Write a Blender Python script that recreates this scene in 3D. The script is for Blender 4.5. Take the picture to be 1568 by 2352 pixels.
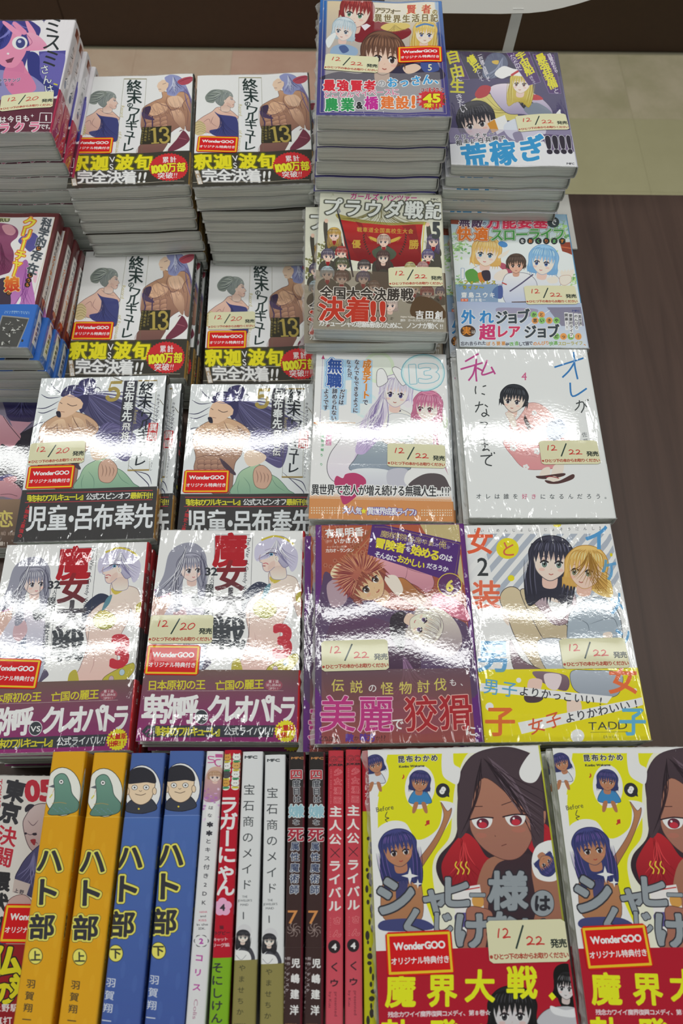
import bpy, math, random
import numpy as np
from math import sin, cos, pi, radians

# ---------------------------------------------------------------- camera, world, lights, exposure
SC = bpy.context.scene
COL = SC.collection
for _o in list(bpy.data.objects):
    bpy.data.objects.remove(_o)
rng = random.Random(7)
CAMZ = 1.45                      # height of the photographer's phone
TABLE = 0.75                     # height of the display table
from mathutils import Matrix
cam_d = bpy.data.cameras.new('camera'); cam = bpy.data.objects.new('camera', cam_d); COL.objects.link(cam)
cam_d.sensor_fit = 'VERTICAL'; cam_d.sensor_height = 36.0
cam_d.lens = 1690.0 / 2352.0 * 36.0
_pitch, _roll = 1.12461339, 0.01054624
_f = np.array([0, cos(_pitch), -sin(_pitch)]); _r = np.array([1.0, 0, 0]); _u = np.cross(_r, _f)
_r2 = cos(_roll) * _r + sin(_roll) * _u; _u2 = -sin(_roll) * _r + cos(_roll) * _u
cam.matrix_world = Matrix(((_r2[0], _u2[0], -_f[0], 0), (_r2[1], _u2[1], -_f[1], 0), (_r2[2], _u2[2], -_f[2], CAMZ), (0, 0, 0, 1)))
cam_d.clip_start = 0.02; cam_d.clip_end = 60
cam_d.dof.use_dof = True; cam_d.dof.focus_distance = 0.66; cam_d.dof.aperture_fstop = 9.0
SC.camera = cam

world = bpy.data.worlds.new('world'); SC.world = world; world.use_nodes = True
world.node_tree.nodes['Background'].inputs[0].default_value = (0.80, 0.83, 0.80, 1)
world.node_tree.nodes['Background'].inputs[1].default_value = 0.45

SC.view_settings.view_transform = 'Standard'; SC.view_settings.look = 'None'
SC.view_settings.gamma = 1.0; SC.view_settings.use_curve_mapping = False
SC.view_settings.exposure = -1.32

CEIL = 2.75
def area(name, x, y, sx, sy, power, z=CEIL - 0.06):
    d = bpy.data.lights.new(name, 'AREA'); d.shape = 'RECTANGLE'; d.size = sx; d.size_y = sy
    d.energy = power; d.color = (0.985, 1.0, 0.975)
    o = bpy.data.objects.new(name, d); COL.objects.link(o); o.location = (x, y, z)
    return o
# twin-tube ceiling fixtures of the shop, in rows running across the aisle
for _y, _x, _l in ((0.64, -0.1, 2.5), (0.79, -0.1, 2.5), (0.64, 2.6, 2.5), (0.79, 2.6, 2.5), (0.64, -2.8, 2.5), (0.79, -2.8, 2.5),
                   (1.47, -0.3, 2.5), (1.51, -0.3, 2.5), (4.3, 0.4, 2.5), (-1.1, 0.0, 2.5), (-1.1, 2.6, 2.5), (-1.1, -2.6, 2.5), (-2.6, 0.0, 2.5)):
    area('ceiling_tube_lamp', _x, _y, _l, 0.05, 17.0)

# ---------------------------------------------------------------- materials
def lin(c):
    return c / 12.92 if c <= 0.04045 else ((c + 0.055) / 1.055) ** 2.4
def hexlin(h):
    return tuple(lin(int(h[i:i + 2], 16) / 255) for i in (0, 2, 4)) + (1,)
def nmat(name):
    m = bpy.data.materials.new(name); m.use_nodes = True
    nt = m.node_tree; b = nt.nodes['Principled BSDF']
    return m, nt, b
def nd(nt, t, **kw):
    n = nt.nodes.new(t)
    for k, v in kw.items():
        if hasattr(n, k): setattr(n, k, v)
        else: n.inputs[k].default_value = v
    return n
def simple(name, hx, rough=0.6, coat=0.0, noise=0.0, nscale=30.0, bump=0.0):
    m, nt, b = nmat(name)
    b.inputs['Base Color'].default_value = hexlin(hx); b.inputs['Roughness'].default_value = rough
    b.inputs['Coat Weight'].default_value = coat; b.inputs['Coat Roughness'].default_value = 0.1
    tc = nd(nt, 'ShaderNodeTexCoord'); no = nd(nt, 'ShaderNodeTexNoise', Scale=nscale, Detail=4.0)
    nt.links.new(tc.outputs['Object'], no.inputs['Vector'])
    if noise:
        mx = nd(nt, 'ShaderNodeMixRGB', blend_type='MULTIPLY'); mx.inputs[0].default_value = noise
        mx.inputs[1].default_value = hexlin(hx); nt.links.new(no.outputs[0], mx.inputs[2]); nt.links.new(mx.outputs[0], b.inputs['Base Color'])
    if bump:
        bp = nd(nt, 'ShaderNodeBump', Strength=bump, Distance=0.001)
        nt.links.new(no.outputs[0], bp.inputs['Height']); nt.links.new(bp.outputs[0], b.inputs['Normal'])
    return m

def wrap_bump(nt, strength, seed):
    """bump of taut shrink film: long soft waves, fine crinkles that gather at the heat-sealed ends"""
    tc = nd(nt, 'ShaderNodeTexCoord')
    mp = nd(nt, 'ShaderNodeMapping'); mp.inputs['Location'].default_value = (seed * 1.37, seed * 0.71, 0)
    nt.links.new(tc.outputs['Object'], mp.inputs['Vector'])
    oi = nd(nt, 'ShaderNodeObjectInfo')
    ad = nd(nt, 'ShaderNodeVectorMath', operation='MULTIPLY_ADD')
    cb = nd(nt, 'ShaderNodeCombineXYZ'); nt.links.new(oi.outputs['Random'], cb.inputs[0]); nt.links.new(oi.outputs['Random'], cb.inputs[1])
    nt.links.new(cb.outputs[0], ad.inputs[0]); ad.inputs[1].default_value = (3.1, 5.3, 0); nt.links.new(mp.outputs[0], ad.inputs[2])
    big = nd(nt, 'ShaderNodeTexNoise', Scale=10.0, Detail=0.0, Distortion=0.25); nt.links.new(ad.outputs[0], big.inputs['Vector'])
    fine = nd(nt, 'ShaderNodeTexNoise', Scale=420.0, Detail=2.0); nt.links.new(ad.outputs[0], fine.inputs['Vector'])
    st = nd(nt, 'ShaderNodeMapping'); st.inputs['Scale'].default_value = (170, 30, 60); st.inputs['Rotation'].default_value = (0, 0, 0.35)
    nt.links.new(ad.outputs[0], st.inputs['Vector'])
    crk = nd(nt, 'ShaderNodeTexNoise', Scale=1.0, Detail=2.0, Distortion=0.8); nt.links.new(st.outputs[0], crk.inputs['Vector'])
    sep = nd(nt, 'ShaderNodeSeparateXYZ'); nt.links.new(tc.outputs['Object'], sep.inputs[0])
    ay = nd(nt, 'ShaderNodeMath', operation='ABSOLUTE'); nt.links.new(sep.outputs[1], ay.inputs[0])
    ey = nd(nt, 'ShaderNodeMapRange'); ey.inputs[1].default_value = 0.070; ey.inputs[2].default_value = 0.091; nt.links.new(ay.outputs[0], ey.inputs[0])
    ax = nd(nt, 'ShaderNodeMath', operation='ABSOLUTE'); nt.links.new(sep.outputs[0], ax.inputs[0])
    ex = nd(nt, 'ShaderNodeMapRange'); ex.inputs[1].default_value = 0.052; ex.inputs[2].default_value = 0.064; ex.inputs[4].default_value = 0.6; nt.links.new(ax.outputs[0], ex.inputs[0])
    e = nd(nt, 'ShaderNodeMath', operation='MAXIMUM'); nt.links.new(ey.outputs[0], e.inputs[0]); nt.links.new(ex.outputs[0], e.inputs[1])
    e2 = nd(nt, 'ShaderNodeMath', operation='MULTIPLY_ADD'); nt.links.new(e.outputs[0], e2.inputs[0]); e2.inputs[1].default_value = 0.8; e2.inputs[2].default_value = 0.007
    ck = nd(nt, 'ShaderNodeMath', operation='MULTIPLY'); nt.links.new(crk.outputs[0], ck.inputs[0]); nt.links.new(e2.outputs[0], ck.inputs[1])
    b1 = nd(nt, 'ShaderNodeBump', Strength=1.0, Distance=0.0013 * strength); nt.links.new(big.outputs[0], b1.inputs['Height'])
    b2 = nd(nt, 'ShaderNodeBump', Strength=1.0, Distance=0.00002 * strength); nt.links.new(fine.outputs[0], b2.inputs['Height']); nt.links.new(b1.outputs[0], b2.inputs['Normal'])
    b3 = nd(nt, 'ShaderNodeBump', Strength=1.0, Distance=0.0016 * strength); nt.links.new(ck.outputs[0], b3.inputs['Height']); nt.links.new(b2.outputs[0], b3.inputs['Normal'])
    return b3.outputs[0]

_pm = {}
def print_mat(name, img, gloss=1.0, strength=1.0):
    m, nt, b = nmat(name)
    ti = nd(nt, 'ShaderNodeTexImage'); ti.image = img; ti.extension = 'EXTEND'
    nt.links.new(ti.outputs[0], b.inputs['Base Color'])
    b.inputs['Roughness'].default_value = 0.55; b.inputs['Specular IOR Level'].default_value = 0.2
    b.inputs['Coat Weight'].default_value = gloss; b.inputs['Coat Roughness'].default_value = 0.045; b.inputs['Coat IOR'].default_value = 1.6
    nt.links.new(wrap_bump(nt, strength, len(bpy.data.materials)), b.inputs['Coat Normal'])
    return m

def page_mat():
    m, nt, b = nmat('paper_edges')
    tc = nd(nt, 'ShaderNodeTexCoord'); oi = nd(nt, 'ShaderNodeObjectInfo')
    mp = nd(nt, 'ShaderNodeMapping'); mp.inputs['Scale'].default_value = (9, 9, 900)
    cb = nd(nt, 'ShaderNodeVectorMath', operation='ADD')
    nt.links.new(tc.outputs['Object'], cb.inputs[0]); nt.links.new(oi.outputs['Random'], cb.inputs[1]); nt.links.new(cb.outputs[0], mp.inputs[0])
    no = nd(nt, 'ShaderNodeTexNoise', Scale=1.0, Detail=3.0, Distortion=0.3); nt.links.new(mp.outputs[0], no.inputs['Vector'])
    cr = nd(nt, 'ShaderNodeValToRGB'); cr.color_ramp.elements[0].position = 0.3; cr.color_ramp.elements[1].position = 0.7
    cr.color_ramp.elements[0].color = hexlin('b4bab4'); cr.color_ramp.elements[1].color = hexlin('e2e6de')
    nt.links.new(no.outputs[0], cr.inputs[0]); nt.links.new(cr.outputs[0], b.inputs['Base Color'])
    b.inputs['Roughness'].default_value = 0.7
    b.inputs['Coat Weight'].default_value = 0.8; b.inputs['Coat Roughness'].default_value = 0.18
    n2 = nd(nt, 'ShaderNodeTexNoise', Scale=140.0, Detail=3.0, Distortion=1.0); nt.links.new(cb.outputs[0], n2.inputs['Vector'])
    bp = nd(nt, 'ShaderNodeBump', Strength=0.9, Distance=0.0012); nt.links.new(n2.outputs[0], bp.inputs['Height'])
    nt.links.new(bp.outputs[0], b.inputs['Coat Normal'])
    b2 = nd(nt, 'ShaderNodeBump', Strength=0.6, Distance=0.0004); nt.links.new(no.outputs[0], b2.inputs['Height']); nt.links.new(b2.outputs[0], b.inputs['Normal'])
    return m
PAGES = page_mat()
INNER = simple('cover_lining', 'd6d6d2', 0.6)

def film_mat():
    m, nt, b = nmat('shrink_film')
    b.inputs['Base Color'].default_value = (0.85, 0.85, 0.84, 1); b.inputs['Roughness'].default_value = 0.12
    b.inputs['Alpha'].default_value = 0.28; b.inputs['IOR'].default_value = 1.5
    tc = nd(nt, 'ShaderNodeTexCoord'); no = nd(nt, 'ShaderNodeTexNoise', Scale=260.0, Detail=3.0)
    nt.links.new(tc.outputs['Object'], no.inputs['Vector'])
    bp = nd(nt, 'ShaderNodeBump', Strength=1.0, Distance=0.002); nt.links.new(no.outputs[0], bp.inputs['Height']); nt.links.new(bp.outputs[0], b.inputs['Normal'])
    return m
FILM = film_mat()

#@@RASTER
# ---------------------------------------------------------------- drawing of the printed sheets
TONE = 1.2
def ink(h):
    out = []
    for i in (0, 2, 4):
        l = lin(int(h[i:i + 2], 16) / 255)
        l = max(0.0, l - 0.006) * TONE
        out.append(min(0.93, 12.92 * l if l <= 0.0031308 else 1.055 * l ** (1 / 2.4) - 0.055))
    return np.array(out, np.float32)

class Glyphs:
    def __init__(s): s.d = {}; s.want = set()
    def build(s, chars):
        chars = sorted(set(c for c in chars if c not in s.d and c not in ' \n'))
        if not chars: return
        cu = bpy.data.curves.new('lettering', 'FONT'); cu.body = '\n'.join(chars); cu.space_line = 3; cu.resolution_u = 3
        o = bpy.data.objects.new('lettering', cu); COL.objects.link(o)
        me = bpy.data.meshes.new_from_object(o.evaluated_get(bpy.context.evaluated_depsgraph_get()))
        v = np.empty(len(me.vertices) * 3, np.float32); me.vertices.foreach_get('co', v); v = v.reshape(-1, 3)[:, :2]
        t = np.empty(len(me.loops), np.int32); me.loops.foreach_get('vertex_index', t)
        n = len(t) // 3; t = t[:n * 3].reshape(-1, 3); tri = v[t]
        a = tri[:, 1] - tri[:, 0]; b = tri[:, 2] - tri[:, 0]
        fl = (a[:, 0] * b[:, 1] - a[:, 1] * b[:, 0]) < 0
        tri[fl] = tri[fl][:, ::-1]
        row = np.round(-tri[:, :, 1].mean(1) / 3.0 + 0.12).astype(int)
        for i, c in enumerate(chars):
            g = tri[row == i].copy(); g[:, :, 1] += 3.0 * i
            if not len(g): s.d[c] = (g, 0.5); continue
            if ord(c) > 0x2000: ctr, wd = 0.5, 1.0
            else:
                x0, x1 = (g[:, :, 0].min(), g[:, :, 0].max()) if len(g) else (0, 0.2)
                ctr, wd = (x0 + x1) / 2, (x1 - x0) + 0.07
            if c in '※‼': ctr, wd = (g[:, :, 0].min() + g[:, :, 0].max()) / 2, 1.0
            g[:, :, 0] -= ctr; g[:, :, 1] -= 0.37
            s.d[c] = (g, wd)
        bpy.data.objects.remove(o); bpy.data.meshes.remove(me); bpy.data.curves.remove(cu)
GL = Glyphs()

def homog(q, rect):
    x0, y0, x1, y1 = rect
    dst = [(x0, y0), (x1, y0), (x1, y1), (x0, y1)]
    A = []; B = []
    for (x, y), (u, v) in zip(q, dst):
        A.append([x, y, 1, 0, 0, 0, -u * x, -u * y]); B.append(u)
        A.append([0, 0, 0, x, y, 1, -v * x, -v * y]); B.append(v)
    return np.append(np.linalg.solve(np.array(A, float), np.array(B, float)), 1).reshape(3, 3)

def smooth(pts, closed=True, k=6):
    p = np.array(pts, float); n = len(p); out = []
    idx = (lambda i: i % n) if closed else (lambda i: min(max(i, 0), n - 1))
    for i in range(n if closed else n - 1):
        a, b, c, d = p[idx(i - 1)], p[i], p[idx(i + 1)], p[idx(i + 2)]
        for t in np.linspace(0, 1, k, endpoint=False):
            out.append(0.5 * ((2 * b) + (-a + c) * t + (2 * a - 5 * b + 4 * c - d) * t * t + (-a + 3 * b - 3 * c + d) * t ** 3))
    if not closed: out.append(p[-1])
    return np.array(out)

SUB = 3
class Sheet:
    """a printed sheet: front (w mm) followed by the spine (t mm); drawn in traced-sheet units through a homography"""
    def __init__(s, w, t, h, ppm, base):
        s.w, s.t, s.h, s.ppm = w, t, h, ppm
        s.W = int(round((w + t) * ppm)); s.H = int(round(h * ppm))
        s.a = np.empty((s.H, s.W, 3), np.float32); s.a[:] = ink(base)
        s.M = np.eye(3); s.clip = (0, 0, s.W, s.H)
    def mm(s): s.M = np.eye(3); s.clip = (0, 0, s.W, s.H); return s
    def front(s, *q):
        s.M = homog(q, (0, 0, s.w, s.h)); s.clip = (0, 0, int(s.w * s.ppm), s.H); return s
    def quad(s, q, rect): s.M = homog(q, rect); s.clip = (0, 0, s.W, s.H); return s
    def tomm(s, x, y):
        v = s.M @ np.array([x, y, 1.0]); return v[0] / v[2], v[1] / v[2]
    def tf(s, p):
        p = np.asarray(p, float); sh = p.shape; p = p.reshape(-1, 2)
        q = np.c_[p, np.ones(len(p))] @ s.M.T
        return (q[:, :2] / q[:, 2:3] * s.ppm).reshape(sh)
    def scale(s, x, y):
        a, b, c = s.tf([(x, y), (x + 1, y), (x, y + 1)])
        return math.sqrt(abs((b - a)[0] * (c - a)[1] - (b - a)[1] * (c - a)[0]))
    def cover(s, polys, pad=0):
        """coverage of a set of closed polygons (canvas pixels); returns mask and its origin"""
        allp = np.concatenate([p.reshape(-1, 2) for p in polys])
        cx0, cy0, cx1, cy1 = s.clip
        x0 = int(max(cx0, math.floor(allp[:, 0].min()) - pad - 1)); x1 = int(min(cx1, math.ceil(allp[:, 0].max()) + pad + 2))
        y0 = int(max(cy0, math.floor(allp[:, 1].min()) - pad - 1)); y1 = int(min(cy1, math.ceil(allp[:, 1].max()) + pad + 2))
        if x1 <= x0 or y1 <= y0: return None
        w, h = x1 - x0, (y1 - y0)
        acc = np.zeros((h * SUB, w + 2), np.float32)
        E = np.concatenate([np.concatenate([p[..., :, :], np.roll(p, -1, axis=-2)], -1).reshape(-1, 4) for p in polys])
        E = E - [x0, y0, x0, y0]
        up = E[:, 1] > E[:, 3]; sg = np.where(up, -1.0, 1.0)
        E[up] = E[up][:, [2, 3, 0, 1]]
        r0 = np.ceil(E[:, 1] * SUB - 0.5).astype(int); r1 = np.ceil(E[:, 3] * SUB - 0.5).astype(int)
        r0 = np.clip(r0, 0, h * SUB); r1 = np.clip(r1, 0, h * SUB)
        cnt = r1 - r0; k = cnt > 0; E, sg, r0, cnt = E[k], sg[k], r0[k], cnt[k]
        if len(E) == 0: return None
        ei = np.repeat(np.arange(len(E)), cnt)
        off = np.arange(cnt.sum()) - np.repeat(np.cumsum(cnt) - cnt, cnt)
        row = r0[ei] + off
        yy = (row + 0.5) / SUB
        x = E[ei, 0] + (yy - E[ei, 1]) * (E[ei, 2] - E[ei, 0]) / (E[ei, 3] - E[ei, 1])
        x = np.clip(x, 0, w + 0.999); ix = np.floor(x).astype(int); fr = x - ix
        np.add.at(acc, (row, ix), sg[ei] * (1 - fr)); np.add.at(acc, (row, np.minimum(ix + 1, w + 1)), sg[ei] * fr)
        m = np.clip(np.abs(np.cumsum(acc, 1)[:, :w]), 0, 1).reshape(h, SUB, w).mean(1)
        return m, x0, y0
    def comp(s, m, x0, y0, col, al=1.0):
        h, w = m.shape
        if isinstance(col, tuple):
            if len(col) == 3 and col[2] == 'h': g = np.linspace(0, 1, w)[None, :, None]
            else: g = np.linspace(0, 1, h)[:, None, None]
            c = ink(col[0]) * (1 - g) + ink(col[1]) * g
        else: c = ink(col)
        v = s.a[y0:y0 + h, x0:x0 + w]; mm_ = (m * al)[..., None]
        v += (c - v) * mm_
    def _fill(s, pts, col, al=1.0):
        r = s.cover([s.tf(pts)])
        if r: s.comp(*r, col, al)
    def P(s, col, *pts, al=1.0): s._fill(np.array(pts, float), col, al); return s
    def R(s, col, x0, y0, x1, y1, al=1.0): return s.P(col, (x0, y0), (x1, y0), (x1, y1), (x0, y1), al=al)
    def B(s, col, *pts, o=None, ow=2, al=1.0):
        q = smooth(pts)
        s._fill(q, col, al)
        if o: s._stroke(np.vstack([q, q[:1]]), o, ow, False)
        return s
    def E(s, col, x, y, rx, ry=None, rot=0, al=1.0, o=None, ow=2):
        ry = rx if ry is None else ry; t = np.linspace(0, 2 * pi, 28, endpoint=False)
        a, b = rx * np.cos(t), ry * np.sin(t); c_, s_ = cos(rot), sin(rot)
        q = np.c_[x + a * c_ - b * s_, y + a * s_ + b * c_]; s._fill(q, col, al)
        if o: s._stroke(np.vstack([q, q[:1]]), o, ow, False)
        return s
    def _stroke(s, q, col, w, taper, al=1.0):
        d = np.gradient(q, axis=0); d /= np.maximum(np.hypot(d[:, 0], d[:, 1]), 1e-9)[:, None]
        nrm = np.c_[-d[:, 1], d[:, 0]]; t = np.linspace(0, 1, len(q))
        wd = (np.sin(pi * np.clip(t, 0.02, 0.98)) ** 0.7 if taper == 2 else (1 - 0.9 * t) if taper else np.ones(len(q)))[:, None] * w / 2
        a, b = s.tf(q + nrm * wd), s.tf(q - nrm * wd)
        quads = np.stack([a[:-1], a[1:], b[1:], b[:-1]], 1)
        ar = ((quads[:, 0, 0] - quads[:, 2, 0]) * (quads[:, 1, 1] - quads[:, 3, 1]) - (quads[:, 1, 0] - quads[:, 3, 0]) * (quads[:, 0, 1] - quads[:, 2, 1]))
        quads[ar < 0] = quads[ar < 0][:, ::-1]
        r = s.cover([quads])
        if r: s.comp(*r, col, al)
    def L(s, col, w, *pts, sm=True, tp=0, al=1.0):
        q = smooth(pts, False, 5) if (sm and len(pts) > 2) else np.array(pts, float)
        s._stroke(q, col, w, tp, al); return s
    def box(s, col, w, *pts):
        for a, b in zip(pts, pts[1:] + pts[:1]): s.L(col, w, a, b)
        return s
    def burst(s, col, x, y, rx, ry, n=26, k=0.9, rot=0):
        q = []
        for i in range(2 * n):
            r = 1 if i % 2 == 0 else k; a = rot + pi * i / n; q.append((x + r * rx * cos(a), y + r * ry * sin(a)))
        return s.P(col, *q)
    def hairs(s, col, w, root, ends, n=12, bend=0.15, al=0.8, seed=1):
        """n tapered strands from around root to points along the polyline ends"""
        r_ = random.Random(seed); e = np.array(ends, float)
        for i in range(n):
            t = i / max(1, n - 1) * (len(e) - 1); j = min(int(t), len(e) - 2); p = e[j] + (e[j + 1] - e[j]) * (t - j)
            a = np.array(root, float) + (p - np.array(root)) * 0.12 * r_.random()
            mid = (a + p) / 2; d = p - a; mid = mid + np.array([-d[1], d[0]]) * bend * (r_.random() * 0.6 + 0.4) * (1 if t > (len(e) - 1) / 2 else -1)
            s.L(col, w * (0.6 + 0.8 * r_.random()), tuple(a), tuple(mid), tuple(p), tp=2, al=al)
        return s
    def T(s, txt, p0, p1=None, size=10, col='000000', b=0.0, sx=1.0, o=(), m=None, rot=0.0, sk=0.0, al=1.0):
        GL.build(txt)
        p0 = np.array(p0, float); p1 = p0 if p1 is None else np.array(p1, float)
        d = p1 - p0; L = np.hypot(*d); chars = list(txt)
        if m is None: m = 'v' if abs(d[1]) > abs(d[0]) and len(chars) > 1 else 'h'
        dn = d / L if L > 0 else (np.array([1.0, 0]) if m == 'h' else np.array([0, 1.0]))
        if m == 'v': down = dn; right = np.array([dn[1], -dn[0]])
        else: right = dn; down = np.array([-dn[1], dn[0]])
        if m == 'u': right, down = np.array([1.0, 0]), np.array([0, 1.0])
        cr, sr = cos(rot), sin(rot)
        right, down = right * cr + down * sr, -right * sr + down * cr
        asc = all(ord(c) < 0x250 for c in chars) and m == 'h' and L > 0
        pos = []; fx = sx
        if asc:
            ws = [0.28 if c == ' ' else GL.d[c][1] for c in chars]; tot = sum(ws) * size; fx = L / tot; x = 0
            for w_ in ws: pos.append(p0 + dn * (x + w_ / 2) * size * fx); x += w_
        else:
            n = len(chars)
            for i in range(n): pos.append(p0 + d * (i / (n - 1) if n > 1 else 0))
        tris = []
        for c, p in zip(chars, pos):
            if c == ' ': continue
            g = GL.d[c][0]
            if not len(g): continue
            gx, gy = g[:, :, 0], -g[:, :, 1]
            if m == 'v' and c in 'ー…〜~―[]{}【】()「」『』': gx, gy = -gy, gx
            if m == 'v' and c in '、。': gx, gy = gx + 0.55, gy - 0.55
            gx = gx * fx + gy * -sk
            tris.append(p[None, None] + gx[..., None] * right * size + gy[..., None] * down * size)
        if not tris: return s
        tr = s.tf(np.concatenate(tris))
        ar = (tr[:, 1, 0] - tr[:, 0, 0]) * (tr[:, 2, 1] - tr[:, 0, 1]) - (tr[:, 1, 1] - tr[:, 0, 1]) * (tr[:, 2, 0] - tr[:, 0, 0])
        tr[ar < 0] = tr[ar < 0][:, ::-1]
        k = s.scale(*p0) * size
        rmax = max([0] + [r for r, _ in o]) + b
        r = s.cover([tr], pad=int(rmax * k) + 2)
        if not r: return s
        m0, x0, y0 = r
        for rr, cc in sorted(o, key=lambda q: -q[0]): s.comp(dilate(m0, (rr + b) * k), x0, y0, cc, al)
        s.comp(dilate(m0, b * k) if b else m0, x0, y0, col, al)
        return s
    def image(s, name):
        im = bpy.data.images.new(name, s.W, s.H, alpha=False)
        buf = np.ones((s.H, s.W, 4), np.float32); buf[..., :3] = s.a[::-1]
        im.pixels.foreach_set(buf.ravel()); im.update(); im.pack()
        return im

def dilate(m, r):
    if r <= 0.05: return m
    m = m.copy(); i = 0
    def step(a, diag):
        b = a.copy()
        b[1:] = np.maximum(b[1:], a[:-1]); b[:-1] = np.maximum(b[:-1], a[1:])
        c = b if diag else a
        d = b.copy()
        d[:, 1:] = np.maximum(d[:, 1:], c[:, :-1]); d[:, :-1] = np.maximum(d[:, :-1], c[:, 1:])
        return d
    while r >= 1: m = step(m, i % 2 == 1); i += 1; r -= 1
    if r > 0.05: n = step(m, False); m = m + (n - m) * r
    return m

# ------------------------------------------------ plain generic people used as stand-ins for the printed artwork
def mixh(a, b, t): return ''.join('%02x' % int(round(int(a[i:i + 2], 16) * (1 - t) + int(b[i:i + 2], 16) * t)) for i in (0, 2, 4))
def person(S, x, y, r, skin, hair, style='short', rot=0.0, look=0.0, hi=None, dk=None, eye='3a3a4a', seed=1, mouth='a05048', flip=1, face=True, detail=1):
    """generic head: hair mass, face, fringe with strands; (x, y) centre, r radius, in sheet units"""
    c_, s_ = cos(rot), sin(rot)
    def X(*p): return [(x + r * (flip * a * c_ - b * s_), y + r * (flip * a * s_ + b * c_)) for a, b in p]
    dk = dk or hair; hi = hi or hair; rr = random.Random(seed)
    base = (mixh(hair, dk, .12), mixh(hair, dk, .45)); sk2 = mixh(skin, 'a06858', .28)
    top = [(-1.0, .15), (-1.02, -.45), (-.62, -.98), (0, -1.15), (.62, -.98), (1.02, -.45), (1.0, .15)]
    if style == 'long': S.B(base, *X(*top, (1.15, 1.2), (.9, 2.1), (.3, 1.7), (-.3, 1.7), (-.9, 2.1), (-1.15, 1.2)), o=dk, ow=r * .03)
    elif style == 'bob': S.B(base, *X(*top, (1.02, .7), (.6, .85), (-.6, .85), (-1.02, .7)), o=dk, ow=r * .03)
    else: S.B(base, *X(*top, (.85, .35), (.5, .5), (-.5, .5), (-.85, .35)), o=dk, ow=r * .03)
    for i in range(14):                          # ragged ends of the hair mass
        u = -1 + 2 * i / 13; yb = dict(long=1.7, bob=.75).get(style, .35)
        if style == 'short' and abs(u) < .7: continue
        S.P(base[1], *X((u - .09, yb - .3), (u + .09, yb - .3), (u * 1.04 + rr.uniform(-.05, .05), yb + rr.uniform(.1, .35))))
    S.B(sk2, *X((-.27, .5), (.27, .5), (.3, 1.2), (-.3, 1.2)))
    S.B((skin, mixh(skin, sk2, .4)), *X((-.74, -.3), (-.72, .28), (-.48, .66), (0, .92), (.48, .66), (.72, .28), (.74, -.3), (0, -.7)), o=mixh(dk, skin, .25), ow=r * .03)
    S.B(sk2, *X((-.7, -.3), (-.4, .02), (0, -.08), (.4, .02), (.7, -.3), (0, -.6)), al=.6)
    lk = look * .2
    if face:
        for sx_ in (-1, 1):
            ex = sx_ * .33 + lk; k = 1 - .16 * (look * sx_ > 0) * abs(look)
            S.E('f2f0ee', *X((ex, .17))[0], r * .165 * k, r * .15, rot)
            S.E(mixh(eye, '181420', .45), *X((ex + look * .03, .17))[0], r * .115 * k, r * .15, rot); S.E(eye, *X((ex + look * .03, .22))[0], r * .085 * k, r * .085, rot)
            S.E('141018', *X((ex + look * .03, .17))[0], r * .045, r * .06, rot); S.E('ffffff', *X((ex - .04, .1))[0], r * .034)
            S.L('2c2226', r * .065, *X((ex - .19, .12), (ex - .02, .0), (ex + .19, .09)))
            S.L(mixh(dk, skin, .2), r * .035, *X((ex - .16, -.14), (ex, -.2), (ex + .16, -.15)))
            S.E('d88478', *X((ex + sx_ * .1, .42))[0], r * .14, r * .07, rot, al=.28)
        S.L(mouth, r * .045, *X((lk - .1, .6), (lk, .64), (lk + .1, .6))); S.L(sk2, r * .035, *X((lk + .02, .36), (lk - .03, .42)))
    n = 8; zz = []
    for i in range(n * 2 + 1):
        t = 1 - i / (n * 2); zz.append((-.9 + 1.8 * t, (.1 if i % 2 == 0 else -.38) + .16 * rr.random() - .1 * (1 - abs(2 * t - 1)) + (.25 if i in (0, n * 2) else 0)))
    fr = [(-.98, .3), (-.95, -.4), (-.6, -.95), (0, -1.12), (.6, -.95), (.95, -.4), (.98, .3)]
    S.P((mixh(hair, hi, .1), mixh(hair, dk, .2)), *[tuple(v) for v in smooth(X(*fr), False, 4)], *X(*zz))
    for i in range(26):
        u = -.95 + 1.9 * i / 25 + rr.uniform(-.04, .04); ye = -.12 + .25 * abs(u) + rr.uniform(-.15, .1); st = rr.uniform(.0, .35)
        S.L(dk, r * rr.uniform(.02, .045), *X((u * .4, -1.0 + st * .3), (u * .85, -.68), (u, ye)), tp=2, al=.65)
    for i in range(11):
        u = -.8 + 1.6 * i / 10 + rr.uniform(-.05, .05); S.L(hi, r * rr.uniform(.035, .07), *X((u * .75, -.82), (u * .9, -.62), (u * .97, -.42)), tp=2, al=.6)
    if style == 'long':
        for sx_ in (-1, 1):
            for i in range(8):
                u = .62 + .07 * i; S.L(dk if i % 3 else hi, r * .045, *X((sx_ * (u + .1), 0), (sx_ * (u + .08), .8), (sx_ * (u - .05), 1.5 + .4 * rr.random())), tp=2, al=.6)

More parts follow.
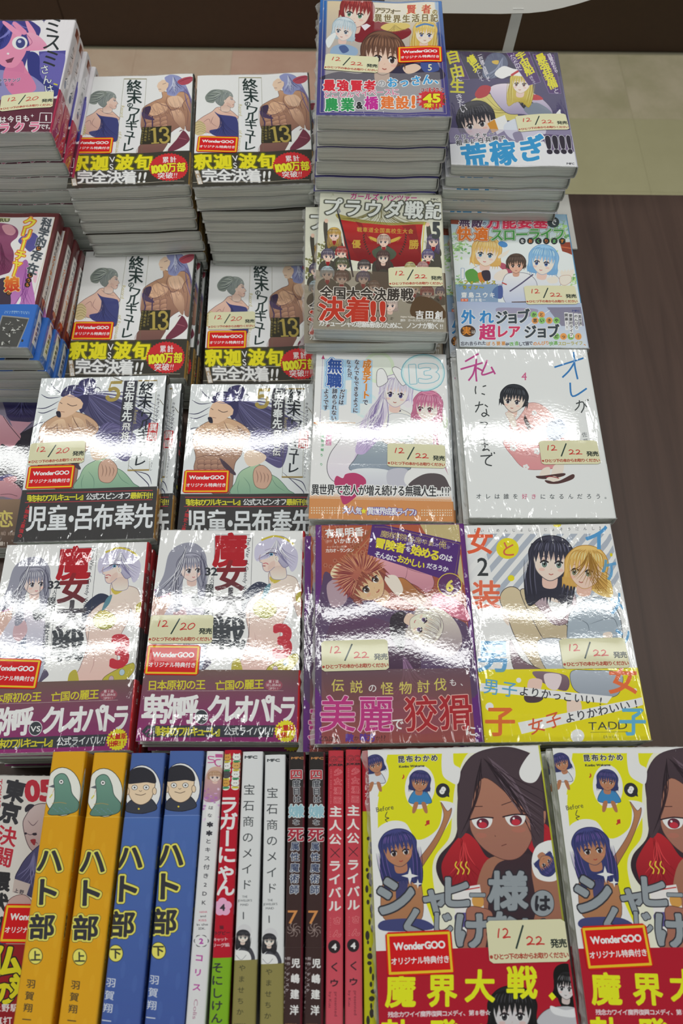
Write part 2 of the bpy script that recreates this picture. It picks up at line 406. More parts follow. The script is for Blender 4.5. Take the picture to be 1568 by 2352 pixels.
def profile(S, x, y, r, skin, hair, hi, dk, flip=1, rot=0.0, seed=2):
    """generic head seen from the side, facing right (flip=-1: left)"""
    c_, s_ = cos(rot), sin(rot); rr = random.Random(seed)
    def X(*p): return [(x + r * (flip * a * c_ - b * s_), y + r * (flip * a * s_ + b * c_)) for a, b in p]
    sk2 = mixh(skin, '905c50', .35)
    S.B((sk2, skin), *X((-.35, .3), (.35, .5), (.3, 1.3), (-.5, 1.3)), o=mixh(dk, skin, .2), ow=r * .03)
    S.P((skin, mixh(skin, sk2, .5)), *[tuple(v) for v in smooth(X((-.5, -.6), (.5, -.7), (.72, -.3), (.74, -.05), (.93, .25), (.8, .36), (.8, .5), (.74, .78), (.5, .9), (.1, .62), (-.5, .5)), True, 4)])
    S.L(mixh(dk, skin, .2), r * .03, *X((.74, -.05), (.93, .25), (.8, .36), (.8, .5), (.74, .78), (.5, .9), (.1, .65)))
    S.B(sk2, *X((.1, .3), (.4, .45), (.5, .8), (.1, .6)), al=.5)
    S.E('f0f0f0', *X((.58, -.03))[0], r * .1, r * .05, rot); S.E('44546c', *X((.61, -.03))[0], r * .045); S.L('50303a', r * .055, *X((.45, -.08), (.6, -.13), (.7, -.08))); S.L(dk, r * .04, *X((.42, -.24), (.58, -.28), (.7, -.22)))
    S.L('984c50', r * .05, *X((.62, .55), (.78, .53)))
    S.B((mixh(hair, hi, .2), mixh(hair, dk, .35)), *X((.72, -.35), (.55, -.85), (0, -1.1), (-.7, -.95), (-1.05, -.3), (-.95, .4), (-.45, .75), (-.12, .3), (.05, -.1), (.4, -.45)), o=dk, ow=r * .03)
    for i in range(26):
        t = i / 25; a = (.62 - 1.0 * t, -.72 - .3 * sin(pi * t)); e = (.45 - 1.35 * t, -.42 + .95 * t + rr.uniform(-.1, .1)); S.L(dk if i % 3 else hi, r * rr.uniform(.03, .05), *X(a, ((a[0] + e[0]) / 2 - .12, (a[1] + e[1]) / 2 - .08), e), tp=2, al=.7)
    S.E(skin, *X((-.05, .2))[0], r * .12, r * .17, rot); S.L(sk2, r * .04, *X((-.1, .1), (0, .15), (-.05, .3)))
#@@ARTS
# ---------------------------------------------------------------- printed sheets, one function per title
def serif1(S, col, x, y, h, w):
    """slab-serif figure one, top-left (x, y)"""
    S.P(col, (x + w * .32, y), (x + w * .66, y), (x + w * .66, y + h), (x + w * .32, y + h)); S.R(col, x, y + h * .93, x + w, y + h)
    S.P(col, (x, y + h * .10), (x + w * .5, y), (x + w * .4, y + h * .17), (x, y + h * .15))
def serif3(S, col, x, y, h, w, lw=None):
    lw = lw or w * .22
    S.L(col, lw, (x + w * .1, y + h * .2), (x + w * .25, y + h * .05), (x + w * .6, y + h * .04), (x + w * .82, y + h * .22), (x + w * .7, y + h * .42), (x + w * .42, y + h * .48))
    S.L(col, lw, (x + w * .42, y + h * .48), (x + w * .8, y + h * .58), (x + w * .86, y + h * .78), (x + w * .6, y + h * .96), (x + w * .25, y + h * .95), (x + w * .08, y + h * .8))
    S.E(col, x + w * .14, y + h * .22, lw * .62); S.E(col, x + w * .12, y + h * .78, lw * .66)
def serif5(S, col, x, y, h, w, sk=0):
    S.P(col, (x + w * .2 + sk, y), (x + w + sk, y), (x + w * .95 + sk, y + h * .15), (x + w * .2 + sk, y + h * .15)); S.L(col, w * .08, (x + w * .22 + sk, y + h * .05), (x + w * .14 + sk * .6, y + h * .48))
    S.L(col, w * .24, (x + w * .16, y + h * .46), (x + w * .55, y + h * .38), (x + w * .85, y + h * .6), (x + w * .7, y + h * .9), (x + w * .3, y + h * .95), (x + w * .08, y + h * .82))
    S.E(col, x + w * .12, y + h * .82, w * .14)
def band_edge(S, yb, col, y1=182): S.R(col, 0, yb, S.w + S.t, y1)

def sheet_warrior(t):                       # volume 13: two figures facing each other, black band
    S = Sheet(128, t, 182, 6.2, 'dfdfe6'); BY = 129.5
    S.front((288, 75), (1356, 63), (1248, 1308), (72, 1324))
    # right figure: bare torso, long slate hair
    S.B('7d7da8', (1085, 95), (1140, 70), (1230, 110), (1290, 250), (1345, 400), (1360, 560), (1330, 620), (1270, 420), (1200, 250), (1150, 300), (1090, 290), (1080, 190))
    S.B(('bf9474', '6e4c48'), (1040, 250), (1130, 280), (1250, 270), (1320, 380), (1330, 560), (1300, 700), (1250, 690), (1230, 640), (1100, 720), (1060, 840), (1030, 930), (760, 930), (830, 780), (815, 640), (812, 520), (850, 420), (960, 350), (1035, 320), o='5a4048', ow=4)
    S.B('d8b498', (1090, 330), (1190, 310), (1240, 370), (1200, 440), (1110, 420)); S.B('cfa688', (960, 380), (1080, 400), (1060, 480), (940, 520), (900, 470))
    S.B(('d4ac90', '94705e'), (1110, 480), (1200, 470), (1240, 560), (1230, 690), (1180, 640), (1130, 560))
    for i in range(4):
        for k in range(3): S.B(('c0947a', '84604f'), (860 + k * 75, 560 + i * 45 - k * 6), (925 + k * 72, 545 + i * 45 - k * 6), (920 + k * 70, 590 + i * 45), (870 + k * 72, 600 + i * 45), o='6e4c50', ow=3)
    for a in [((1060, 400), (1130, 470), (1210, 420)), ((1090, 300), (1070, 380), (1110, 470), (1140, 600)), ((1240, 380), (1280, 500), (1260, 640)), ((840, 500), (960, 520), (1060, 470)), ((960, 350), (1050, 410), (1090, 420)), ((1290, 330), (1230, 400), (1240, 470))]: S.L('5a3c46', 5, *a, tp=2)
    S.B('3c2f4c', (850, 430), (910, 405), (920, 440), (880, 520), (840, 500)); S.B('4a3a5a', (825, 470), (880, 500), (950, 560), (900, 560), (840, 530)); S.L('453656', 14, (840, 520), (860, 600), (850, 640)); S.L('453656', 12, (930, 520), (925, 640))
    S.P('dcc0a8', (1005, 150), (1045, 120), (1110, 130), (1100, 200), (1070, 245), (1040, 260), (1010, 250), (1000, 215), (990, 188)); S.L('5a4048', 4, (1045, 170), (1080, 160)); S.L('6a4a50', 4, (1002, 222), (1030, 225))
    S.B('8c92bc', (1075, 90), (1160, 72), (1240, 130), (1270, 230), (1200, 270), (1160, 310), (1085, 285), (1110, 180), (1080, 140))
    S.hairs('4c4c78', 5, (1150, 85), [(1090, 280), (1150, 305), (1210, 260), (1260, 220)], 16); S.hairs('c8cce4', 5, (1150, 85), [(1100, 240), (1160, 280), (1210, 240)], 10); S.hairs('6a5a88', 5, (1240, 200), [(1300, 500), (1350, 560)], 7)
    S.B('6e3444', (1150, 760), (1210, 690), (1290, 790), (1230, 860), (1130, 920), (1060, 920)); S.L('9c5a68', 6, (1170, 780), (1250, 800)); S.P('e4dcd8', (1130, 740), (1220, 690), (1150, 800), (1040, 930), (1010, 930))
    S.B('a84858', (1190, 150), (1250, 110), (1330, 95), (1360, 120), (1310, 170), (1230, 190)); S.L('6c2838', 5, (1200, 160), (1280, 120), (1350, 110), tp=2)
    for i in range(26): u = i / 25; S.L('5e4044', 4, (850 + 360 * u, 430 - 90 * u + 40 * sin(i * 2.1)), (870 + 370 * u, 470 + 30 * sin(i)), (900 + 360 * u, 520 + 60 * sin(i * 1.7)), tp=2, al=.45)
    for i in range(18): u = i / 17; S.L('f0d8c0', 5, (1080 + 200 * u, 350 + 60 * sin(i * 1.3)), (1100 + 190 * u, 400 + 80 * sin(i * 1.3)), tp=2, al=.5)
    # left figure: grey hair, navy sleeveless top
    S.B(('dcb8a6', 'c49c90'), (430, 430), (520, 440), (600, 520), (605, 560), (450, 700), (330, 720), (250, 700), (175, 690), (200, 600), (270, 540), (370, 480), o='6a4c50', ow=4)
    for a in [((270, 600), (330, 560), (340, 620)), ((380, 530), (350, 600), (400, 650)), ((430, 440), (480, 480), (560, 500))]: S.L('7a5658', 4, *a, tp=2)
    S.B('3c4076', (395, 480), (440, 510), (560, 530), (600, 560), (600, 680), (570, 800), (450, 770), (350, 740), (320, 690), (420, 660), (445, 580)); S.hairs('2a2c58', 6, (440, 520), [(360, 720), (460, 760), (590, 740)], 10)
    S.B('c4b488', (180, 620), (240, 575), (290, 640), (270, 720), (200, 740), (165, 690)); [S.L('8a7a50', 4, (180 + i * 4, 600 + i * 28), (240, 590 + i * 26), (285, 620 + i * 26)) for i in range(5)]
    profile(S, 520, 345, 98, 'e2c4b6', '8e9690', 'c4cac2', '4a5258', flip=1, rot=.08)
    S.B('7c847e', (330, 310), (400, 240), (490, 235), (505, 280), (440, 320), (400, 380), (340, 370)); S.hairs('3f484c', 5, (490, 270), [(330, 370), (340, 290), (420, 235)], 12); S.hairs('c8cec6', 4, (490, 270), [(345, 350), (380, 270), (440, 240)], 8)
    # title strip
    S.box('6a6650', 2.5, (680, 102), (895, 102), (805, 930), (560, 930)); S.P('d9d9dc', (690, 118), (880, 118), (770, 925), (600, 925), al=.75); S.L('8c8660', 9, (678, 103), (896, 102))
    S.T('終末', (775, 185), (768, 308), 150, '20302f', b=.018); S.T('の', (724, 394), None, 62, '20302f', b=.03)
    S.T('ワルキューレ', (756, 465), (678, 868), 118, '20302f', b=.016, sx=1.15)
    S.T('Record', (655, 400), (640, 530), 46, 'b0a468', m='h'); S.T('of Ragnarok', (620, 690), (570, 930), 46, 'b0a468', m='h')
    S.P('2f2d22', (825, 640), (1110, 642), (1090, 835), (795, 832)); S.T('アジチカ', (893, 690), (884, 775), 26, 'b8a458'); S.T('梅村真也', (860, 690), (848, 785), 26, 'b8a458'); S.T('フクイタクミ', (828, 690), (813, 815), 24, 'b8a458')
    S.T('作画', (898, 654), (895, 674), 16, 'b8a458'); S.T('原作', (865, 654), (862, 674), 16, 'b8a458'); S.T('構成', (834, 654), (831, 674), 16, 'b8a458')
    serif1(S, 'a8954c', 905, 652, 178, 78); serif3(S, 'a8954c', 985, 655, 175, 105)
    # band
    S.mm(); band_edge(S, BY, '38362f'); S.R('4a4436', 48, BY + 1, 70, BY + 2.2)
    S.front((288, 75), (1356, 63), (1248, 1308), (72, 1324))
    for tx, a, b_ in (('釈迦', (213, 1040), (400, 1040)), ('波旬', (640, 1035), (820, 1035))): S.T(tx, a, b_, 175, 'd9cf20', b=.04, o=((.03, '6a6a18'), (.07, '55551c')), sk=.1)
    S.T('V', (524, 1000), None, 90, 'dcdcdc', b=.01); S.T('S', (513, 1080), None, 90, 'dcdcdc', b=.01)
    S.R('c8c8c8', 190, 1120, 860, 1124); S.T('完全決着', (255, 1195), (675, 1200), 155, 'e2e2e4', b=.03, sx=.98, o=((.05, '5a5a5c'),)); S.T('!!', (775, 1200), (825, 1200), 160, 'e2e2e4', b=.02, sk=.2, m='u')
    S.R('b8b0a0', 70, 1262, 1205, 1266)
    S.P('a08a70', (115, 1130), (160, 1132), (178, 1285), (128, 1290)); S.T('第6回戦', (138, 1152), (152, 1268), 40, 'e8e4dc', b=.03)
    S.burst('c02a30', 1065, 1105, 198, 158, 36, .93); S.T('累計', (1035, 1022), (1108, 1022), 72, 'f0e4e0', b=.02, sx=.9)
    S.T('1000', (895, 1118), (1050, 1110), 122, 'e6d830', b=.05, o=((.04, '8a2020'),)); S.T('万部', (1088, 1108), (1183, 1108), 110, 'e6d830', b=.03, sx=.85, o=((.04, '8a2020'),)); S.T('突破', (985, 1198), (1062, 1198), 76, 'f0e4e0', b=.02); S.T('!!', (1112, 1196), (1132, 1196), 76, 'f0e4e0', sk=.2, m='u')
    S.mm(); S.R('2b2d2a', 128, 0, 128 + t, BY); S.R('6a706a', 128.2, 4, 128.8, BY); S.R('86662f', 128.4, BY + 2, 128 + t, 182); S.T('終末のワルキューレ', (128 + t / 2, 12), (128 + t / 2, 90), 8, 'c8c8c8', b=.02); S.T('第六回戦決着', (128 + t / 2, BY + 8), (128 + t / 2, 176), 6, 'd8c890', b=.03)
    return S, BY

def sheet_longhair(t):                      # volume 5: standing man with black hair, dark band
    S = Sheet(128, t, 182, 6.2, 'd6dae0'); BY = 128.0; Q = ((265, 99), (1533, 94), (1516, 1753), (103, 1760)); S.front(*Q)
    S.B('4c4a6c', (700, 200), (860, 270), (1100, 340), (1250, 420), (1400, 560), (1250, 640), (1120, 700), (950, 640), (800, 520), (690, 420))
    S.hairs('3a385c', 8, (700, 240), [(1480, 420), (1500, 620), (1400, 760), (1100, 760), (880, 620)], 22, bend=.1); S.hairs('7674a0', 6, (700, 240), [(1350, 450), (1300, 600), (1000, 640)], 12, bend=.1)
    for a in [((480, 260), (400, 200), (360, 150)), ((470, 290), (350, 300), (270, 260)), ((460, 330), (330, 400), (230, 400)), ((440, 400), (320, 450), (250, 440)), ((330, 540), (260, 560), (210, 600)), ((1250, 1060), (1400, 1100), (1450, 1200)), ((1200, 1000), (1400, 1180), (1420, 1230)), ((760, 230), (830, 200), (870, 230))]: S.L('3c3b58', 9, *a, tp=2)
    S.B('57527c', (870, 620), (960, 560), (1100, 600), (1250, 700), (1240, 850), (1180, 960), (1050, 900), (900, 780), (850, 700)); S.hairs('8c88b4', 6, (900, 680), [(980, 550), (1150, 620), (1260, 760), (1200, 900)], 14); S.hairs('3c3a5c', 6, (900, 700), [(980, 580), (1200, 700), (1220, 900)], 12)
    # torso
    S.B(('c9a484', '86645a'), (480, 470), (600, 440), (740, 480), (850, 560), (870, 640), (800, 720), (780, 820), (720, 900), (700, 1000), (690, 1120), (660, 1220), (480, 1220), (300, 1000), (310, 850), (280, 700), (300, 580), (400, 500), o='5a4440', ow=5)
    S.B(('dcbc9c', 'b08c74'), (420, 540), (520, 520), (540, 640), (430, 680), (340, 640)); S.B(('d8b898', 'a8866e'), (600, 510), (690, 520), (740, 600), (720, 680), (640, 640))
    for a in [((455, 560), (460, 640), (440, 700)), ((330, 620), (420, 600), (460, 560)), ((600, 480), (640, 560), (700, 640)), ((560, 560), (620, 640), (740, 700)), ((300, 860), (420, 830), (560, 830), (700, 760)), ((560, 830), (540, 920), (460, 980)), ((330, 940), (440, 920), (520, 940)), ((380, 760), (470, 720), (560, 740)), ((620, 560), (600, 640)), ((665, 560), (650, 650)), ((710, 570), (700, 660))]: S.L('6a4a42', 7, *a, tp=2)
    for i in range(4):
        for k in range(4): S.B(('b89078', '8a665a'), (330 + k * 70, 880 + i * 50), (390 + k * 70, 870 + i * 50), (392 + k * 68, 915 + i * 50), (335 + k * 70, 920 + i * 50), o='6a4a46', ow=3)
    S.B('4a3c48', (560, 860), (640, 920), (720, 1010), (700, 1030), (600, 950))
    for i in range(9): S.L('5c4644', 4, (740 + i * 12, 520 + i * 10), (760 + i * 12, 600 + i * 6), sm=False)
    for i in range(34): u = i / 33; S.L('5e4038', 6, (330 + 480 * u, 560 + 260 * ((i * 7) % 11) / 11), (350 + 470 * u, 600 + 270 * ((i * 7) % 11) / 11), (390 + 450 * u, 620 + 270 * ((i * 7) % 11) / 11), tp=2, al=.4)
    # head
    S.B('37355a', (470, 280), (520, 190), (640, 175), (740, 250), (745, 380), (690, 460), (640, 380), (560, 300)); S.B('35335a', (640, 190), (660, 130), (760, 105), (815, 150), (800, 240), (740, 240), (690, 220)); S.hairs('5c5a8c', 5, (720, 240), [(640, 150), (720, 110), (800, 140), (810, 220)], 10)
    S.P('d8b69a', (480, 300), (560, 260), (670, 320), (700, 360), (690, 410), (650, 430), (600, 470), (540, 500), (490, 500), (450, 460), (445, 420), (455, 350)); S.B('252434', (435, 440), (475, 440), (485, 495), (450, 490))
    S.L('3a2c30', 6, (540, 360), (590, 385), (640, 375)); S.L('3a2c30', 5, (465, 345), (490, 360)); S.L('8a5c50', 5, (480, 440), (520, 445)); S.hairs('6a68a0', 5, (720, 260), [(500, 270), (560, 200), (660, 180)], 12)
    # green garment and hand
    S.B(('a9c4a4', '7da08a'), (830, 960), (960, 920), (1060, 1010), (1160, 1070), (1260, 1180), (1290, 1240), (700, 1240), (720, 1100), (760, 1010), o='48665c', ow=5); [S.L('5c7e70', 5, *a, tp=2) for a in (((800, 1050), (860, 1130), (870, 1230)), ((920, 980), (960, 1100)), ((1080, 1040), (1140, 1140), (1230, 1200)), ((760, 1080), (740, 1160), (750, 1230)))]
    S.B('dcc4b0', (820, 800), (900, 770), (1020, 820), (1030, 870), (960, 920), (860, 940), (810, 870)); S.B('c4a08c', (920, 960), (1000, 930), (1080, 1000), (1090, 1080), (1030, 1170), (930, 1150), (900, 1050), o='5c4440', ow=4); [S.L('6a4c44', 5, (930 + i * 38, 980 + i * 12), (950 + i * 36, 1050), (940 + i * 36, 1110), tp=2) for i in range(4)]
    serif5(S, 'a08c4c', 922, 140, 200, 150, 10)
    S.P('3a3a44', (1098, 140), (1236, 142), (1215, 560), (1082, 555)); S.T('呂布奉先', (1165, 200), (1150, 505), 106, 'd8dce2', b=.03, o=((.04, '2a2a34'),)); S.box('3a3a44', 4, (1095, 562), (1212, 562), (1200, 840), (1085, 840)); S.T('飛将伝', (1152, 608), (1142, 795), 88, 'e0e2e8', b=.02, o=((.05, '40404c'),))
    S.R('9a8450', 1240, 138, 1430, 152); S.box('6a6650', 3, (1240, 150), (1430, 150), (1412, 1060), (1200, 1060)); S.R('9a8450', 1195, 1045, 1412, 1060)
    S.T('終末', (1330, 225), (1322, 355), 152, '20262e', b=.018); S.T('の', (1290, 452), None, 60, '20262e', b=.02); S.T('ワルキューレ', (1345, 510), (1310, 960), 122, '20262e', b=.016, sx=1.15)
    S.T('Record', (1243, 440), (1240, 580), 48, 'b0a468', m='h')
    S.T('作画', (1455, 300), (1450, 335), 28, '303038'); S.T('オノタケオ', (1455, 375), (1448, 550), 44, '303038'); S.P('b83438', (1375, 575), (1475, 577), (1468, 757), (1366, 755)); S.T('異聞', (1424, 622), (1418, 712), 86, 'e8e0e0', b=.02)
    S.T('ことのワルキューレ', (1440, 780), (1430, 1050), 30, '44444c'); S.L('5a5240', 7, (980, 98), (1090, 145)); S.L('5a5240', 7, (1470, 340), (1525, 395))
    S.mm(); band_edge(S, BY, '3b3a3c'); S.front(*Q)
    S.R('a83c44', 200, 1258, 1470, 1266); S.R('a83c44', 190, 1352, 1470, 1360)
    S.T('『終末のワルキューレ』', (205, 1318), (775, 1308), 74, 'd2cc3c', b=.03, o=((.04, '4a4a20'),)); S.T('公式スピンオフ', (830, 1310), (1215, 1310), 72, 'd4d6d8', b=.03); S.T('最新刊', (1275, 1312), (1400, 1312), 70, 'd2cc3c', b=.03); S.T('!!', (1445, 1312), (1470, 1312), 74, 'd2cc3c', b=.03, m='u')
    S.T('人類史上最強の', (228, 1400), (165, 1690), 46, 'b83038', b=.03)
    for c, x in (('児', 320), ('童', 530), ('呂', 790), ('布', 990), ('奉', 1200), ('先', 1400)): S.T(c, (x, 1520), None, 270, 'd4d8dc', b=.02, sx=.78)
    S.E('d4d8dc', 665, 1530, 26, 34)
    S.mm(); S.R('26282a', 128, 0, 128 + t, BY); S.T('異聞', (128 + t / 2, 70), (128 + t / 2, 80), 7, 'c83840', b=.04); S.T('呂布奉先', (128 + t / 2, 30), (128 + t / 2, 60), 7, 'c0c0c4', b=.02); S.T('外伝', (128 + t / 2, 95), (128 + t / 2, 103), 7, 'd8d8dc', b=.02); S.R('8a6430', 128.4, BY + 2, 128 + t, 182); S.T('ワルキューレ', (128 + t / 2, 138), (128 + t / 2, 176), 5.5, 'e0d8a0', b=.02); S.E('d8cc30', 128 + t / 2, 118, 2.2)
    return S, BY

def sheet_witch(t):                         # volume 3: two women facing, mauve band
    S = Sheet(128, t, 182, 6.2, 'dde0e6'); BY = 125.0; Q = ((261, 62), (1492, 70), (1439, 1884), (40, 1875)); S.front(*Q)
    # left woman
    S.B(('d8bcae', 'c8a49c'), (210, 600), (330, 560), (340, 640), (320, 800), (230, 880), (180, 800), (185, 680), o='6c5056', ow=4); S.L('a04a90', 16, (205, 575), (270, 600), (330, 575)); S.L('a04a90', 8, (200, 610), (270, 635), (330, 605))
    S.B(('d4ccd8', '9aa4b8'), (400, 640), (520, 620), (620, 700), (640, 900), (640, 1150), (560, 1310), (200, 1310), (200, 1000), (300, 760)); S.hairs('6c7890', 6, (460, 700), [(220, 1290), (400, 1300), (620, 1200)], 14); S.B('c4a4ac', (370, 760), (450, 720), (480, 820), (420, 900), (360, 860))
    S.B('3c404a', (520, 640), (600, 600), (640, 660), (620, 700), (540, 720)); S.hairs('2c3038', 7, (620, 640), [(500, 640), (520, 720), (580, 740)], 7)
    S.B('8f90a0', (330, 260), (440, 180), (560, 180), (640, 270), (650, 420), (640, 620), (580, 640), (560, 480), (480, 330), (440, 560), (440, 720), (370, 760), (360, 600), (230, 640), (205, 600), (280, 450))
    person(S, 515, 395, 118, 'e2d0ca', '9a9aaa', 'short', rot=-.06, look=.8, hi='d8d8e2', dk='4c4c5e', eye='6a6a74', seed=4, mouth='b0505a')
    S.hairs('3e3e50', 5, (480, 190), [(205, 620), (300, 640), (380, 740), (420, 700)], 16, bend=.12); S.hairs('d4d4de', 5, (480, 200), [(240, 560), (330, 600), (400, 680)], 9, bend=.12)
    S.hairs('4a4a60', 6, (600, 250), [(580, 620), (650, 560), (640, 640)], 8); S.B('585066', (650, 1150), (690, 1200), (640, 1250), (600, 1290), (620, 1220))
    # right woman
    S.B('30364c', (960, 620), (1080, 510), (1180, 540), (1130, 620), (1040, 680), (960, 760)); S.B(('e8cfc4', 'd8b4ac'), (1190, 420), (1300, 440), (1420, 480), (1480, 620), (1500, 760), (1440, 800), (1370, 640), (1350, 760), (1290, 900), (1280, 1060), (1320, 1200), (1380, 1310), (900, 1310), (960, 1150), (1010, 960), (990, 820), (1000, 700), (1100, 600), (1180, 560), o='7a5a5c', ow=4)
    [S.L('b08484', 4, *a, tp=2) for a in (((1310, 560), (1370, 640)), ((1080, 640), (1120, 700)), ((1060, 940), (1080, 1100), (1050, 1200)), ((1280, 600), (1330, 610)))]
    S.B(('c8b860', 'a0a050'), (1060, 700), (1130, 650), (1230, 700), (1250, 760), (1180, 820), (1080, 800), (1050, 750), o='5c5430', ow=4); S.B('c4b04c', (1190, 470), (1260, 430), (1310, 430), (1300, 480), (1230, 520)); S.B('5a8494', (1150, 560), (1200, 520), (1180, 600), (1120, 660))
    S.B('b4a848', (1420, 620), (1480, 590), (1490, 660), (1430, 680)); S.B('b0a444', (870, 1200), (930, 1170), (960, 1310), (870, 1310)); S.B('b4a840', (1170, 1290), (1200, 1220), (1420, 1120), (1440, 1200), (1290, 1310), o='5c5430', ow=4); S.E('b8a0a8', 1240, 1255, 22, 28, o='4a4a50'); S.E('a8c0cc', 1330, 1200, 24, 28, o='4a4a50')
    S.B('88909c', (1100, 1260), (1140, 1310), (1080, 1310))
    profile(S, 1240, 280, 150, 'ecd6cc', 'b9b5cb', 'eceaf2', '706c8c', flip=-1, rot=-.1, seed=9)
    S.B('c0bcd2', (1060, 280), (1080, 190), (1200, 130), (1330, 150), (1430, 250), (1430, 360), (1380, 420), (1340, 330), (1320, 270), (1250, 240), (1180, 300), (1120, 320), (1080, 330)); S.hairs('6e6a90', 5, (1250, 140), [(1075, 320), (1180, 300), (1300, 280), (1380, 400), (1430, 300)], 20); S.hairs('f0eef6', 6, (1250, 140), [(1100, 290), (1250, 260), (1400, 340)], 12); S.L('c0ae40', 16, (1120, 150), (1230, 115), (1330, 140), (1400, 190))
    S.E('5c94b8', 1205, 272, 16, 12); S.E('1c2430', 1205, 272, 7); S.L('443848', 7, (1160, 268), (1200, 256), (1250, 262)); S.L('8c7c98', 4, (1150, 238), (1210, 222), (1260, 230)); S.L('c06c74', 8, (1135, 352), (1160, 346), (1180, 358)); S.L('a07c78', 4, (1112, 275), (1100, 315), (1118, 322))
    # title
    S.box('44444c', 3, (722, 103), (1047, 105), (1010, 1060), (690, 1050))
    S.T('魔', (850, 235), None, 300, 'a81c28', b=.035); S.T('女', (858, 455), None, 270, ('8c2028', '5a3038'), b=.03, sk=.08); S.T('大', (856, 690), None, 270, '48444c', b=.035); S.T('戦', (836, 950), None, 290, '3c4046', b=.03)
    S.T('The War of Greedy Witches', (1018, 120), (965, 700), 44, '3c3c44', m='h')
    S.T('32', (634, 415), (745, 415), 92, '30343a', b=.03); S.T('人の', (695, 482), (693, 518), 40, '30343a'); S.T('異才', (672, 568), (668, 650), 88, '30343a', b=.02); S.T('の', (652, 712), None, 40, '30343a'); S.T('魔女は殺し合う', (648, 770), (638, 1095), 56, '40444c', b=.01)
    S.T('3', (1300, 1005), None, 380, 'b82c3c', b=.05, sx=.95)
    S.mm()
    S.R(('6c5652', '8a2a6c'), 0, BY, S.w + t, 182); S.front(*Q)
    S.T('日本原初の王', (185, 1395), (598, 1388), 90, 'c8c034', b=.02, sk=.06); S.T('亡国の麗王', (765, 1395), (1100, 1385), 90, 'c8c034', b=.02, sk=.06); S.E('93505e', 1225, 1393, 77, 50); S.T('第1話', (1195, 1362), (1255, 1362), 27, 'e6dce0', b=.02); S.T('試し読みは', (1175, 1392), (1275, 1392), 25, 'e6dce0', b=.02); S.T('コチラ!!', (1190, 1422), (1260, 1422), 24, 'e6dce0', b=.02)
    S.R('b8a8a8', 140, 1440, 1310, 1443)
    for c, x, w in (('卑', 185, .72), ('弥', 340, .72), ('呼', 495, .66), ('ク', 740, .72), ('レ', 865, .66), ('オ', 970, .66), ('パ', 1110, .76), ('ト', 1235, .6), ('ラ', 1350, .6)): S.T(c, (x, 1600), None, 262, 'e6e6ea', b=.03, sx=w, sk=.05)
    S.E('3c4046', 605, 1665, 56, 62, o='d8d8dc', ow=6); S.T('VS', (560, 1668), (650, 1668), 66, 'e6e6ea', b=.03)
    S.P('3a3c44', (90, 1790), (140, 1738), (1240, 1738), (1220, 1840), (140, 1840)); S.T('『終末のワルキューレ』', (205, 1790), (770, 1790), 88, 'c8c034', b=.03, sx=.9, sk=.05); S.T('公式ライバル', (830, 1788), (1150, 1788), 80, 'd8dade', b=.02, sx=.85, sk=.05); S.T('!!', (1190, 1785), (1215, 1785), 86, 'd8dade', m='u', sk=.2); S.L('b04a90', 8, (125, 1800), (160, 1770), (180, 1800), (150, 1825))
    S.burst('dcd02c', 1332, 1788, 104, 100, 22, .86); S.T('大重版', (1275, 1762), (1385, 1758), 54, 'b81c24', b=.03); S.T('出来!!', (1280, 1822), (1390, 1818), 54, 'b81c24', b=.03)
    S.mm(); S.R('b0242c', 128, 0, 128 + t, 30); S.R('7c2026', 128, 30, 128 + t, 80); S.R('30282c', 128, 80, 128 + t, BY); S.R('b81e28', 128, BY, 128 + t, 182); S.T('魔女大戦', (128 + t / 2, 22), (128 + t / 2, 60), 8, 'd8d8d8', b=.03); S.T('3', (128 + t / 2, 112), None, 9, 'dcdcdc', b=.05); S.T('公式', (128 + t / 2, 132), (128 + t / 2, 142), 6, 'e0c8c8', b=.03)
    return S, BY

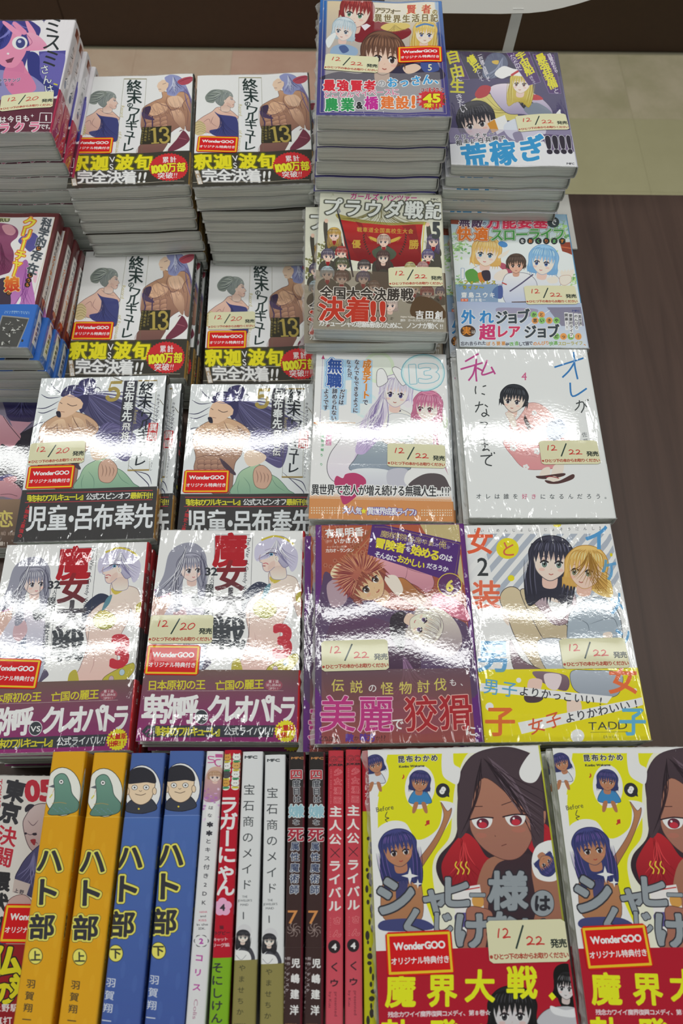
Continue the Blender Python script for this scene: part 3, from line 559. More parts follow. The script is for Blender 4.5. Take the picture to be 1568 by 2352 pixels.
def sheet_sage(t):                          # blue-framed group portrait, volume 5
    S = Sheet(128, t, 182, 6.2, '44407c'); BY = 117.0; Q = ((155, -4), (1372, 8), (1467, 1168), (112, 1154)); S.front(*Q)
    S.mm(); S.R(('2f68ac', '38366c'), 0, 0, 128 + t, 100); S.R('c8b8a8', 6.5, 1.5, 121, 176, al=.35); S.R(('cdbb9c', '8a8ca4'), 7.5, 2.5, 120, 175)
    S.front(*Q)
    S.B('7a1f2a', (470, 330), (560, 230), (700, 200), (1000, 250), (1060, 330), (900, 400), (600, 420), (500, 400)); S.B('c8b05c', (760, 270), (830, 220), (1000, 215), (1050, 260), (880, 300)); S.hairs('8c7834', 4, (900, 230), [(770, 310), (900, 320), (1040, 280)], 14)
    person(S, 520, 120, 165, 'e6cfc2', '8e3030', 'short', rot=.15, look=-.5, hi='c85a50', dk='5a1c24', eye='5a8c6a', seed=11)
    S.P('dcd4dc', (560, 250), (620, 230), (660, 250), (600, 300)); S.R('dce0ee', 680, 20, 1345, 205, al=.55)
    person(S, 390, 300, 115, 'e8d4cc', 'c4d0d6', 'bob', rot=.15, look=-.6, hi='f2f4f6', dk='7c96a8', eye='6a7a90', seed=12); S.B('8ca4c0', (280, 470), (400, 440), (520, 480), (500, 550), (270, 550)); S.B('d8dce8', (210, 400), (290, 330), (310, 360), (240, 480)); S.B('4a5c8c', (340, 470), (400, 450), (440, 500), (380, 530))
    person(S, 1200, 330, 118, 'ecd8cc', 'd9ba60', 'long', rot=.1, look=.3, hi='f4e4a8', dk='a4843c', eye='5c6cae', seed=13); S.L('3c70a8', 18, (1110, 265), (1200, 240), (1290, 260))
    S.B('302c44', (700, 640), (860, 560), (1100, 620), (1300, 640), (1340, 800), (200, 800), (330, 720), (560, 730)); S.B('40508c', (1160, 620), (1300, 600), (1340, 700), (1200, 720)); S.B('d8bca8', (980, 660), (1100, 630), (1160, 680), (1040, 730))
    person(S, 780, 545, 215, 'e2c4b2', '6e4c3c', 'short', rot=.05, look=.5, hi='b08468', dk='3e2824', eye='4a3a38', seed=14)
    S.T('アラフォー', (730, 95), (930, 95), 64, '4a3c28', b=.03, o=((.05, 'd8cca8'),), sk=.1); S.T('賢者', (1065, 85), (1215, 92), 96, 'b83c28', b=.03, o=((.05, 'e8d8a8'),)); S.T('の', (1302, 118), None, 56, '6a5428', b=.03, o=((.06, 'e0d4a8'),)); S.T('異世界生活日記', (735, 170), (1295, 180), 84, '6a5428', b=.03, o=((.05, 'e6dcc0'),), sx=.95)
    S.T('5', (1250, 672), None, 90, 'e8d8b0', b=.02)
    S.mm(); S.R('9a9690', 7.5, BY, 120, 175, al=.5); S.front(*Q)
    for c, x in zip('最強賢者', (243, 378, 515, 650)): S.T(c, (x, 856), None, 120, 'cc2c3c', b=.045, o=((.06, 'eadfe0'),))
    S.T('の', (768, 825), None, 78, '9a9aa0', b=.04, o=((.06, 'eeeeee'),)); S.T('おっさん、', (875, 812), (1345, 790), 106, '3c94cc', b=.03, o=((.06, 'eef0f2'),)); S.T('とことんマイペースに', (220, 952), (905, 905), 78, 'c86a8c', b=.02, o=((.06, 'eedee4'),))
    S.T('農業', (265, 1050), (425, 1045), 138, '2c9050', b=.035, o=((.05, 'e4eee4'),)); S.T('&', (545, 1045), None, 96, '2c2c30', b=.05, o=((.06, 'e8e8e8'),)); S.T('橋', (665, 1025), None, 138, 'b82c8c', b=.035, o=((.05, 'eee0ea'),)); S.T('建設', (825, 1015), (975, 1012), 138, 'e07438', b=.035, o=((.05, 'eee6dc'),)); S.T('!', (1085, 1005), None, 165, 'e07438', b=.05, o=((.05, 'eee6dc'),))
    S.burst('c4343c', 1270, 990, 160, 115, 22, .82); S.T('コミックス', (1175, 898), (1370, 898), 42, '5a2028', b=.04, o=((.08, 'e8c8c8'),)); S.T('45', (1180, 980), (1355, 980), 118, 'e8d830', b=.06, o=((.05, 'a01c20'),)); S.T('万部', (1395, 970), (1395, 1010), 42, '3c3c20', b=.03); S.T('突破!!!', (1210, 1055), (1350, 1055), 48, 'e8d830', b=.05, o=((.06, 'a01c20'),)); S.T('累計', (1152, 965), (1152, 1010), 32, 'e8c8c8', b=.03)
    S.mm(); S.box('b0a4a0', .5, (3.5, 1), (124, 1), (124, 178), (3.5, 178))
    S.R(('2f68ac', '38366c'), 128, 0, 128 + t, 182)
    return S, BY

def sheet_ship(t):                          # dark violet cover, blonde captain and dark-haired man
    S = Sheet(128, t, 182, 6.2, '4c4668'); BY = 127.0; Q = ((47, 321), (776, 330), (906, 1056), (99, 1045)); S.front(*Q)
    S.P('3c3850', (47, 321), (776, 330), (800, 480), (60, 500)); S.B('5c647c', (330, 350), (420, 330), (460, 400), (400, 480), (300, 480)); S.hairs('8c94ac', 5, (430, 350), [(300, 480), (360, 500), (440, 440)], 8); S.B('c8a84c', (360, 380), (400, 375), (395, 400), (365, 395))
    S.B('c8bc70', (220, 640), (350, 590), (480, 640), (520, 740), (400, 750), (300, 690)); S.hairs('8c8040', 5, (500, 700), [(230, 640), (330, 600), (430, 620)], 8)
    S.B(('d8ccd8', '8c84a4'), (340, 560), (470, 520), (640, 600), (740, 700), (700, 760), (560, 720), (440, 700), o='3c3850', ow=3); S.B('a8323c', (250, 590), (290, 540), (350, 545), (330, 600), (270, 620)); S.B('b03840', (500, 580), (560, 600), (640, 600), (680, 630), (600, 630)); S.B('3c3c44', (520, 610), (640, 660), (700, 700), (580, 700)); S.B('7c8494', (560, 690), (640, 650), (740, 720), (660, 760))
    person(S, 545, 520, 72, 'e8d8d4', 'd0bc5c', 'long', rot=.12, look=-.4, hi='ece0a0', dk='948030', eye='8a5a5a', seed=21); S.B('e2e0e8', (375, 460), (430, 410), (500, 430), (560, 440), (570, 480), (480, 470), (420, 490)); S.L('b03840', 14, (480, 470), (540, 440), (580, 460))
    person(S, 260, 770, 118, 'dcc8be', '34343c', 'short', rot=-.25, look=-.3, hi='62626c', dk='1c1c24', eye='4a4a50', seed=22); S.P('e4e4ec', (350, 760), (440, 720), (470, 800), (390, 850)); S.P('c88c3c', (328, 780), (375, 750), (400, 820), (360, 840))
    S.B('ccd0dc', (440, 780), (520, 740), (640, 760), (700, 830), (640, 900), (500, 880), (440, 830)); S.B('54506c', (490, 840), (540, 830), (560, 900), (520, 900))
    for q in (((75, 325), (140, 325), (215, 500), (160, 500)), ((450, 325), (590, 325), (665, 520), (590, 540)), ((615, 345), (750, 345), (800, 590), (720, 590))): S.P('4c3468', *q); S.box('8c7ca4', 2, *q)
    S.T('自由', (110, 358), (135, 450), 92, 'd0c830', b=.03); S.T('に', (150, 495), None, 46, 'd8d4dc', b=.02); S.T('生', (138, 545), None, 96, 'd0c830', b=.03); S.T('きたい', (150, 615), (178, 690), 50, 'd8d4dc', b=.01)
    S.T('傭兵', (228, 375), (258, 420), 62, 'd0c830', b=.03); S.T('として', (270, 450), (292, 500), 32, 'd8d4dc'); S.T('一戸建て目指して', (280, 345), (335, 500), 28, 'd8d4dc', b=.02)
    S.T('だったので、', (490, 350), (540, 450), 36, 'd8d4dc'); S.T('宇宙船', (542, 350), (592, 445), 62, 'd0c830', b=.03); S.T('持ちで', (605, 490), (625, 525), 22, 'd8d4dc')
    S.T('最強装備', (668, 370), (740, 530), 66, 'd0c830', b=.03); S.T('と', (765, 572), None, 40, 'd8d4dc'); S.T('目覚めたら', (722, 350), (765, 445), 30, 'd8d4dc', b=.02)
    S.mm(); S.P('b4acc4', (0, BY), (128, BY), (128, 150), (0, 150), al=.55); S.P('d8d8e2', (0, 152), (30, 146), (128, 146), (128, 182), (0, 182)); S.front(*Q)
    S.P('4c3c60', (660, 850), (885, 860), (890, 960), (720, 960), al=.75); S.T('!!!!', (715, 915), (850, 910), 150, '34303c', b=.05, o=((.02, 'c8c8d0'),), m='u', sk=-.15)
    S.T('クリーチャー', (135, 872), (355, 845), 34, '34343c', b=.02, o=((.08, 'd8d8e0'),)); S.T('相手に白兵戦で', (148, 905), (425, 870), 38, '34343c', b=.02, o=((.08, 'd8d8e0'),)); S.T('荒稼ぎ', (245, 990), (610, 940), 170, '3a90c4', b=.035, o=((.04, 'e8ecf0'),))
    S.T('MFC', (830, 1035), (886, 1036), 17, '44444c', b=.04); S.T('4', (780, 712), None, 60, 'e8e8ee', b=.04)
    S.mm(); S.R(('4a4668', 'c8c8d4'), 128, 0, 128 + t, 182)
    return S, BY

def sheet_flag(t):                          # crowd under a red victory flag
    S = Sheet(128, t, 182, 6.2, 'cfcfbe'); BY = 108.0; Q = ((228, 84), (1381, 110), (1441, 1416), (158, 1386)); S.front(*Q)
    r_ = random.Random(5)
    for i in range(70): S.B(r_.choice(['a8ac8c', 'b4b69c', '90946c', 'dcdccc']), *[(x + r_.uniform(-40, 40), y + r_.uniform(-25, 25)) for (x, y) in [(lambda a, b: (a, b))(r_.uniform(210, 1400), r_.uniform(90, 1000))] for _ in range(5)], al=.6)
    for i in range(60): S.E(r_.choice(['6c6c3c', '8c8a54', '54552c']), r_.uniform(200, 330), r_.uniform(560, 820), r_.uniform(5, 16), r_.uniform(5, 12), r_.random() * 3, al=.8)
    S.B('a09450', (385, 290), (600, 340), (900, 370), (1210, 365), (1205, 400), (900, 410), (600, 390), (420, 350)); S.hairs('5c5424', 4, (800, 200), [(400, 330), (800, 400), (1200, 390)], 30)
    S.P(('b02424', '701c20'), (420, 345), (620, 375), (900, 395), (1200, 390), (1180, 560), (1190, 780), (900, 790), (600, 740), (480, 720))
    for q in (((470, 520), (760, 700), (600, 740)), ((560, 360), (700, 560), (620, 375)), ((1000, 400), (1190, 700), (1130, 395)), ((900, 700), (1100, 780), (940, 790))): S.P('741a20', *q, al=.6)
    S.T('戦車道全国高校生大会', (600, 438), (1085, 455), 50, 'b8983c', b=.02); S.T('優', (570, 575), None, 84, 'b8983c', b=.03); S.T('勝', (1115, 580), None, 94, 'b8983c', b=.03)
    for sx_ in (-1, 1):
        for k in range(7): S.L('c0a044', 10, (840 + sx_ * 40, 560 - k * 3), (840 + sx_ * (110 + 6 * k), 540 - k * 6), (840 + sx_ * (165 - 8 * k), 500 + k * 9), tp=1)
        for k in range(9): S.E('3a2c24', 840 + sx_ * (200 - k * k * .9), 490 + k * 22, 13, 6, sx_ * .8)
    S.L('c8b83c', 8, (1215, 370), (1200, 560), (1185, 760)); S.L('2c2830', 16, (385, 240), (440, 440), (500, 680), (540, 890), sm=False); S.P('8c8c90', (385, 190), (425, 270), (395, 290))
    crowd = [(360, 490, 62, 'd4a840', 1), (300, 690, 62, '54506c', 0), (430, 660, 58, 'b4302c', 0), (435, 775, 60, '54603c', 0), (295, 860, 66, 'a8c4cc', 0), (430, 900, 66, '5a3c34', 0), (645, 790, 60, '403c3c', 0), (635, 900, 62, '4a4c7c', 0), (830, 545, 62, 'd8b49c', 0), (1300, 550, 60, '5c547c', 1), (1250, 690, 58, '5e5a8c', 0), (740, 980, 55, '6a4c3c', 0), (1120, 1000, 56, 'd0bc78', 0), (1240, 1040, 62, 'a83434', 0), (1370, 1030, 50, '50507c', 0), (1080, 800, 50, 'c8c078', 0), (1200, 800, 52, 'c89490', 0)]
    for x, y, r, h, l in crowd: S.B('47443c', (x - r * .5, y + r * .7), (x + r * .5, y + r * .7), (x + r * 1.25, y + r * 1.3), (x + r * 1.2, y + r * 2.4), (x - r * 1.2, y + r * 2.4), (x - r * 1.25, y + r * 1.3), o='2c2a26', ow=3)
    S.B('45423a', (260, 370), (295, 370), (300, 500), (330, 580), (280, 580), (262, 480)); S.E('dcb8a4', 285, 358, 18, 20); S.B('4a473f', (1235, 400), (1265, 400), (1290, 500), (1350, 600), (1390, 800), (1330, 800), (1250, 560)); S.E('dcb8a4', 1245, 392, 20)
    S.B('4a5444', (720, 640), (800, 600), (880, 600), (950, 660), (900, 720), (760, 710)); S.B(('3e3d38', '4c4038'), (740, 740), (900, 740), (930, 880), (900, 1000), (740, 1000), (720, 860))
    for i, (x, y, r, h, l) in enumerate(crowd):
        person(S, x, y, r, 'e4c8b8', h, 'long' if l else 'short', hi='e0dcd8', dk='34282c', seed=30 + i, look=(-.4, .4)[i % 2], detail=.7 if False else 1); S.B('8c2024', (x - r * .3, y + r * .95), (x + r * .3, y + r * .95), (x + r * .1, y + r * 1.5), (x - r * .1, y + r * 1.5))
    person(S, 825, 700, 62, 'e8d0c2', '54403c', 'long', hi='8c746c', dk='2c2022', seed=50)
    S.mm(); S.R(('6a5a4c', '54483c'), 0, BY, 128, 182, al=.55); S.front(*Q)
    person(S, 890, 1150, 72, 'e0c8bc', 'c8b8b0', 'bob', hi='e8dcd8', dk='5a4c48', seed=51); S.B('54402c', (1120, 1100), (1240, 1080), (1400, 1180), (1420, 1280), (1100, 1260))
    for i in range(26): S.B(r_.choice(['4a3c30', '8c7464', 'b09a8c', '6c2c28', '3c342c']), *[(x + r_.uniform(-30, 30), y + r_.uniform(-22, 22)) for (x, y) in [(r_.uniform(190, 1000), r_.uniform(1060, 1370))] for _ in range(5)], al=.6)
    S.T('ガールズ', (545, 120), (750, 130), 68, 'b43c7c', b=.03, o=((.05, 'dcdcd0'),), sk=.1); S.E('4c8c7c', 806, 135, 14); S.T('パンツァー', (855, 135), (1115, 140), 66, 'b43c7c', b=.03, o=((.05, 'dcdcd0'),), sk=.1)
    S.T('プラウダ戦記', (340, 225), (1310, 262), 172, 'd8dcd8', b=.035, o=((.03, '3c3c38'), (.07, '6c6e60')), sx=1.05, sk=.08); S.T('5', (1330, 440), None, 210, '44484a', b=.05, sx=.8); S.T('MFC', (1275, 152), (1355, 154), 24, '4c4c48', b=.04)
    S.T('全国大会決勝戦', (285, 1040), (1050, 1055), 124, '3a3430', b=.03, o=((.05, 'dcd4cc'),)); S.L('5a5048', 4, (1110, 1062), (1380, 1075)); S.T('、', (1370, 1080), None, 90, '3a3430', b=.03)
    S.T('決着', (335, 1195), (590, 1200), 250, 'b43424', b=.03, o=((.025, 'e4d0c8'), (.05, '5a4038'))); S.T('!!', (730, 1205), (820, 1205), 250, 'b43424', b=.05, o=((.025, 'e4d0c8'), (.05, '5a4038')), m='u')
    S.T('吉田創', (1170, 1248), (1355, 1252), 84, 'e4e0dc', b=.03); S.T('Hajime Yoshida', (990, 1262), (1125, 1268), 22, 'dcd4cc', b=.03); S.T('原作 ガールズ＆パンツァー製作委員会', (1000, 1298), (1400, 1306), 26, 'e4e0dc', b=.02)
    S.T('カチューシャの悲願達成のために、ノンナが動く', (240, 1328), (1330, 1355), 62, 'e8e6e0', b=.02); S.T('!!', (1370, 1358), (1392, 1358), 62, 'e8e6e0', b=.02, m='u')
    S.mm(); S.R('b8b8a8', 128, 0, 128 + t, BY); S.R('54483c', 128, BY, 128 + t, 182); S.T('プラウダ戦記', (128 + t / 2, 20), (128 + t / 2, 80), 8, '44443c', b=.03)
    return S, BY

def sheet_fort(t):                          # bright outdoor trio, volume 1
    S = Sheet(128, t, 182, 6.2, 'd6e2e6'); BY = 124.5; Q = ((106, 127), (1310, 141), (1539, 1520), (206, 1504)); S.front(*Q)
    r_ = random.Random(8)
    S.R(('7ca4c0', 'd4e2e8'), 100, 127, 1400, 420, al=.8)
    for cx, cy, n, sp in ((180, 480, 60, 110), (1260, 330, 70, 110), (1390, 820, 25, 50), (200, 850, 25, 60)):
        for i in range(n): S.B(r_.choice(['7cac6c', '98c474', '5c9458', 'b0d084']), *[(x + r_.uniform(-28, 28), y + r_.uniform(-22, 22)) for (x, y) in [(cx + r_.gauss(0, sp * .5), cy + r_.gauss(0, sp * .6))] for _ in range(5)], al=.8)
    for q in (((108, 130), (260, 135), (265, 245), (112, 240)), ((1235, 430), (1370, 425), (1385, 560), (1260, 520))): S.P('8c4434', *q); S.L('b86444', 12, ((q[0][0] + q[3][0]) / 2, (q[0][1] + q[3][1]) / 2), ((q[1][0] + q[2][0]) / 2, (q[1][1] + q[2][1]) / 2))
    S.B(('f0eef0', 'ccd0e0'), (350, 690), (500, 640), (640, 650), (720, 760), (700, 850), (400, 850), (290, 800), o='5a5468', ow=3); S.B('a85468', (590, 640), (660, 640), (740, 710), (730, 750), (640, 700)); S.B('e8d0c4', (580, 740), (680, 700), (700, 770), (640, 820), (560, 800))
    person(S, 480, 535, 150, 'f0d8cc', 'e4bc74', 'bob', rot=.12, look=-.3, hi='f8e8b8', dk='b08444', eye='4c84ac', seed=61, mouth='c05858'); S.L('e4bc74', 26, (360, 520), (340, 620), (380, 690), tp=1); S.E('4c84bc', 650, 445, 50, 30, .3); S.B('f0d4c8', (610, 560), (720, 500), (680, 560), (610, 590))
    S.B(('f0eef2', 'd0d4e4'), (930, 730), (1100, 740), (1210, 780), (1230, 880), (1000, 880), o='5a5468', ow=3); S.B('f0d4c8', (1100, 800), (1200, 780), (1210, 840), (1130, 850))
    person(S, 1065, 625, 150, 'f2dcd2', '8cb8dc', 'bob', rot=.12, look=-.5, hi='c8e0f2', dk='5484b4', eye='4c6cac', seed=62, mouth='c05858')
    for i in range(5): S.B('f2d4c8', (1260, 790), (1240 + i * 34, 740 - 8 * i), (1262 + i * 32, 715 - 4 * i), (1290 + i * 20, 780)); 
    S.B('f2d4c8', (1240, 780), (1340, 770), (1350, 830), (1290, 870), (1240, 850), o='a87468', ow=3)
    S.B(('f0f0f4', 'b4bcd4'), (680, 760), (800, 740), (920, 760), (1000, 860), (960, 1040), (700, 1060), (640, 900), o='4c4c64', ow=4); S.L('54506c', 14, (960, 760), (840, 850), (720, 930), sm=False); S.L('b04038', 12, (640, 840), (690, 860)); S.B('4c5c94', (560, 900), (640, 870), (640, 1000), (540, 980)); S.R('5a4440', 740, 1035, 960, 1075)
    person(S, 785, 655, 98, 'd8ae98', '54443c', 'short', look=0, hi='8c7468', dk='2e2422', eye='5a4038', seed=63, mouth='9c4444')
    S.B('5c9448', (260, 740), (340, 700), (410, 770), (400, 830), (300, 840)); S.B('c8783c', (390, 750), (450, 740), (470, 820), (420, 840)); S.B('3c3440', (430, 730), (510, 720), (520, 810), (460, 820))
    S.P('5c7ca4', (160, 860), (600, 860), (600, 1040), (880, 1080), (1465, 1080), (1465, 1090), (180, 1095), al=.7); S.L('c8e0f0', 8, (1430, 900), (1100, 1080), sm=False)
    S.T('無敵', (255, 215), (385, 225), 118, '503858', b=.03, o=((.05, 'e4e4ec'),)); S.T('の', (458, 232), None, 44, '503858', b=.02); S.T('万能要塞', (555, 215), (1035, 215), 150, 'c83050', b=.035, o=((.03, 'f0e4e8'), (.06, '803040'))); S.E('3c4448', 1168, 222, 62, 56); S.T('で', (1168, 220), None, 70, 'e8ecec', b=.03)
    S.T('快適', (250, 340), (425, 345), 150, 'e0742c', b=.035, o=((.03, 'f0ece4'), (.06, '9c5428'))); S.T('スローライフ', (590, 350), (1225, 345), 138, '4c944c', b=.03, o=((.035, 'f0f0e8'), (.06, '2c5c34')))
    for i, (c, k) in enumerate(zip('をおくります', ('e8e8e8', 'e07838', '6cc06c', 'e07838', '6cb86c', 'e08c38'))): S.E('33383c', 850 + i * 82, 416, 34); S.T(c, (850 + i * 82, 416), None, 42, k, b=.04)
    S.T('1', (235, 745), None, 140, 'f2f4f8', b=.05, o=((.03, '7c9cc0'),)); S.T('〜フォートレス', (215, 838), (555, 838), 44, 'd8c83c', b=.02, o=((.06, '4c5434'),)); S.T('ライフ〜', (255, 892), (430, 892), 44, 'd8c83c', b=.02, o=((.06, '4c5434'),))
    S.T('齋島ユウキ', (250, 970), (540, 970), 60, 'eef0f4', b=.03); S.R('d86848', 215, 1008, 290, 1036); S.T('原作', (235, 1022), (270, 1022), 22, 'f0f0f0', b=.02); S.T('鈴木竜一', (335, 1022), (455, 1022), 36, 'eef0f4', b=.02); S.R('e8ecec', 215, 1048, 405, 1076); S.T('キャラクター原案', (230, 1062), (390, 1062), 20, '3c5c3c', b=.02); S.T('LLLthika', (430, 1060), (598, 1060), 38, 'eef0f4', b=.03)
    S.mm(); S.R(('a4b0cc', 'ccd4e4'), 0, BY, 128 + t, 182); S.front(*Q); S.P('70687c', (1100, 1100), (1480, 1095), (1500, 1290), (1250, 1290), al=.7); S.L('dce8f4', 8, (1130, 1130), (880, 1300), sm=False); S.B('8c7c94', (600, 1100), (1000, 1120), (900, 1200), (640, 1180), al=.6)
    S.T('外れ', (292, 1198), (480, 1198), 150, '3c84c0', b=.035, o=((.04, 'e8f0f4'),)); S.T('ジョブ', (635, 1200), (860, 1190), 150, '3c444c', b=.035, o=((.04, 'dce4ec'),), sx=.9)
    for x, y, c, k in ((968, 1175, 'か', '88bc6c'), (1045, 1175, 'と', 'e09858'), (980, 1235, '思', 'e09858'), (1050, 1235, 'い', '88bc6c'), (1125, 1235, 'き', 'e09858'), (1200, 1235, 'や', '88bc6c'), (1198, 1398, 'だ', '88bc6c'), (1272, 1398, 'っ', 'e09858'), (1348, 1398, 'た', '88bc6c'), (1425, 1398, '⁉', 'e09858')): S.E(k, x, y, 35, 34); S.T(c if c != '⁉' else '!', (x, y), None, 42, '343c3c', b=.03)
    S.E('503c30', 290, 1342, 78, 60); S.T('実', (275, 1340), None, 90, 'e08c38', b=.03); S.T('は', (345, 1350), None, 40, 'e8e8e8', b=.02)
    S.T('超', (490, 1352), None, 170, 'c43c70', b=.035, o=((.04, 'f0e4ea'),)); S.T('レア', (640, 1345), (765, 1345), 140, 'c43c60', b=.035, o=((.04, 'f0e4ea'),), sx=.95); S.T('ジョブ', (930, 1350), (1165, 1345), 145, '3c444c', b=.035, o=((.04, 'dce4ec'),), sx=.9)
    for q, x in (('開幕!!', 1302), ('要塞村ライフ', 1348), ('のんびり', 1402), ('異世界', 1450)): S.P('eef0f4', (x - 24, 1150 + (x - 1300) * .1), (x + 20, 1150 + (x - 1300) * .1), (x + 24, 1180 + 38 * len(q)), (x - 10, 1180 + 38 * len(q))); S.T(q, (x - 2, 1178 + (x - 1300) * .1), (x + 6, 1160 + 36 * len(q)), 36, '34343c', b=.02)
    for q, a, b_, k in (('忘れ去られた', 235, 455, '4c4c58'), ('ぼろ要塞', 500, 655, 'c88848'), ('を', 695, 695, '4c4c58'), ('改造', 740, 790, '6ca454'), ('して皆で', 830, 935, '4c4c58'), ('のんびり', 980, 1105, 'd08848'), ('快適', 1145, 1190, '6ca454'), ('スローライフ', 1235, 1450, 'a8a04c'), ('♪', 1495, 1495, 'd08848')): S.T(q, (a, 1472), (b_, 1466), 44, k, b=.03, m='h')
    S.T('MFC', (1362, 1133), (1450, 1136), 24, '40487c', b=.05)
    S.mm(); S.R('5c94bc', 128, 0, 128 + t, BY); S.R('b8c4d8', 128, BY, 128 + t, 182)
    return S, BY

def sheet_ears(t):                          # pale cover, two girls, orange foot strip, volume 13
    S = Sheet(128, t, 182, 6.2, 'dee4e8'); BY = 125.5; Q = ((151, 110), (1383, 137), (1458, 1729), (76, 1697)); S.front(*Q)
    for x, y, r, c in ((740, 260, 150, 'c8dcb8'), (1320, 780, 90, 'c8dcb8'), (400, 400, 110, 'd4ecd4'), (300, 700, 80, 'ecdce8'), (620, 620, 120, 'c4dcee')): S.E(c, x, y, r, r, al=.7); S.E('dee4e8', x, y, r * .8, al=.6)
    # tail, skirt, bodies
    S.B(('f0eef4', 'd8cfe4'), (320, 880), (430, 830), (560, 900), (640, 1060), (560, 1200), (500, 1340), (420, 1360), (300, 1330), (250, 1220), (280, 1080), (370, 950), (390, 890), o='4a4450', ow=5); S.B('c4b4d4', (560, 920), (610, 1040), (540, 1200), (500, 1300), (480, 1200), (530, 1060), al=.7)
    S.B(('98a4ac', '8490a0'), (740, 960), (860, 1000), (1000, 1100), (1010, 1240), (490, 1240), (520, 1120), (600, 1020), o='3c4048', ow=4); S.B(('d4d8de', 'c0c0cc'), (490, 1230), (840, 1240), (830, 1400), (480, 1400)); S.B('b8b8c4', (830, 1240), (1010, 1230), (1000, 1390), (840, 1390)); S.B('e8eaee', (1010, 1250), (1180, 1220), (1380, 1240), (1400, 1340), (1020, 1380)); S.B('544c50', (1040, 1350), (1180, 1270), (1340, 1280), (1420, 1380), (1430, 1430), (1060, 1400))
    S.B(('ecdcd6', 'e4d0cc'), (760, 660), (860, 640), (960, 660), (1060, 740), (1000, 960), (900, 1000), (780, 960), (720, 800), o='5a4c54', ow=3); S.B(('f0f4f8', 'd4e0ee'), (830, 720), (960, 700), (1100, 760), (1150, 860), (1080, 950), (930, 960), (850, 900), o='6c7c90', ow=3); S.B('ecd8d0', (1100, 900), (1250, 850), (1330, 900), (1200, 1000), (1080, 1000)); S.L('4c4454', 14, (850, 650), (900, 680), (950, 670))
    person(S, 1205, 640, 140, 'f0dcd6', 'c87898', 'bob', rot=.1, look=-.8, hi='eab4c8', dk='904868', eye='a04864', seed=71); S.hairs('a85878', 8, (1300, 650), [(1260, 800), (1310, 860), (1370, 1200), (1410, 1280)], 14)
    S.B(('e4dff0', 'b8a4cc'), (760, 420), (720, 560), (620, 700), (560, 820), (540, 950), (520, 1060), (600, 1080), (700, 980), (760, 860), (820, 700), (840, 560)); S.B('dcd6ec', (1000, 440), (1060, 560), (1060, 620), (1000, 640), (960, 560))
    person(S, 905, 500, 150, 'f2e0d8', 'e4dff0', 'short', rot=.1, look=-.1, hi='ffffff', dk='8c7ca8', eye='504888', seed=72)
    S.hairs('7c6c9c', 6, (800, 450), [(520, 800), (500, 1020), (620, 1080), (740, 980), (760, 800)], 28, bend=.2); S.hairs('f4f0fa', 6, (800, 450), [(560, 820), (540, 1000), (680, 1000)], 14, bend=.2)
    for q in (((730, 440), (725, 300), (775, 272), (815, 330), (820, 400)), ((870, 290), (900, 255), (970, 300), (1005, 390), (960, 430))): S.B('e8e4f0', *q, o='4a4450', ow=4)
    # stamp and title
    S.E('7cb0c0', 1165, 310, 215, 178); S.E('c4dce4', 1165, 310, 205, 169); S.E('dae8ec', 1165, 310, 188, 154); S.T('13', (1020, 320), (1320, 300), 250, '7cb4c4', b=.05); S.T('13', (1020, 320), (1320, 300), 250, 'd8e6ea', b=.025)
    bl = '2c4c94'
    for q in (((625, 190), (620, 600), 60), ((330, 180), (320, 460), 110), ((528, 190), (520, 690), 45), ((450, 190), (460, 380), 40), ((398, 465), (392, 610), 45), ((325, 465), (318, 760), 45), ((245, 465), (240, 660), 45)):
        S.L('8cbce4', q[2] * 1.9, q[0], q[1], sm=False, al=.55)
    S.T('成長チート', (630, 225), (618, 520), 82, 'c8782c', b=.04, o=((.05, 'f0ece8'), (.1, '8cb0dc'))); S.T('で', (614, 590), None, 56, '24344c', b=.03, o=((.07, 'f0f4f8'),))
    S.T('なんでもできるように', (535, 208), (520, 665), 50, '24344c', b=.03, o=((.07, 'eef4fa'), (.14, '8cb8e4'))); S.T('なったが、', (455, 208), (470, 370), 46, '24344c', b=.03, o=((.07, 'eef4fa'), (.14, '8cb8e4')))
    S.T('無職', (325, 245), (320, 385), 142, bl, b=.035, o=((.045, 'eef4fa'), (.09, '5c94d0'))); S.T('だけは', (397, 490), (385, 590), 52, '24344c', b=.03, o=((.07, 'eef4fa'), (.14, '8cb8e4'))); S.T('辞められない', (325, 485), (315, 740), 52, '24344c', b=.03, o=((.07, 'eef4fa'), (.14, '8cb8e4'))); S.T('ようです', (245, 485), (240, 640), 52, '24344c', b=.03, o=((.07, 'eef4fa'), (.14, '8cb8e4')))
    for i in range(44): S.E('6c5890', 210 - i * .6, 185 + i * 14, 3.4)
    S.P('a83c68', (198, 178), (215, 140), (230, 182))
    for i in range(24): S.E('c8883c', 168 + i * 15, 785, 4.2)
    S.P('c8783c', (118, 786), (160, 768), (160, 804)); S.P('c878a0', (248, 805), (300, 808), (290, 1000), (238, 998)); S.T('橋本良太', (272, 835), (264, 975), 44, 'f0dce8', b=.02); S.P('dceee0', (200, 805), (232, 806), (220, 1215), (186, 1212)); S.T('原作時野洋輔', (216, 830), (205, 1040), 28, '3c8c54', b=.02); S.T('ちり', (200, 1090), (197, 1180), 28, '3c8c54', b=.02)
    S.L('e89cb0', 5, (1150, 500), (1220, 520), (1290, 495), (1240, 478))
    S.mm(); S.R('dfe3e6', 0, BY, 128, BY + .3, al=.5)
    for j in range(7):
        for i in range(92): S.E('cf9058', .7 + i * 1.4 + (j % 2) * .7, 154.5 + j * 1.05, .12 + j * .085)
    S.R('c98a56', 0, 161.5, 128 + t, 182); S.front(*Q)
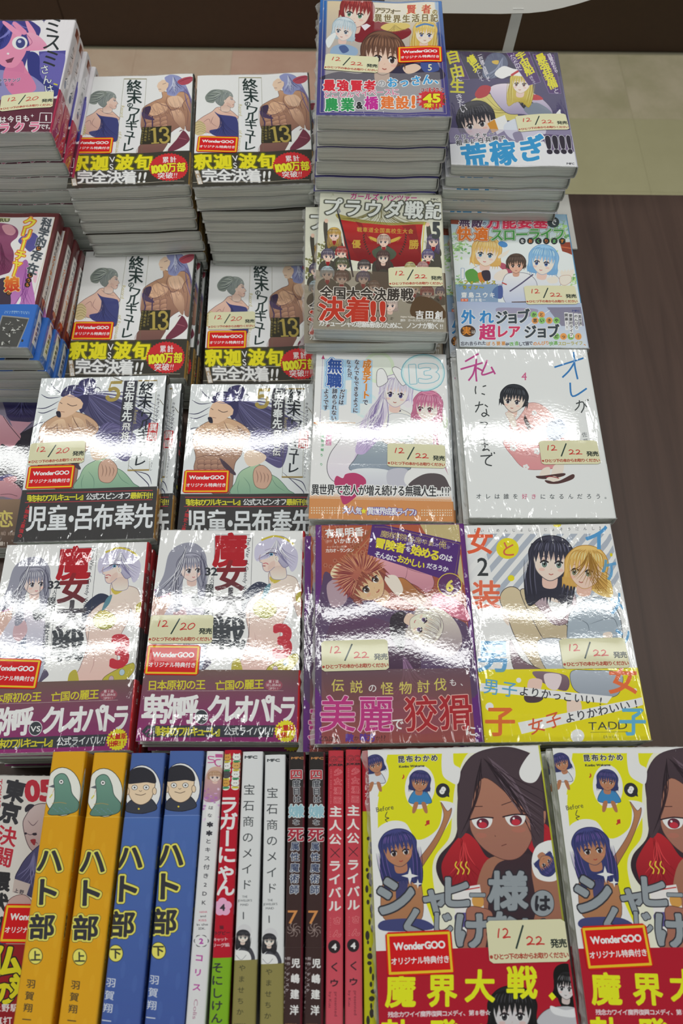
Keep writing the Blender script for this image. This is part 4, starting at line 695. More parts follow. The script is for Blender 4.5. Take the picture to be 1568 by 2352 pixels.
    S.B('b03c68', (400, 1310), (430, 1270), (520, 1260), (600, 1300), (620, 1360), (560, 1450), (420, 1560), (370, 1470), (320, 1370), (340, 1290)); S.P('f0eef0', (120, 1420), (1420, 1430), (1420, 1450), (120, 1440), al=.001)
    S.T('異世界で恋人が増え続ける無職人生…', (140, 1418), (1325, 1438), 108, '26262a', b=.012, sx=.72, o=((.08, 'e6e8ea'),)); S.T('!!?', (1345, 1435), (1412, 1435), 108, '26262a', b=.01, m='u', sx=.8, o=((.08, 'e6e8ea'),))
    for j in range(3):
        for i in range(13): S.burst('ecd8c8', 105 + i * 24.5, 1592 + j * 24, 9, 9, 5, .45, -pi / 2); S.burst('ecd8c8', 1150 + i * 24.5, 1614 + j * 24, 9, 9, 5, .45, -pi / 2)
    S.T('大人気', (435, 1610), (550, 1618), 72, 'f0ecf4', b=.03, o=((.06, '5c4c9c'),), sx=.85); S.burst('d8d83c', 598, 1622, 30, 30, 5, .45, -pi / 2); S.T('異世界成長ライフ♪', (665, 1622), (1105, 1636), 76, 'f0ecf4', b=.03, o=((.06, '5c4c9c'),), sx=.85)
    S.mm(); S.R('d4d8dc', 128, 0, 128 + t, 161.5); S.T('成長チート', (128 + t / 2, 20), (128 + t / 2, 60), 7, 'c8782c', b=.03); S.T('無職', (128 + t / 2, 70), (128 + t / 2, 84), 9, bl, b=.03)
    return S, BY

def brushes(S, col, w, *strokes):
    for q in strokes: S.L(col, w, *q, sm=len(q) > 2)

def sheet_kimono(t):                        # white cover, crouching figure in a pink robe
    S = Sheet(128, t, 182, 6.2, 'd8dada'); BY = 127.5; Q = ((66, 77), (1219, 83), (1479, 1569), (184, 1563)); S.front(*Q)
    S.B(('dcb0a8', 'cf8c90'), (700, 555), (800, 560), (900, 640), (960, 760), (1050, 860), (1080, 960), (1060, 1040), (960, 1120), (740, 1140), (640, 1110), (560, 1020), (490, 930), (490, 880), (560, 850), (530, 760), (600, 700), (660, 620), o='8c5c60', ow=3)
    [S.L('a86c70', 4, *a, tp=2) for a in (((540, 860), (700, 870), (840, 860)), ((700, 900), (690, 1000), (800, 1030)), ((860, 760), (870, 700), (840, 640)), ((560, 1000), (640, 1110)), ((740, 760), (700, 860), (800, 900)))]
    S.B('2c4468', (870, 740), (980, 700), (1040, 790), (980, 870), (880, 870)); S.B('3c5478', (960, 700), (1000, 710), (1050, 800), (1000, 800)); S.P('3c2c2c', (670, 650), (730, 770), (700, 790), (660, 700))
    for x, y, r in ((570, 945, 36), (692, 850, 42), (836, 815, 30), (780, 975, 34), (755, 640, 26), (616, 845, 24), (680, 1118, 30)):
        for k in range(5): S.E('f0ecec', x + r * .55 * cos(k * 1.257), y + r * .55 * sin(k * 1.257), r * .42, r * .4)
        S.E('d8a0a0', x, y, r * .15)
    person(S, 575, 525, 120, 'ecd4c8', '2c3038', 'short', rot=.12, look=-.4, hi='6a7078', dk='16181e', seed=81); S.B('ecd0c4', (500, 640), (560, 640), (590, 700), (600, 770), (560, 780), (530, 700), o='b08880', ow=3)
    S.B('ecd0c4', (830, 1130), (890, 1120), (880, 1200), (800, 1200)); S.B('ecd0c4', (930, 1100), (1010, 1090), (1000, 1180), (960, 1240), (880, 1230), (900, 1180)); S.B('4c3434', (770, 1195), (840, 1190), (1010, 1170), (1010, 1195), (880, 1220), (790, 1215)); S.B('503636', (850, 1230), (960, 1240), (1090, 1180), (1095, 1220), (980, 1260), (880, 1260)); S.B('ecd0c4', (860, 1215), (930, 1195), (970, 1225), (920, 1245)); S.L('8c3038', 7, (855, 1200), (910, 1200), (970, 1215))
    pk, bu, bk = 'b04484', '3474b0', '3a3e40'
    brushes(S, pk, 15, ((145, 190), (265, 120)), ((105, 258), (300, 200)), ((245, 165), (240, 280), (247, 365)), ((235, 225), (215, 300), (175, 358)), ((250, 245), (310, 275)), ((340, 175), (320, 230), (295, 305), (400, 275)), ((375, 235), (410, 300)))
    brushes(S, bk, 10, ((240, 405), (235, 440), (240, 475)), ((300, 410), (330, 400)), ((290, 470), (320, 480)), ((232, 578), (305, 565)), ((272, 540), (262, 590), (236, 636)), ((318, 568), (345, 588)), ((330, 605), (335, 650), (310, 672), (292, 655), (315, 640), (358, 668)))
    brushes(S, bk, 11, ((275, 725), (340, 730), (300, 790), (290, 800), (340, 790), (340, 820), (300, 825), (310, 800)), ((280, 880), (345, 885)), ((285, 915), (350, 920)), ((310, 850), (320, 940), (300, 970), (340, 960), (360, 975)), ((280, 1020), (350, 1015), (385, 1012)), ((370, 1015), (330, 1050), (330, 1090), (380, 1105)), ((375, 990), (380, 1005)), ((400, 985), (405, 1000)))
    brushes(S, bu, 15, ((930, 240), (1190, 158)), ((1100, 105), (1110, 230), (1135, 345)), ((1105, 200), (1060, 270), (1000, 330)), ((1068, 375), (1090, 495), (1215, 425)))
    brushes(S, bk, 10, ((1120, 560), (1180, 545), (1190, 590), (1165, 640)), ((1150, 530), (1145, 580), (1110, 620)), ((1195, 560), (1215, 590)), ((1205, 525), (1210, 540)), ((1222, 520), (1228, 535)))
    S.T('4', (665, 315), None, 96, 'c05c84', b=.01); S.T('佐藤', (1195, 832), (1205, 890), 48, '5c6064')
    for c, x, k in zip('オレは誰を好きになるんだろう。', np.linspace(265, 1395, 15), ['3a4044'] * 5 + ['b85070'] * 2 + ['3a4044'] * 8): S.T(c, (x, 1375), None, 50, k, b=.005)
    S.mm(); S.R('ced2d2', 128, 0, 128 + t, 182)
    return S, BY

def sheet_tavern(t):                        # purple framed cover, red-haired and pale heads
    S = Sheet(128, t, 182, 6.2, '5e2c74'); BY = 125.5; Q = ((126, 54), (1370, 43), (1540, 1877), (120, 1894)); S.front(*Q)
    S.P(('a8553c', '7c4444'), (175, 58), (1335, 50), (1470, 1500), (180, 1500))
    r_ = random.Random(3)
    for i in range(46):
        x, y = r_.uniform(190, 600), r_.uniform(60, 600); S.burst('a86c58', x, y, 22, 22, 6, .6, r_.random()); S.E('8c4434', x, y, 9)
    S.L('8c5438', 26, (180, 560), (620, 60), sm=False, al=.7); S.L('b08058', 6, (200, 600), (640, 90), sm=False)
    S.P('b8a878', (1000, 50), (1335, 50), (1350, 260), (1060, 150)); S.P('b8a878', (1300, 400), (1345, 300), (1380, 560), (1330, 500))
    S.B('544060', (180, 540), (280, 480), (460, 560), (600, 680), (760, 760), (1000, 780), (1330, 850), (1440, 1000), (1460, 1500), (180, 1500)); S.B(('5a3c5c', '3c2c3c'), (240, 900), (520, 820), (800, 900), (1000, 1100), (900, 1500), (240, 1500)); S.B('2c2430', (760, 820), (880, 800), (860, 1100), (760, 1000)); S.hairs('8c6a8c', 9, (860, 1150), [(760, 1500), (900, 1520), (1050, 1480), (1180, 1400)], 14)
    S.B(('d8a0a8', 'b87c8c'), (560, 330), (720, 290), (900, 320), (1060, 420), (1120, 540), (1060, 620), (960, 560), (800, 500), (640, 470), o='6c3c4c', ow=4); [S.L('8c5c6c', 5, *a, tp=2) for a in (((700, 440), (860, 520), (900, 400)), ((820, 330), (900, 420), (1060, 470)))]
    S.B(('b07444', '8c5c3c'), (760, 520), (860, 500), (980, 600), (1060, 680), (980, 740), (840, 660), (760, 600), o='4a3028', ow=4); S.B('e0d0c4', (700, 500), (800, 480), (860, 600), (800, 640)); S.B('c46c84', (1110, 640), (1240, 640), (1400, 760), (1420, 860), (1260, 820), (1120, 760), o='6c3044', ow=4)
    S.B('a8909c', (220, 560), (320, 500), (380, 560), (380, 700), (260, 740)); S.B('dccaa8', (250, 460), (290, 390), (340, 380), (340, 450), (280, 500))
    # red-haired head leaning left
    person(S, 560, 545, 175, 'd4b48c', '94503f', 'short', rot=-.83, look=.4, hi='d89c70', dk='5c2830', eye='5c4438', seed=17)
    pts = []
    for i in range(50):
        a = pi * .62 + 2 * pi * .62 * i / 49; k = 1.16 if i % 2 else .86; pts.append((500 + 215 * k * cos(a), 480 + 185 * k * sin(a)))
    pts += [(640, 420), (560, 470), (520, 430), (470, 520), (440, 500), (430, 600)]
    S.P(('b87c58', '944448'), *pts)
    rr = random.Random(4)
    for i in range(90):
        a = pi * .6 + 2 * pi * .64 * i / 89 + rr.uniform(-.05, .05); r0, r1 = rr.uniform(.25, .5), rr.uniform(.8, 1.15)
        S.L(('7c3438', 'dca880', '6c2830')[i % 3], 8, *[(500 + 215 * q * cos(a + w_), 480 + 185 * q * sin(a + w_)) for q, w_ in ((r0, .12), ((r0 + r1) / 2, .05), (r1, 0))], tp=2, al=.75)
    # pale-haired head lying the other way
    S.B(('ddd4c4', '8c7c88'), (1100, 740), (1240, 800), (1330, 920), (1350, 1060), (1250, 1160), (1080, 1120), (960, 1040), (1000, 900))
    person(S, 1035, 905, 140, 'ecdcc8', 'ddd6c6', 'bob', rot=2.03, look=-.1, hi='faf4e6', dk='74666c', eye='6c4c80', seed=23, mouth='b8646c')
    # title panel
    S.P('4e2c70', (600, 50), (690, 52), (1350, 200), (1310, 500), (1280, 540), (560, 300)); S.L('a08450', 3, (620, 70), (700, 72), (1335, 215), (1290, 490), sm=False)
    S.T('魔術学院', (700, 130), (862, 160), 62, 'c0b068', b=.01, rot=.0); S.T('を', (888, 168), None, 30, 'e0e0e0'); S.T('首席', (925, 172), (985, 185), 60, 'c0b068'); S.T('で', (1012, 190), None, 30, 'e0e0e0'); S.T('卒業', (1042, 200), (1092, 210), 48, 'c0b068'); S.T('した', (1118, 218), (1140, 224), 30, 'e0e0e0'); S.T('俺', (1190, 222), None, 72, 'c0b068'); S.T('が', (1240, 244), None, 28, 'e0e0e0')
    S.T('冒険者', (668, 208), (835, 245), 90, 'd8cc38', b=.04); S.T('を', (903, 258), None, 48, 'e8e4ea', b=.04); S.T('始める', (970, 268), (1125, 308), 92, 'd8cc38', b=.04); S.T('のは', (1190, 322), (1245, 335), 60, 'e8e4ea', b=.04)
    S.T('そんなに', (645, 300), (780, 335), 54, 'e8e4ea', b=.04); S.T('おかしい', (840, 340), (1010, 390), 68, 'd8cc38', b=.04); S.T('だろうか', (1080, 398), (1215, 425), 50, 'e8e4ea', b=.04)
    S.E('d0b840', 1250, 555, 104, 98); S.E('5a3060', 1250, 555, 97, 91); S.P('a8553c', (1190, 620), (1310, 610), (1260, 646), al=.3); S.T('6', (1252, 560), None, 130, 'd8cc60', b=.04, rot=.1)
    S.T('有馬明香', (245, 125), (490, 112), 82, 'e8e0e0', b=.03); S.T('原作', (228, 192), (252, 190), 24, 'd8c8c0'); S.T('いかぽん', (300, 190), (450, 184), 48, 'e8e0e0', b=.03); S.T('キャラクター原案', (228, 240), (370, 236), 21, 'd8c8c0'); S.T('カカオ・ランタン', (225, 270), (430, 265), 36, 'e8e0e0', b=.03)
    S.mm(); S.R(('6a4f58', '9a503c'), 5, BY, 121.5, 182, al=.82); S.front(*Q); S.B('8c4464', (500, 1500), (900, 1450), (1300, 1600), (1100, 1800), (700, 1750), al=.25)
    for c, x, y, k, z in (('伝', 312, 1400, 'c8bc60', 112), ('説', 468, 1412, 'c8bc60', 112), ('の', 603, 1422, 'e0dce0', 76), ('怪', 725, 1425, 'c8bc60', 112), ('物', 880, 1422, 'c8bc60', 112), ('討', 1030, 1410, 'c8bc60', 112), ('伐', 1170, 1392, 'c8bc60', 112), ('も', 1278, 1375, 'e0dce0', 66), ('、', 1370, 1375, 'e0dce0', 66)): S.T(c, (x, y), None, z, k, b=.01)
    S.T('美麗', (310, 1640), (630, 1640), 320, 'b03478', b=.012, o=((.02, 'e0b8c8'),), sx=.98); S.T('で', (815, 1722), None, 108, 'ece8ea', b=.02); S.T('狡猾', (1010, 1640), (1300, 1625), 320, 'a02830', b=.012, o=((.02, 'e0b0a8'),), sx=.92); S.T('に。', (1428, 1780), (1510, 1790), 96, 'ece8ea', b=.03)
    S.T('このふたり、', (175, 1845), (345, 1850), 50, '3a2428', b=.01, sx=.85); S.T('敵', (410, 1838), None, 72, '54348c', b=.04); S.T('か', (468, 1842), None, 44, '3a2428'); S.T('味方', (530, 1836), (595, 1836), 72, '54348c', b=.04); S.T('か', (648, 1842), None, 44, '3a2428'); S.T('!?', (680, 1838), (705, 1838), 62, '3a2428', m='u')
    S.mm(); S.R('5e2c74', 128, 0, 128 + t, 182); S.T('冒険者', (128 + t / 2, 30), (128 + t / 2, 60), 8, 'd8cc38', b=.03)
    return S, BY

def sheet_stripes(t):                       # white and yellow cover, two friends on grey stripes
    S = Sheet(128, t, 182, 6.2, 'e0e0e4'); BY = 126.0; Q = ((19, 56), (1170, 42), (1493, 1740), (181, 1760)); S.front(*Q)
    for i in range(14): x = 120 + i * 105; S.P('a4acb8', (x, 120), (x + 55, 120), (x - 395, 650), (x - 450, 650))
    S.R('e0e0e4', -200, 560, 1500, 640, al=0.0)
    S.P('e0e0e4', (0, 100), (150, 100), (300, 700), (0, 700), al=.9)
    for i in range(8): x = 200 + i * 90; S.P('a4acb8', (x, 1180), (x + 45, 1180), (x - 20, 1240), (x - 65, 1240))
    # legs, coats
    S.B(('c8b898', 'b4a488'), (300, 640), (330, 560), (400, 535), (470, 580), (600, 760), (700, 1000), (660, 1190), (560, 1150), (430, 950), (360, 780), o='3c3438', ow=5); S.B(('c4b494', 'b4a488'), (460, 570), (560, 580), (700, 720), (860, 880), (860, 960), (700, 1010), (560, 800), o='3c3438', ow=5); S.B(('806a74', '6c5460'), (380, 950), (470, 1100), (620, 1180), (820, 1230), (820, 1340), (640, 1300), (420, 1200), o='3c3438', ow=4); S.B('d8c8cc', (640, 1200), (820, 1210), (760, 1340), (650, 1320))
    S.B(('c8ccd4', 'a8b0b8'), (600, 960), (760, 940), (860, 1010), (820, 1230), (700, 1220), (620, 1100), o='44484c', ow=4); S.B('e0bcb0', (540, 1260), (620, 1260), (610, 1360), (520, 1360)); S.B('4c3c44', (490, 1380), (560, 1340), (630, 1400), (600, 1440), (510, 1430))
    S.B(('d4c4cc', '8c747c'), (560, 470), (680, 430), (830, 520), (900, 640), (860, 800), (720, 830), (600, 700), (520, 600), o='44383c', ow=4); S.B('ece4e8', (670, 630), (760, 660), (850, 640), (820, 760), (740, 780)); S.B('e8ccc0', (660, 530), (830, 530), (840, 630), (760, 660), (670, 620))
    S.B('3e3e4c', (540, 260), (560, 200), (640, 400), (640, 600), (590, 600), (560, 480)); person(S, 700, 330, 172, 'ecd2c6', '383848', 'long', rot=.05, look=.2, hi='74748c', dk='1c1c28', eye='6c8478', seed=91, mouth='b06860'); S.B('ece4e8', (690, 660), (780, 670), (830, 650), (800, 740), (730, 750))
    S.B(('a4b0bc', '8c98a4'), (860, 720), (960, 640), (1100, 620), (1220, 720), (1260, 900), (1250, 1150), (1180, 1330), (1000, 1330), (860, 1230), (830, 1000), (830, 850), o='44484c', ow=5); [S.L('5c6874', 5, *a, tp=2) for a in (((850, 760), (980, 820), (1000, 900)), ((1000, 830), (1180, 780), (1230, 880)), ((840, 1180), (980, 1200), (980, 1300)), ((1180, 900), (1100, 920)))]; S.B('ecccc0', (1110, 900), (1170, 890), (1180, 930), (1120, 940)); S.B('e8ccc0', (310, 700), (360, 730), (370, 840), (320, 780))
    S.B('e0bc74', (1100, 400), (1170, 500), (1180, 610), (1080, 600), (1000, 520)); person(S, 975, 400, 165, 'ecc8b8', 'dcb468', 'bob', rot=.1, look=-.9, hi='f4e0ac', dk='a87c38', eye='6c8478', seed=92, mouth='a86058')
    S.hairs('8c6428', 6, (1000, 260), [(840, 420), (900, 480), (1080, 600), (1160, 600), (1180, 460)], 30, bend=.15)
    S.mm(); S.R('d8cc1c', 0, BY, 128 + t, 182); S.front(*Q)
    S.B(('a8b0bc', '9098a4'), (860, 1200), (1000, 1190), (1240, 1210), (1250, 1330), (1180, 1400), (960, 1380), (870, 1320), o='44484c', ow=4); S.B(('806a74', '6c5460'), (560, 1200), (820, 1230), (820, 1350), (640, 1290)); S.B('d8c8cc', (650, 1220), (780, 1230), (750, 1340), (670, 1320)); S.B('e0bcb0', (530, 1262), (630, 1268), (600, 1370), (520, 1360)); S.B('4c3c44', (490, 1390), (560, 1350), (640, 1400), (600, 1440), (510, 1440)); S.B('e8c4b8', (830, 1400), (910, 1400), (940, 1500), (840, 1560))
    for x, y, r in ((447, 1268, 20), (218, 1475, 32), (908, 1705, 54), (1363, 1348, 18)): S.E('e6e4e2', x, y, r, r)
    S.P('e6e4e2', (150, 1290), (1180, 1395), (1140, 1450), (140, 1355)); S.P('e6e4e2', (440, 1600), (1430, 1400), (1440, 1460), (470, 1690))
    S.L('d8cc1c', 12, (180, 1330), (260, 1325), sm=False)
    S.T('男子', (232, 1320), (375, 1340), 130, '5c9cc4', b=.01, sk=-.1); S.T('よりかっこいい!', (490, 1355), (1090, 1430), 82, '34343c', b=.01); S.T('女子', (585, 1625), (720, 1580), 130, 'c85438', b=.01); S.T('よりかわいい!', (850, 1560), (1365, 1450), 86, '34343c', b=.01)
    S.T('TADD', (990, 1625), (1300, 1618), 88, '44483c'); S.L('54583c', 3, (1010, 1676), (1300, 1672)); S.T('【たっど】', (1110, 1712), (1210, 1708), 24, '44483c')
    og, bu = 'd85c3c', '4c90c4'
    S.T('女', (145, 180), None, 215, og, b=.02); S.E('d8cc24', 360, 235, 88, 82); S.T('と', (365, 240), None, 130, 'c86048', b=.01); S.E('d8cc24', 388, 468, 26, 24); S.E('d8cc24', 750, 45, 32, 22); S.E('d0c020', 1178, 285, 14)
    S.T('2', (165, 375), None, 200, '34383c', b=.01, sx=.95); S.E('e0e0e4', 165, 375, 1, 1); S.T('装', (195, 600), None, 235, og, b=.02, al=.9); S.T('男', (250, 1080), None, 270, bu, b=.02, al=.85); S.T('子', (300, 1590), None, 250, 'd06834', b=.02)
    S.T('イ', (1065, 150), None, 220, bu, b=.02); S.T('ケメン', (1165, 400), (1270, 930), 190, bu, b=.02, al=.8, sx=.8); S.T('女', (1270, 1260), None, 250, 'd8683c', b=.02); S.T('子', (1345, 1590), None, 240, '5ca4c8', b=.02)
    S.T('【いけめんじょしとじょそうだんし】', (98, 98), (1092, 78), 28, '44444c', m='h'); S.L('5c6070', 3, (515, 340), (520, 380), sm=False)
    S.mm(); S.R('d8d8dc', 128, 0, 128 + t, BY)
    return S, BY

def sheet_noodle(t):                        # yellow cover, large dark-haired woman, red band, volume 8
    S = Sheet(128, t, 182, 7.0, 'dcdce2'); BY = 128.0; Q = ((72, 98), (1269, 64), (1557, 2129), (159, 2179)); S.front(*Q)
    S.P('d4d21e', (210, 130), (1260, 110), (1450, 1560), (640, 1600), (420, 1000), (150, 960), (140, 430))
    S.P('dcdce2', (60, 420), (150, 420), (120, 640), (180, 1300), (100, 1300))
    # large woman
    S.B('e4e4ea', (690, 300), (780, 110), (1000, 70), (1290, 110), (1400, 400), (1470, 900), (1500, 1600), (640, 1600), (540, 1100), (530, 860), (640, 700), (660, 500), al=.9)
    S.B(('453840', '2c2028'), (700, 300), (790, 140), (960, 80), (1120, 90), (1270, 180), (1340, 420), (1390, 640), (1440, 900), (1430, 1200), (1300, 1000), (1000, 900), (760, 1100), (620, 1060), (550, 940), (570, 830), (680, 700), (700, 520))
    S.B(('b02830', '8c1c28'), (600, 850), (730, 680), (820, 720), (900, 840), (1000, 860), (940, 1020), (800, 1060), (640, 1050), (590, 960)); S.B('a82430', (1220, 620), (1330, 620), (1400, 760), (1380, 900), (1280, 860), (1180, 760)); S.hairs('7c1820', 8, (720, 700), [(620, 1040), (760, 1050), (900, 980)], 9); S.hairs('d8484c', 6, (740, 720), [(640, 960), (740, 1000), (820, 900)], 6)
    S.B(('9c6c58', '8c5c4c'), (900, 860), (1100, 840), (1260, 930), (1420, 980), (1470, 1200), (1440, 1500), (1500, 1640), (900, 1640), (860, 1300), (820, 1100)); S.B(('3c2c34', '34262e'), (960, 900), (1060, 850), (1200, 820), (1210, 960), (1240, 1200), (1180, 1400), (1150, 1640), (880, 1640), (900, 1300), (920, 1050))
    S.B(('a67460', '98685a'), (800, 440), (880, 290), (1060, 420), (1200, 560), (1215, 700), (1140, 830), (1030, 860), (900, 800), (810, 700), (780, 600), o='4c3030', ow=4); S.B('a67460', (1280, 540), (1320, 520), (1310, 600), (1280, 610), o='4c3030', ow=3)
    S.B('463840', (850, 130), (1000, 250), (1150, 500), (1190, 560), (1220, 760), (1280, 800), (1300, 560), (1270, 250), (1100, 110)); S.B('463840', (880, 130), (820, 330), (790, 520), (770, 640), (700, 700), (700, 400), (760, 180))
    S.hairs('241a22', 7, (860, 150), [(720, 680), (790, 560), (870, 300)], 8, bend=.08); S.hairs('6c5c68', 6, (900, 140), [(1180, 500), (1260, 700), (1300, 500)], 10, bend=.1); S.hairs('241a22', 7, (870, 150), [(1120, 480), (1230, 740), (1330, 640), (1330, 400)], 12, bend=.08)
    for x, y in ((865, 610), (1095, 590)): S.B('e8e0e4', (x - 70, y - 30), (x, y - 42), (x + 70, y - 38), (x + 50, y + 22), (x - 30, y + 32)); S.E('5c2838', x + 5, y - 4, 42, 36); S.E('b83040', x + 5, y + 8, 30, 22); S.L('2c1c24', 9, (x - 88, y - 28), (x, y - 46), (x + 80, y - 42)); S.E('f0e4e4', x - 10, y - 18, 8)
    S.L('3c2428', 5, (800, 490), (870, 488), sm=False); S.L('3c2428', 5, (1000, 480), (1070, 455), sm=False); S.L('5c3430', 5, (1000, 762), (1035, 750)); S.L('3c2428', 4, (955, 690), (958, 698)); S.E('b86a5c', 860, 690, 40, 18, al=.4); S.E('b86a5c', 1120, 650, 50, 20, al=.4)
    for q in (((595, 90), (660, 70), (670, 190), (715, 230), (700, 330), (650, 320), (590, 260)), ((1190, 130), (1270, 70), (1295, 220), (1230, 320), (1150, 310), (1125, 240))): S.B('dcdce2', *q); S.B('b8aca4', *[(x * .97 + q[3][0] * .03, y * .97 + q[3][1] * .03) for x, y in q], al=.001)
    S.P('dcd8d8', (660, 1060), (850, 1030), (880, 1200), (800, 1420), (700, 1400)); S.L('b83838', 8, (670, 1080), (850, 1050), sm=False); S.B('c8944c', (800, 1120), (870, 1120), (870, 1180), (810, 1180)); S.B('5c5490', (680, 1240), (790, 1230), (780, 1310), (700, 1320)); S.B('9c6858', (760, 1200), (860, 1190), (940, 1240), (900, 1420), (860, 1590), (760, 1590), (700, 1480), (760, 1380), o='4c3030', ow=4)
    # small figures
    def chibi(x, y, r, body, rot=0.0, arm=None):
        S.E('e6e6ec', x, y + r * .5, r * 1.45, r * 2.1, rot)
        S.B(body, (x - r * .5, y + r * .8), (x + r * .5, y + r * .8), (x + r * 1.15, y + r * 1.9), (x + r * .4, y + r * 2.1), (x - r * .6, y + r * 2.1), (x - r * 1.1, y + r * 1.8), o='28304c', ow=3)
        for sx_ in (-1, 1): S.B('a87050', (x + sx_ * r * .15, y + r * 2.0), (x + sx_ * r * .55, y + r * 2.0), (x + sx_ * r * .75, y + r * 2.9), (x + sx_ * r * .45, y + r * 2.9))
        person(S, x, y, r, 'b07c5c', '3c4070', 'bob', rot=rot, look=.2, hi='7c64a0', dk='20244c', eye='b06c3c', seed=int(x))
    chibi(435, 320, 72, '3c80b4', .1); chibi(125, 200, 62, 'c8ccd4', -.3)
    S.B('e6e6ec', (120, 700), (200, 600), (330, 600), (420, 720), (560, 640), (590, 480), (570, 450), (670, 470), (660, 560), (520, 790), (430, 920), (420, 1000), (460, 1300), (180, 1350), (130, 1000))
    S.B(('b07c58', '9c6848'), (360, 900), (420, 860), (540, 700), (600, 560), (580, 460), (625, 520), (655, 500), (640, 570), (560, 740), (440, 930), (440, 1000), o='4c3038', ow=3); S.B(('b07c58', 'a07050'), (220, 950), (380, 920), (440, 1000), (440, 1280), (200, 1280), (165, 1100), o='4c3038', ow=3); S.B('40406c', (310, 980), (350, 960), (340, 1100), (280, 1160), (270, 1060)); S.B('404474', (180, 1280), (440, 1270), (520, 1340), (180, 1350)); S.B('b07058', (230, 930), (300, 900), (360, 940), (300, 970))
    person(S, 285, 790, 128, 'b07c5c', '3e447c', 'long', rot=-.15, look=.3, hi='7c5ca4', dk='22264c', eye='3c2c2c', seed=93, mouth='9c3434')
    S.B('e6e6ec', (1210, 860), (1260, 750), (1400, 740), (1420, 960), (1350, 1010), (1240, 980)); person(S, 1320, 890, 74, 'b07c5c', '3e447c', 'bob', rot=2.5, hi='7c5ca4', dk='22264c', seed=94)
    for i in range(3): S.L('d8c83c', 8, (690 + i * 36, 870), (680 + i * 36, 900), (705 + i * 36, 930), (695 + i * 36, 960))
    S.E('2e2e34', 594, 378, 48, 50); S.P('2e2e34', (600, 410), (640, 425), (635, 385)); S.T('8', (594, 376), None, 66, 'e8e8ea', b=.07, rot=.5)
    S.T('昆布わかめ', (305, 162), (535, 152), 50, '34343c', b=.03, o=((.05, 'e8e8ec'),)); S.T('Konbu Wakame', (290, 212), (466, 205), 22, '34343c', b=.05); S.T('Before', (130, 512), (252, 490), 46, '34343c'); S.L('34343c', 5, (208, 525), (195, 560), (220, 570), (195, 580), (210, 596)); S.T('♪', (333, 280), None, 48, 'b83030', b=.03); S.T('♫', (495, 600), None, 54, 'b83030', b=.03)
    for x, y, r in ((365, 970, 60), (420, 1025, 34)): S.burst('ececf0', x, y, r, r, 4, .3, 0)
    gr = '8c949a'; ol = ((.03, '2c2c34'),)
    S.T('シ', (265, 1110), None, 290, gr, b=.045, o=ol); S.T('ャ', (545, 1130), None, 230, gr, b=.045, o=ol); S.T('ヒ', (685, 1085), None, 240, gr, b=.045, o=ol); S.T('ー', (835, 1105), None, 120, gr, b=.06, o=ol); S.T('様', (1045, 1075), None, 280, gr, b=.035, o=ol); S.E(gr, 1285, 1160, 84, 92, o='2c2c34', ow=5); S.T('は', (1282, 1160), None, 120, '2c2c34', b=.04)
    S.T('く', (400, 1310), None, 230, gr, b=.05, o=ol, rot=-.3); S.T('じ', (590, 1300), None, 170, gr, b=.045, o=ol); S.T('け', (790, 1350), None, 260, gr, b=.045, o=ol); S.T('な', (1010, 1330), None, 240, gr, b=.045, o=ol); S.T('い', (1240, 1350), None, 230, gr, b=.045, o=ol)
    S.mm(); S.R('a8182c', 0, BY, 128 + t, 182); S.front(*Q)
    S.B('141416', (1360, 1680), (1390, 1590), (1500, 1590), (1550, 1720), (1540, 1860), (1420, 1880)); S.B('b4b4ba', (1250, 1960), (1360, 1880), (1560, 1900), (1600, 2100), (1240, 2100), o='2c2c30', ow=3); person(S, 1460, 1740, 95, 'd0d0d4', '16161a', 'bob', rot=.1, look=-.4, hi='b0b0b4', dk='08080c', eye='3c3c40', seed=95, mouth='5c5c60'); S.B('d8d8dc', (1340, 1870), (1440, 1900), (1540, 1890), (1520, 1950), (1370, 1930))
    person(S, 1075, 1920, 165, 'c8c8cc', '1e1e22', 'bob', rot=0, look=0, hi='5a5a60', dk='08080a', eye='3c3c40', seed=96, mouth='5c5c60')
    for c, x, y in (('魔', 300, 1770), ('界', 588, 1765), ('大', 850, 1735), ('戦', 1140, 1710)): S.T(c, (x, y), None, 235, 'd8dc20', b=.03, sx=.92)
    S.P('d8dc20', (1325, 1800), (1350, 1775), (1380, 1810), (1352, 1835)); S.T('残念カワイイ魔界復興コメディ、第8巻☆', (232, 1932), (905, 1918), 42, 'e4dce0', b=.03)
    for c, x in (('勃', 270), ('発', 600), ('!', 860)): S.T(c, (x, 2080), None, 235, 'd8dc20', b=.03, sx=.95)
    S.mm(); S.R(('b8bc30', '8c9030'), 128, 0, 128 + t, BY); S.T('わかめ', (128 + t / 2, 100), (128 + t / 2, 118), 7, '3c3c34', b=.03)
    return S, BY

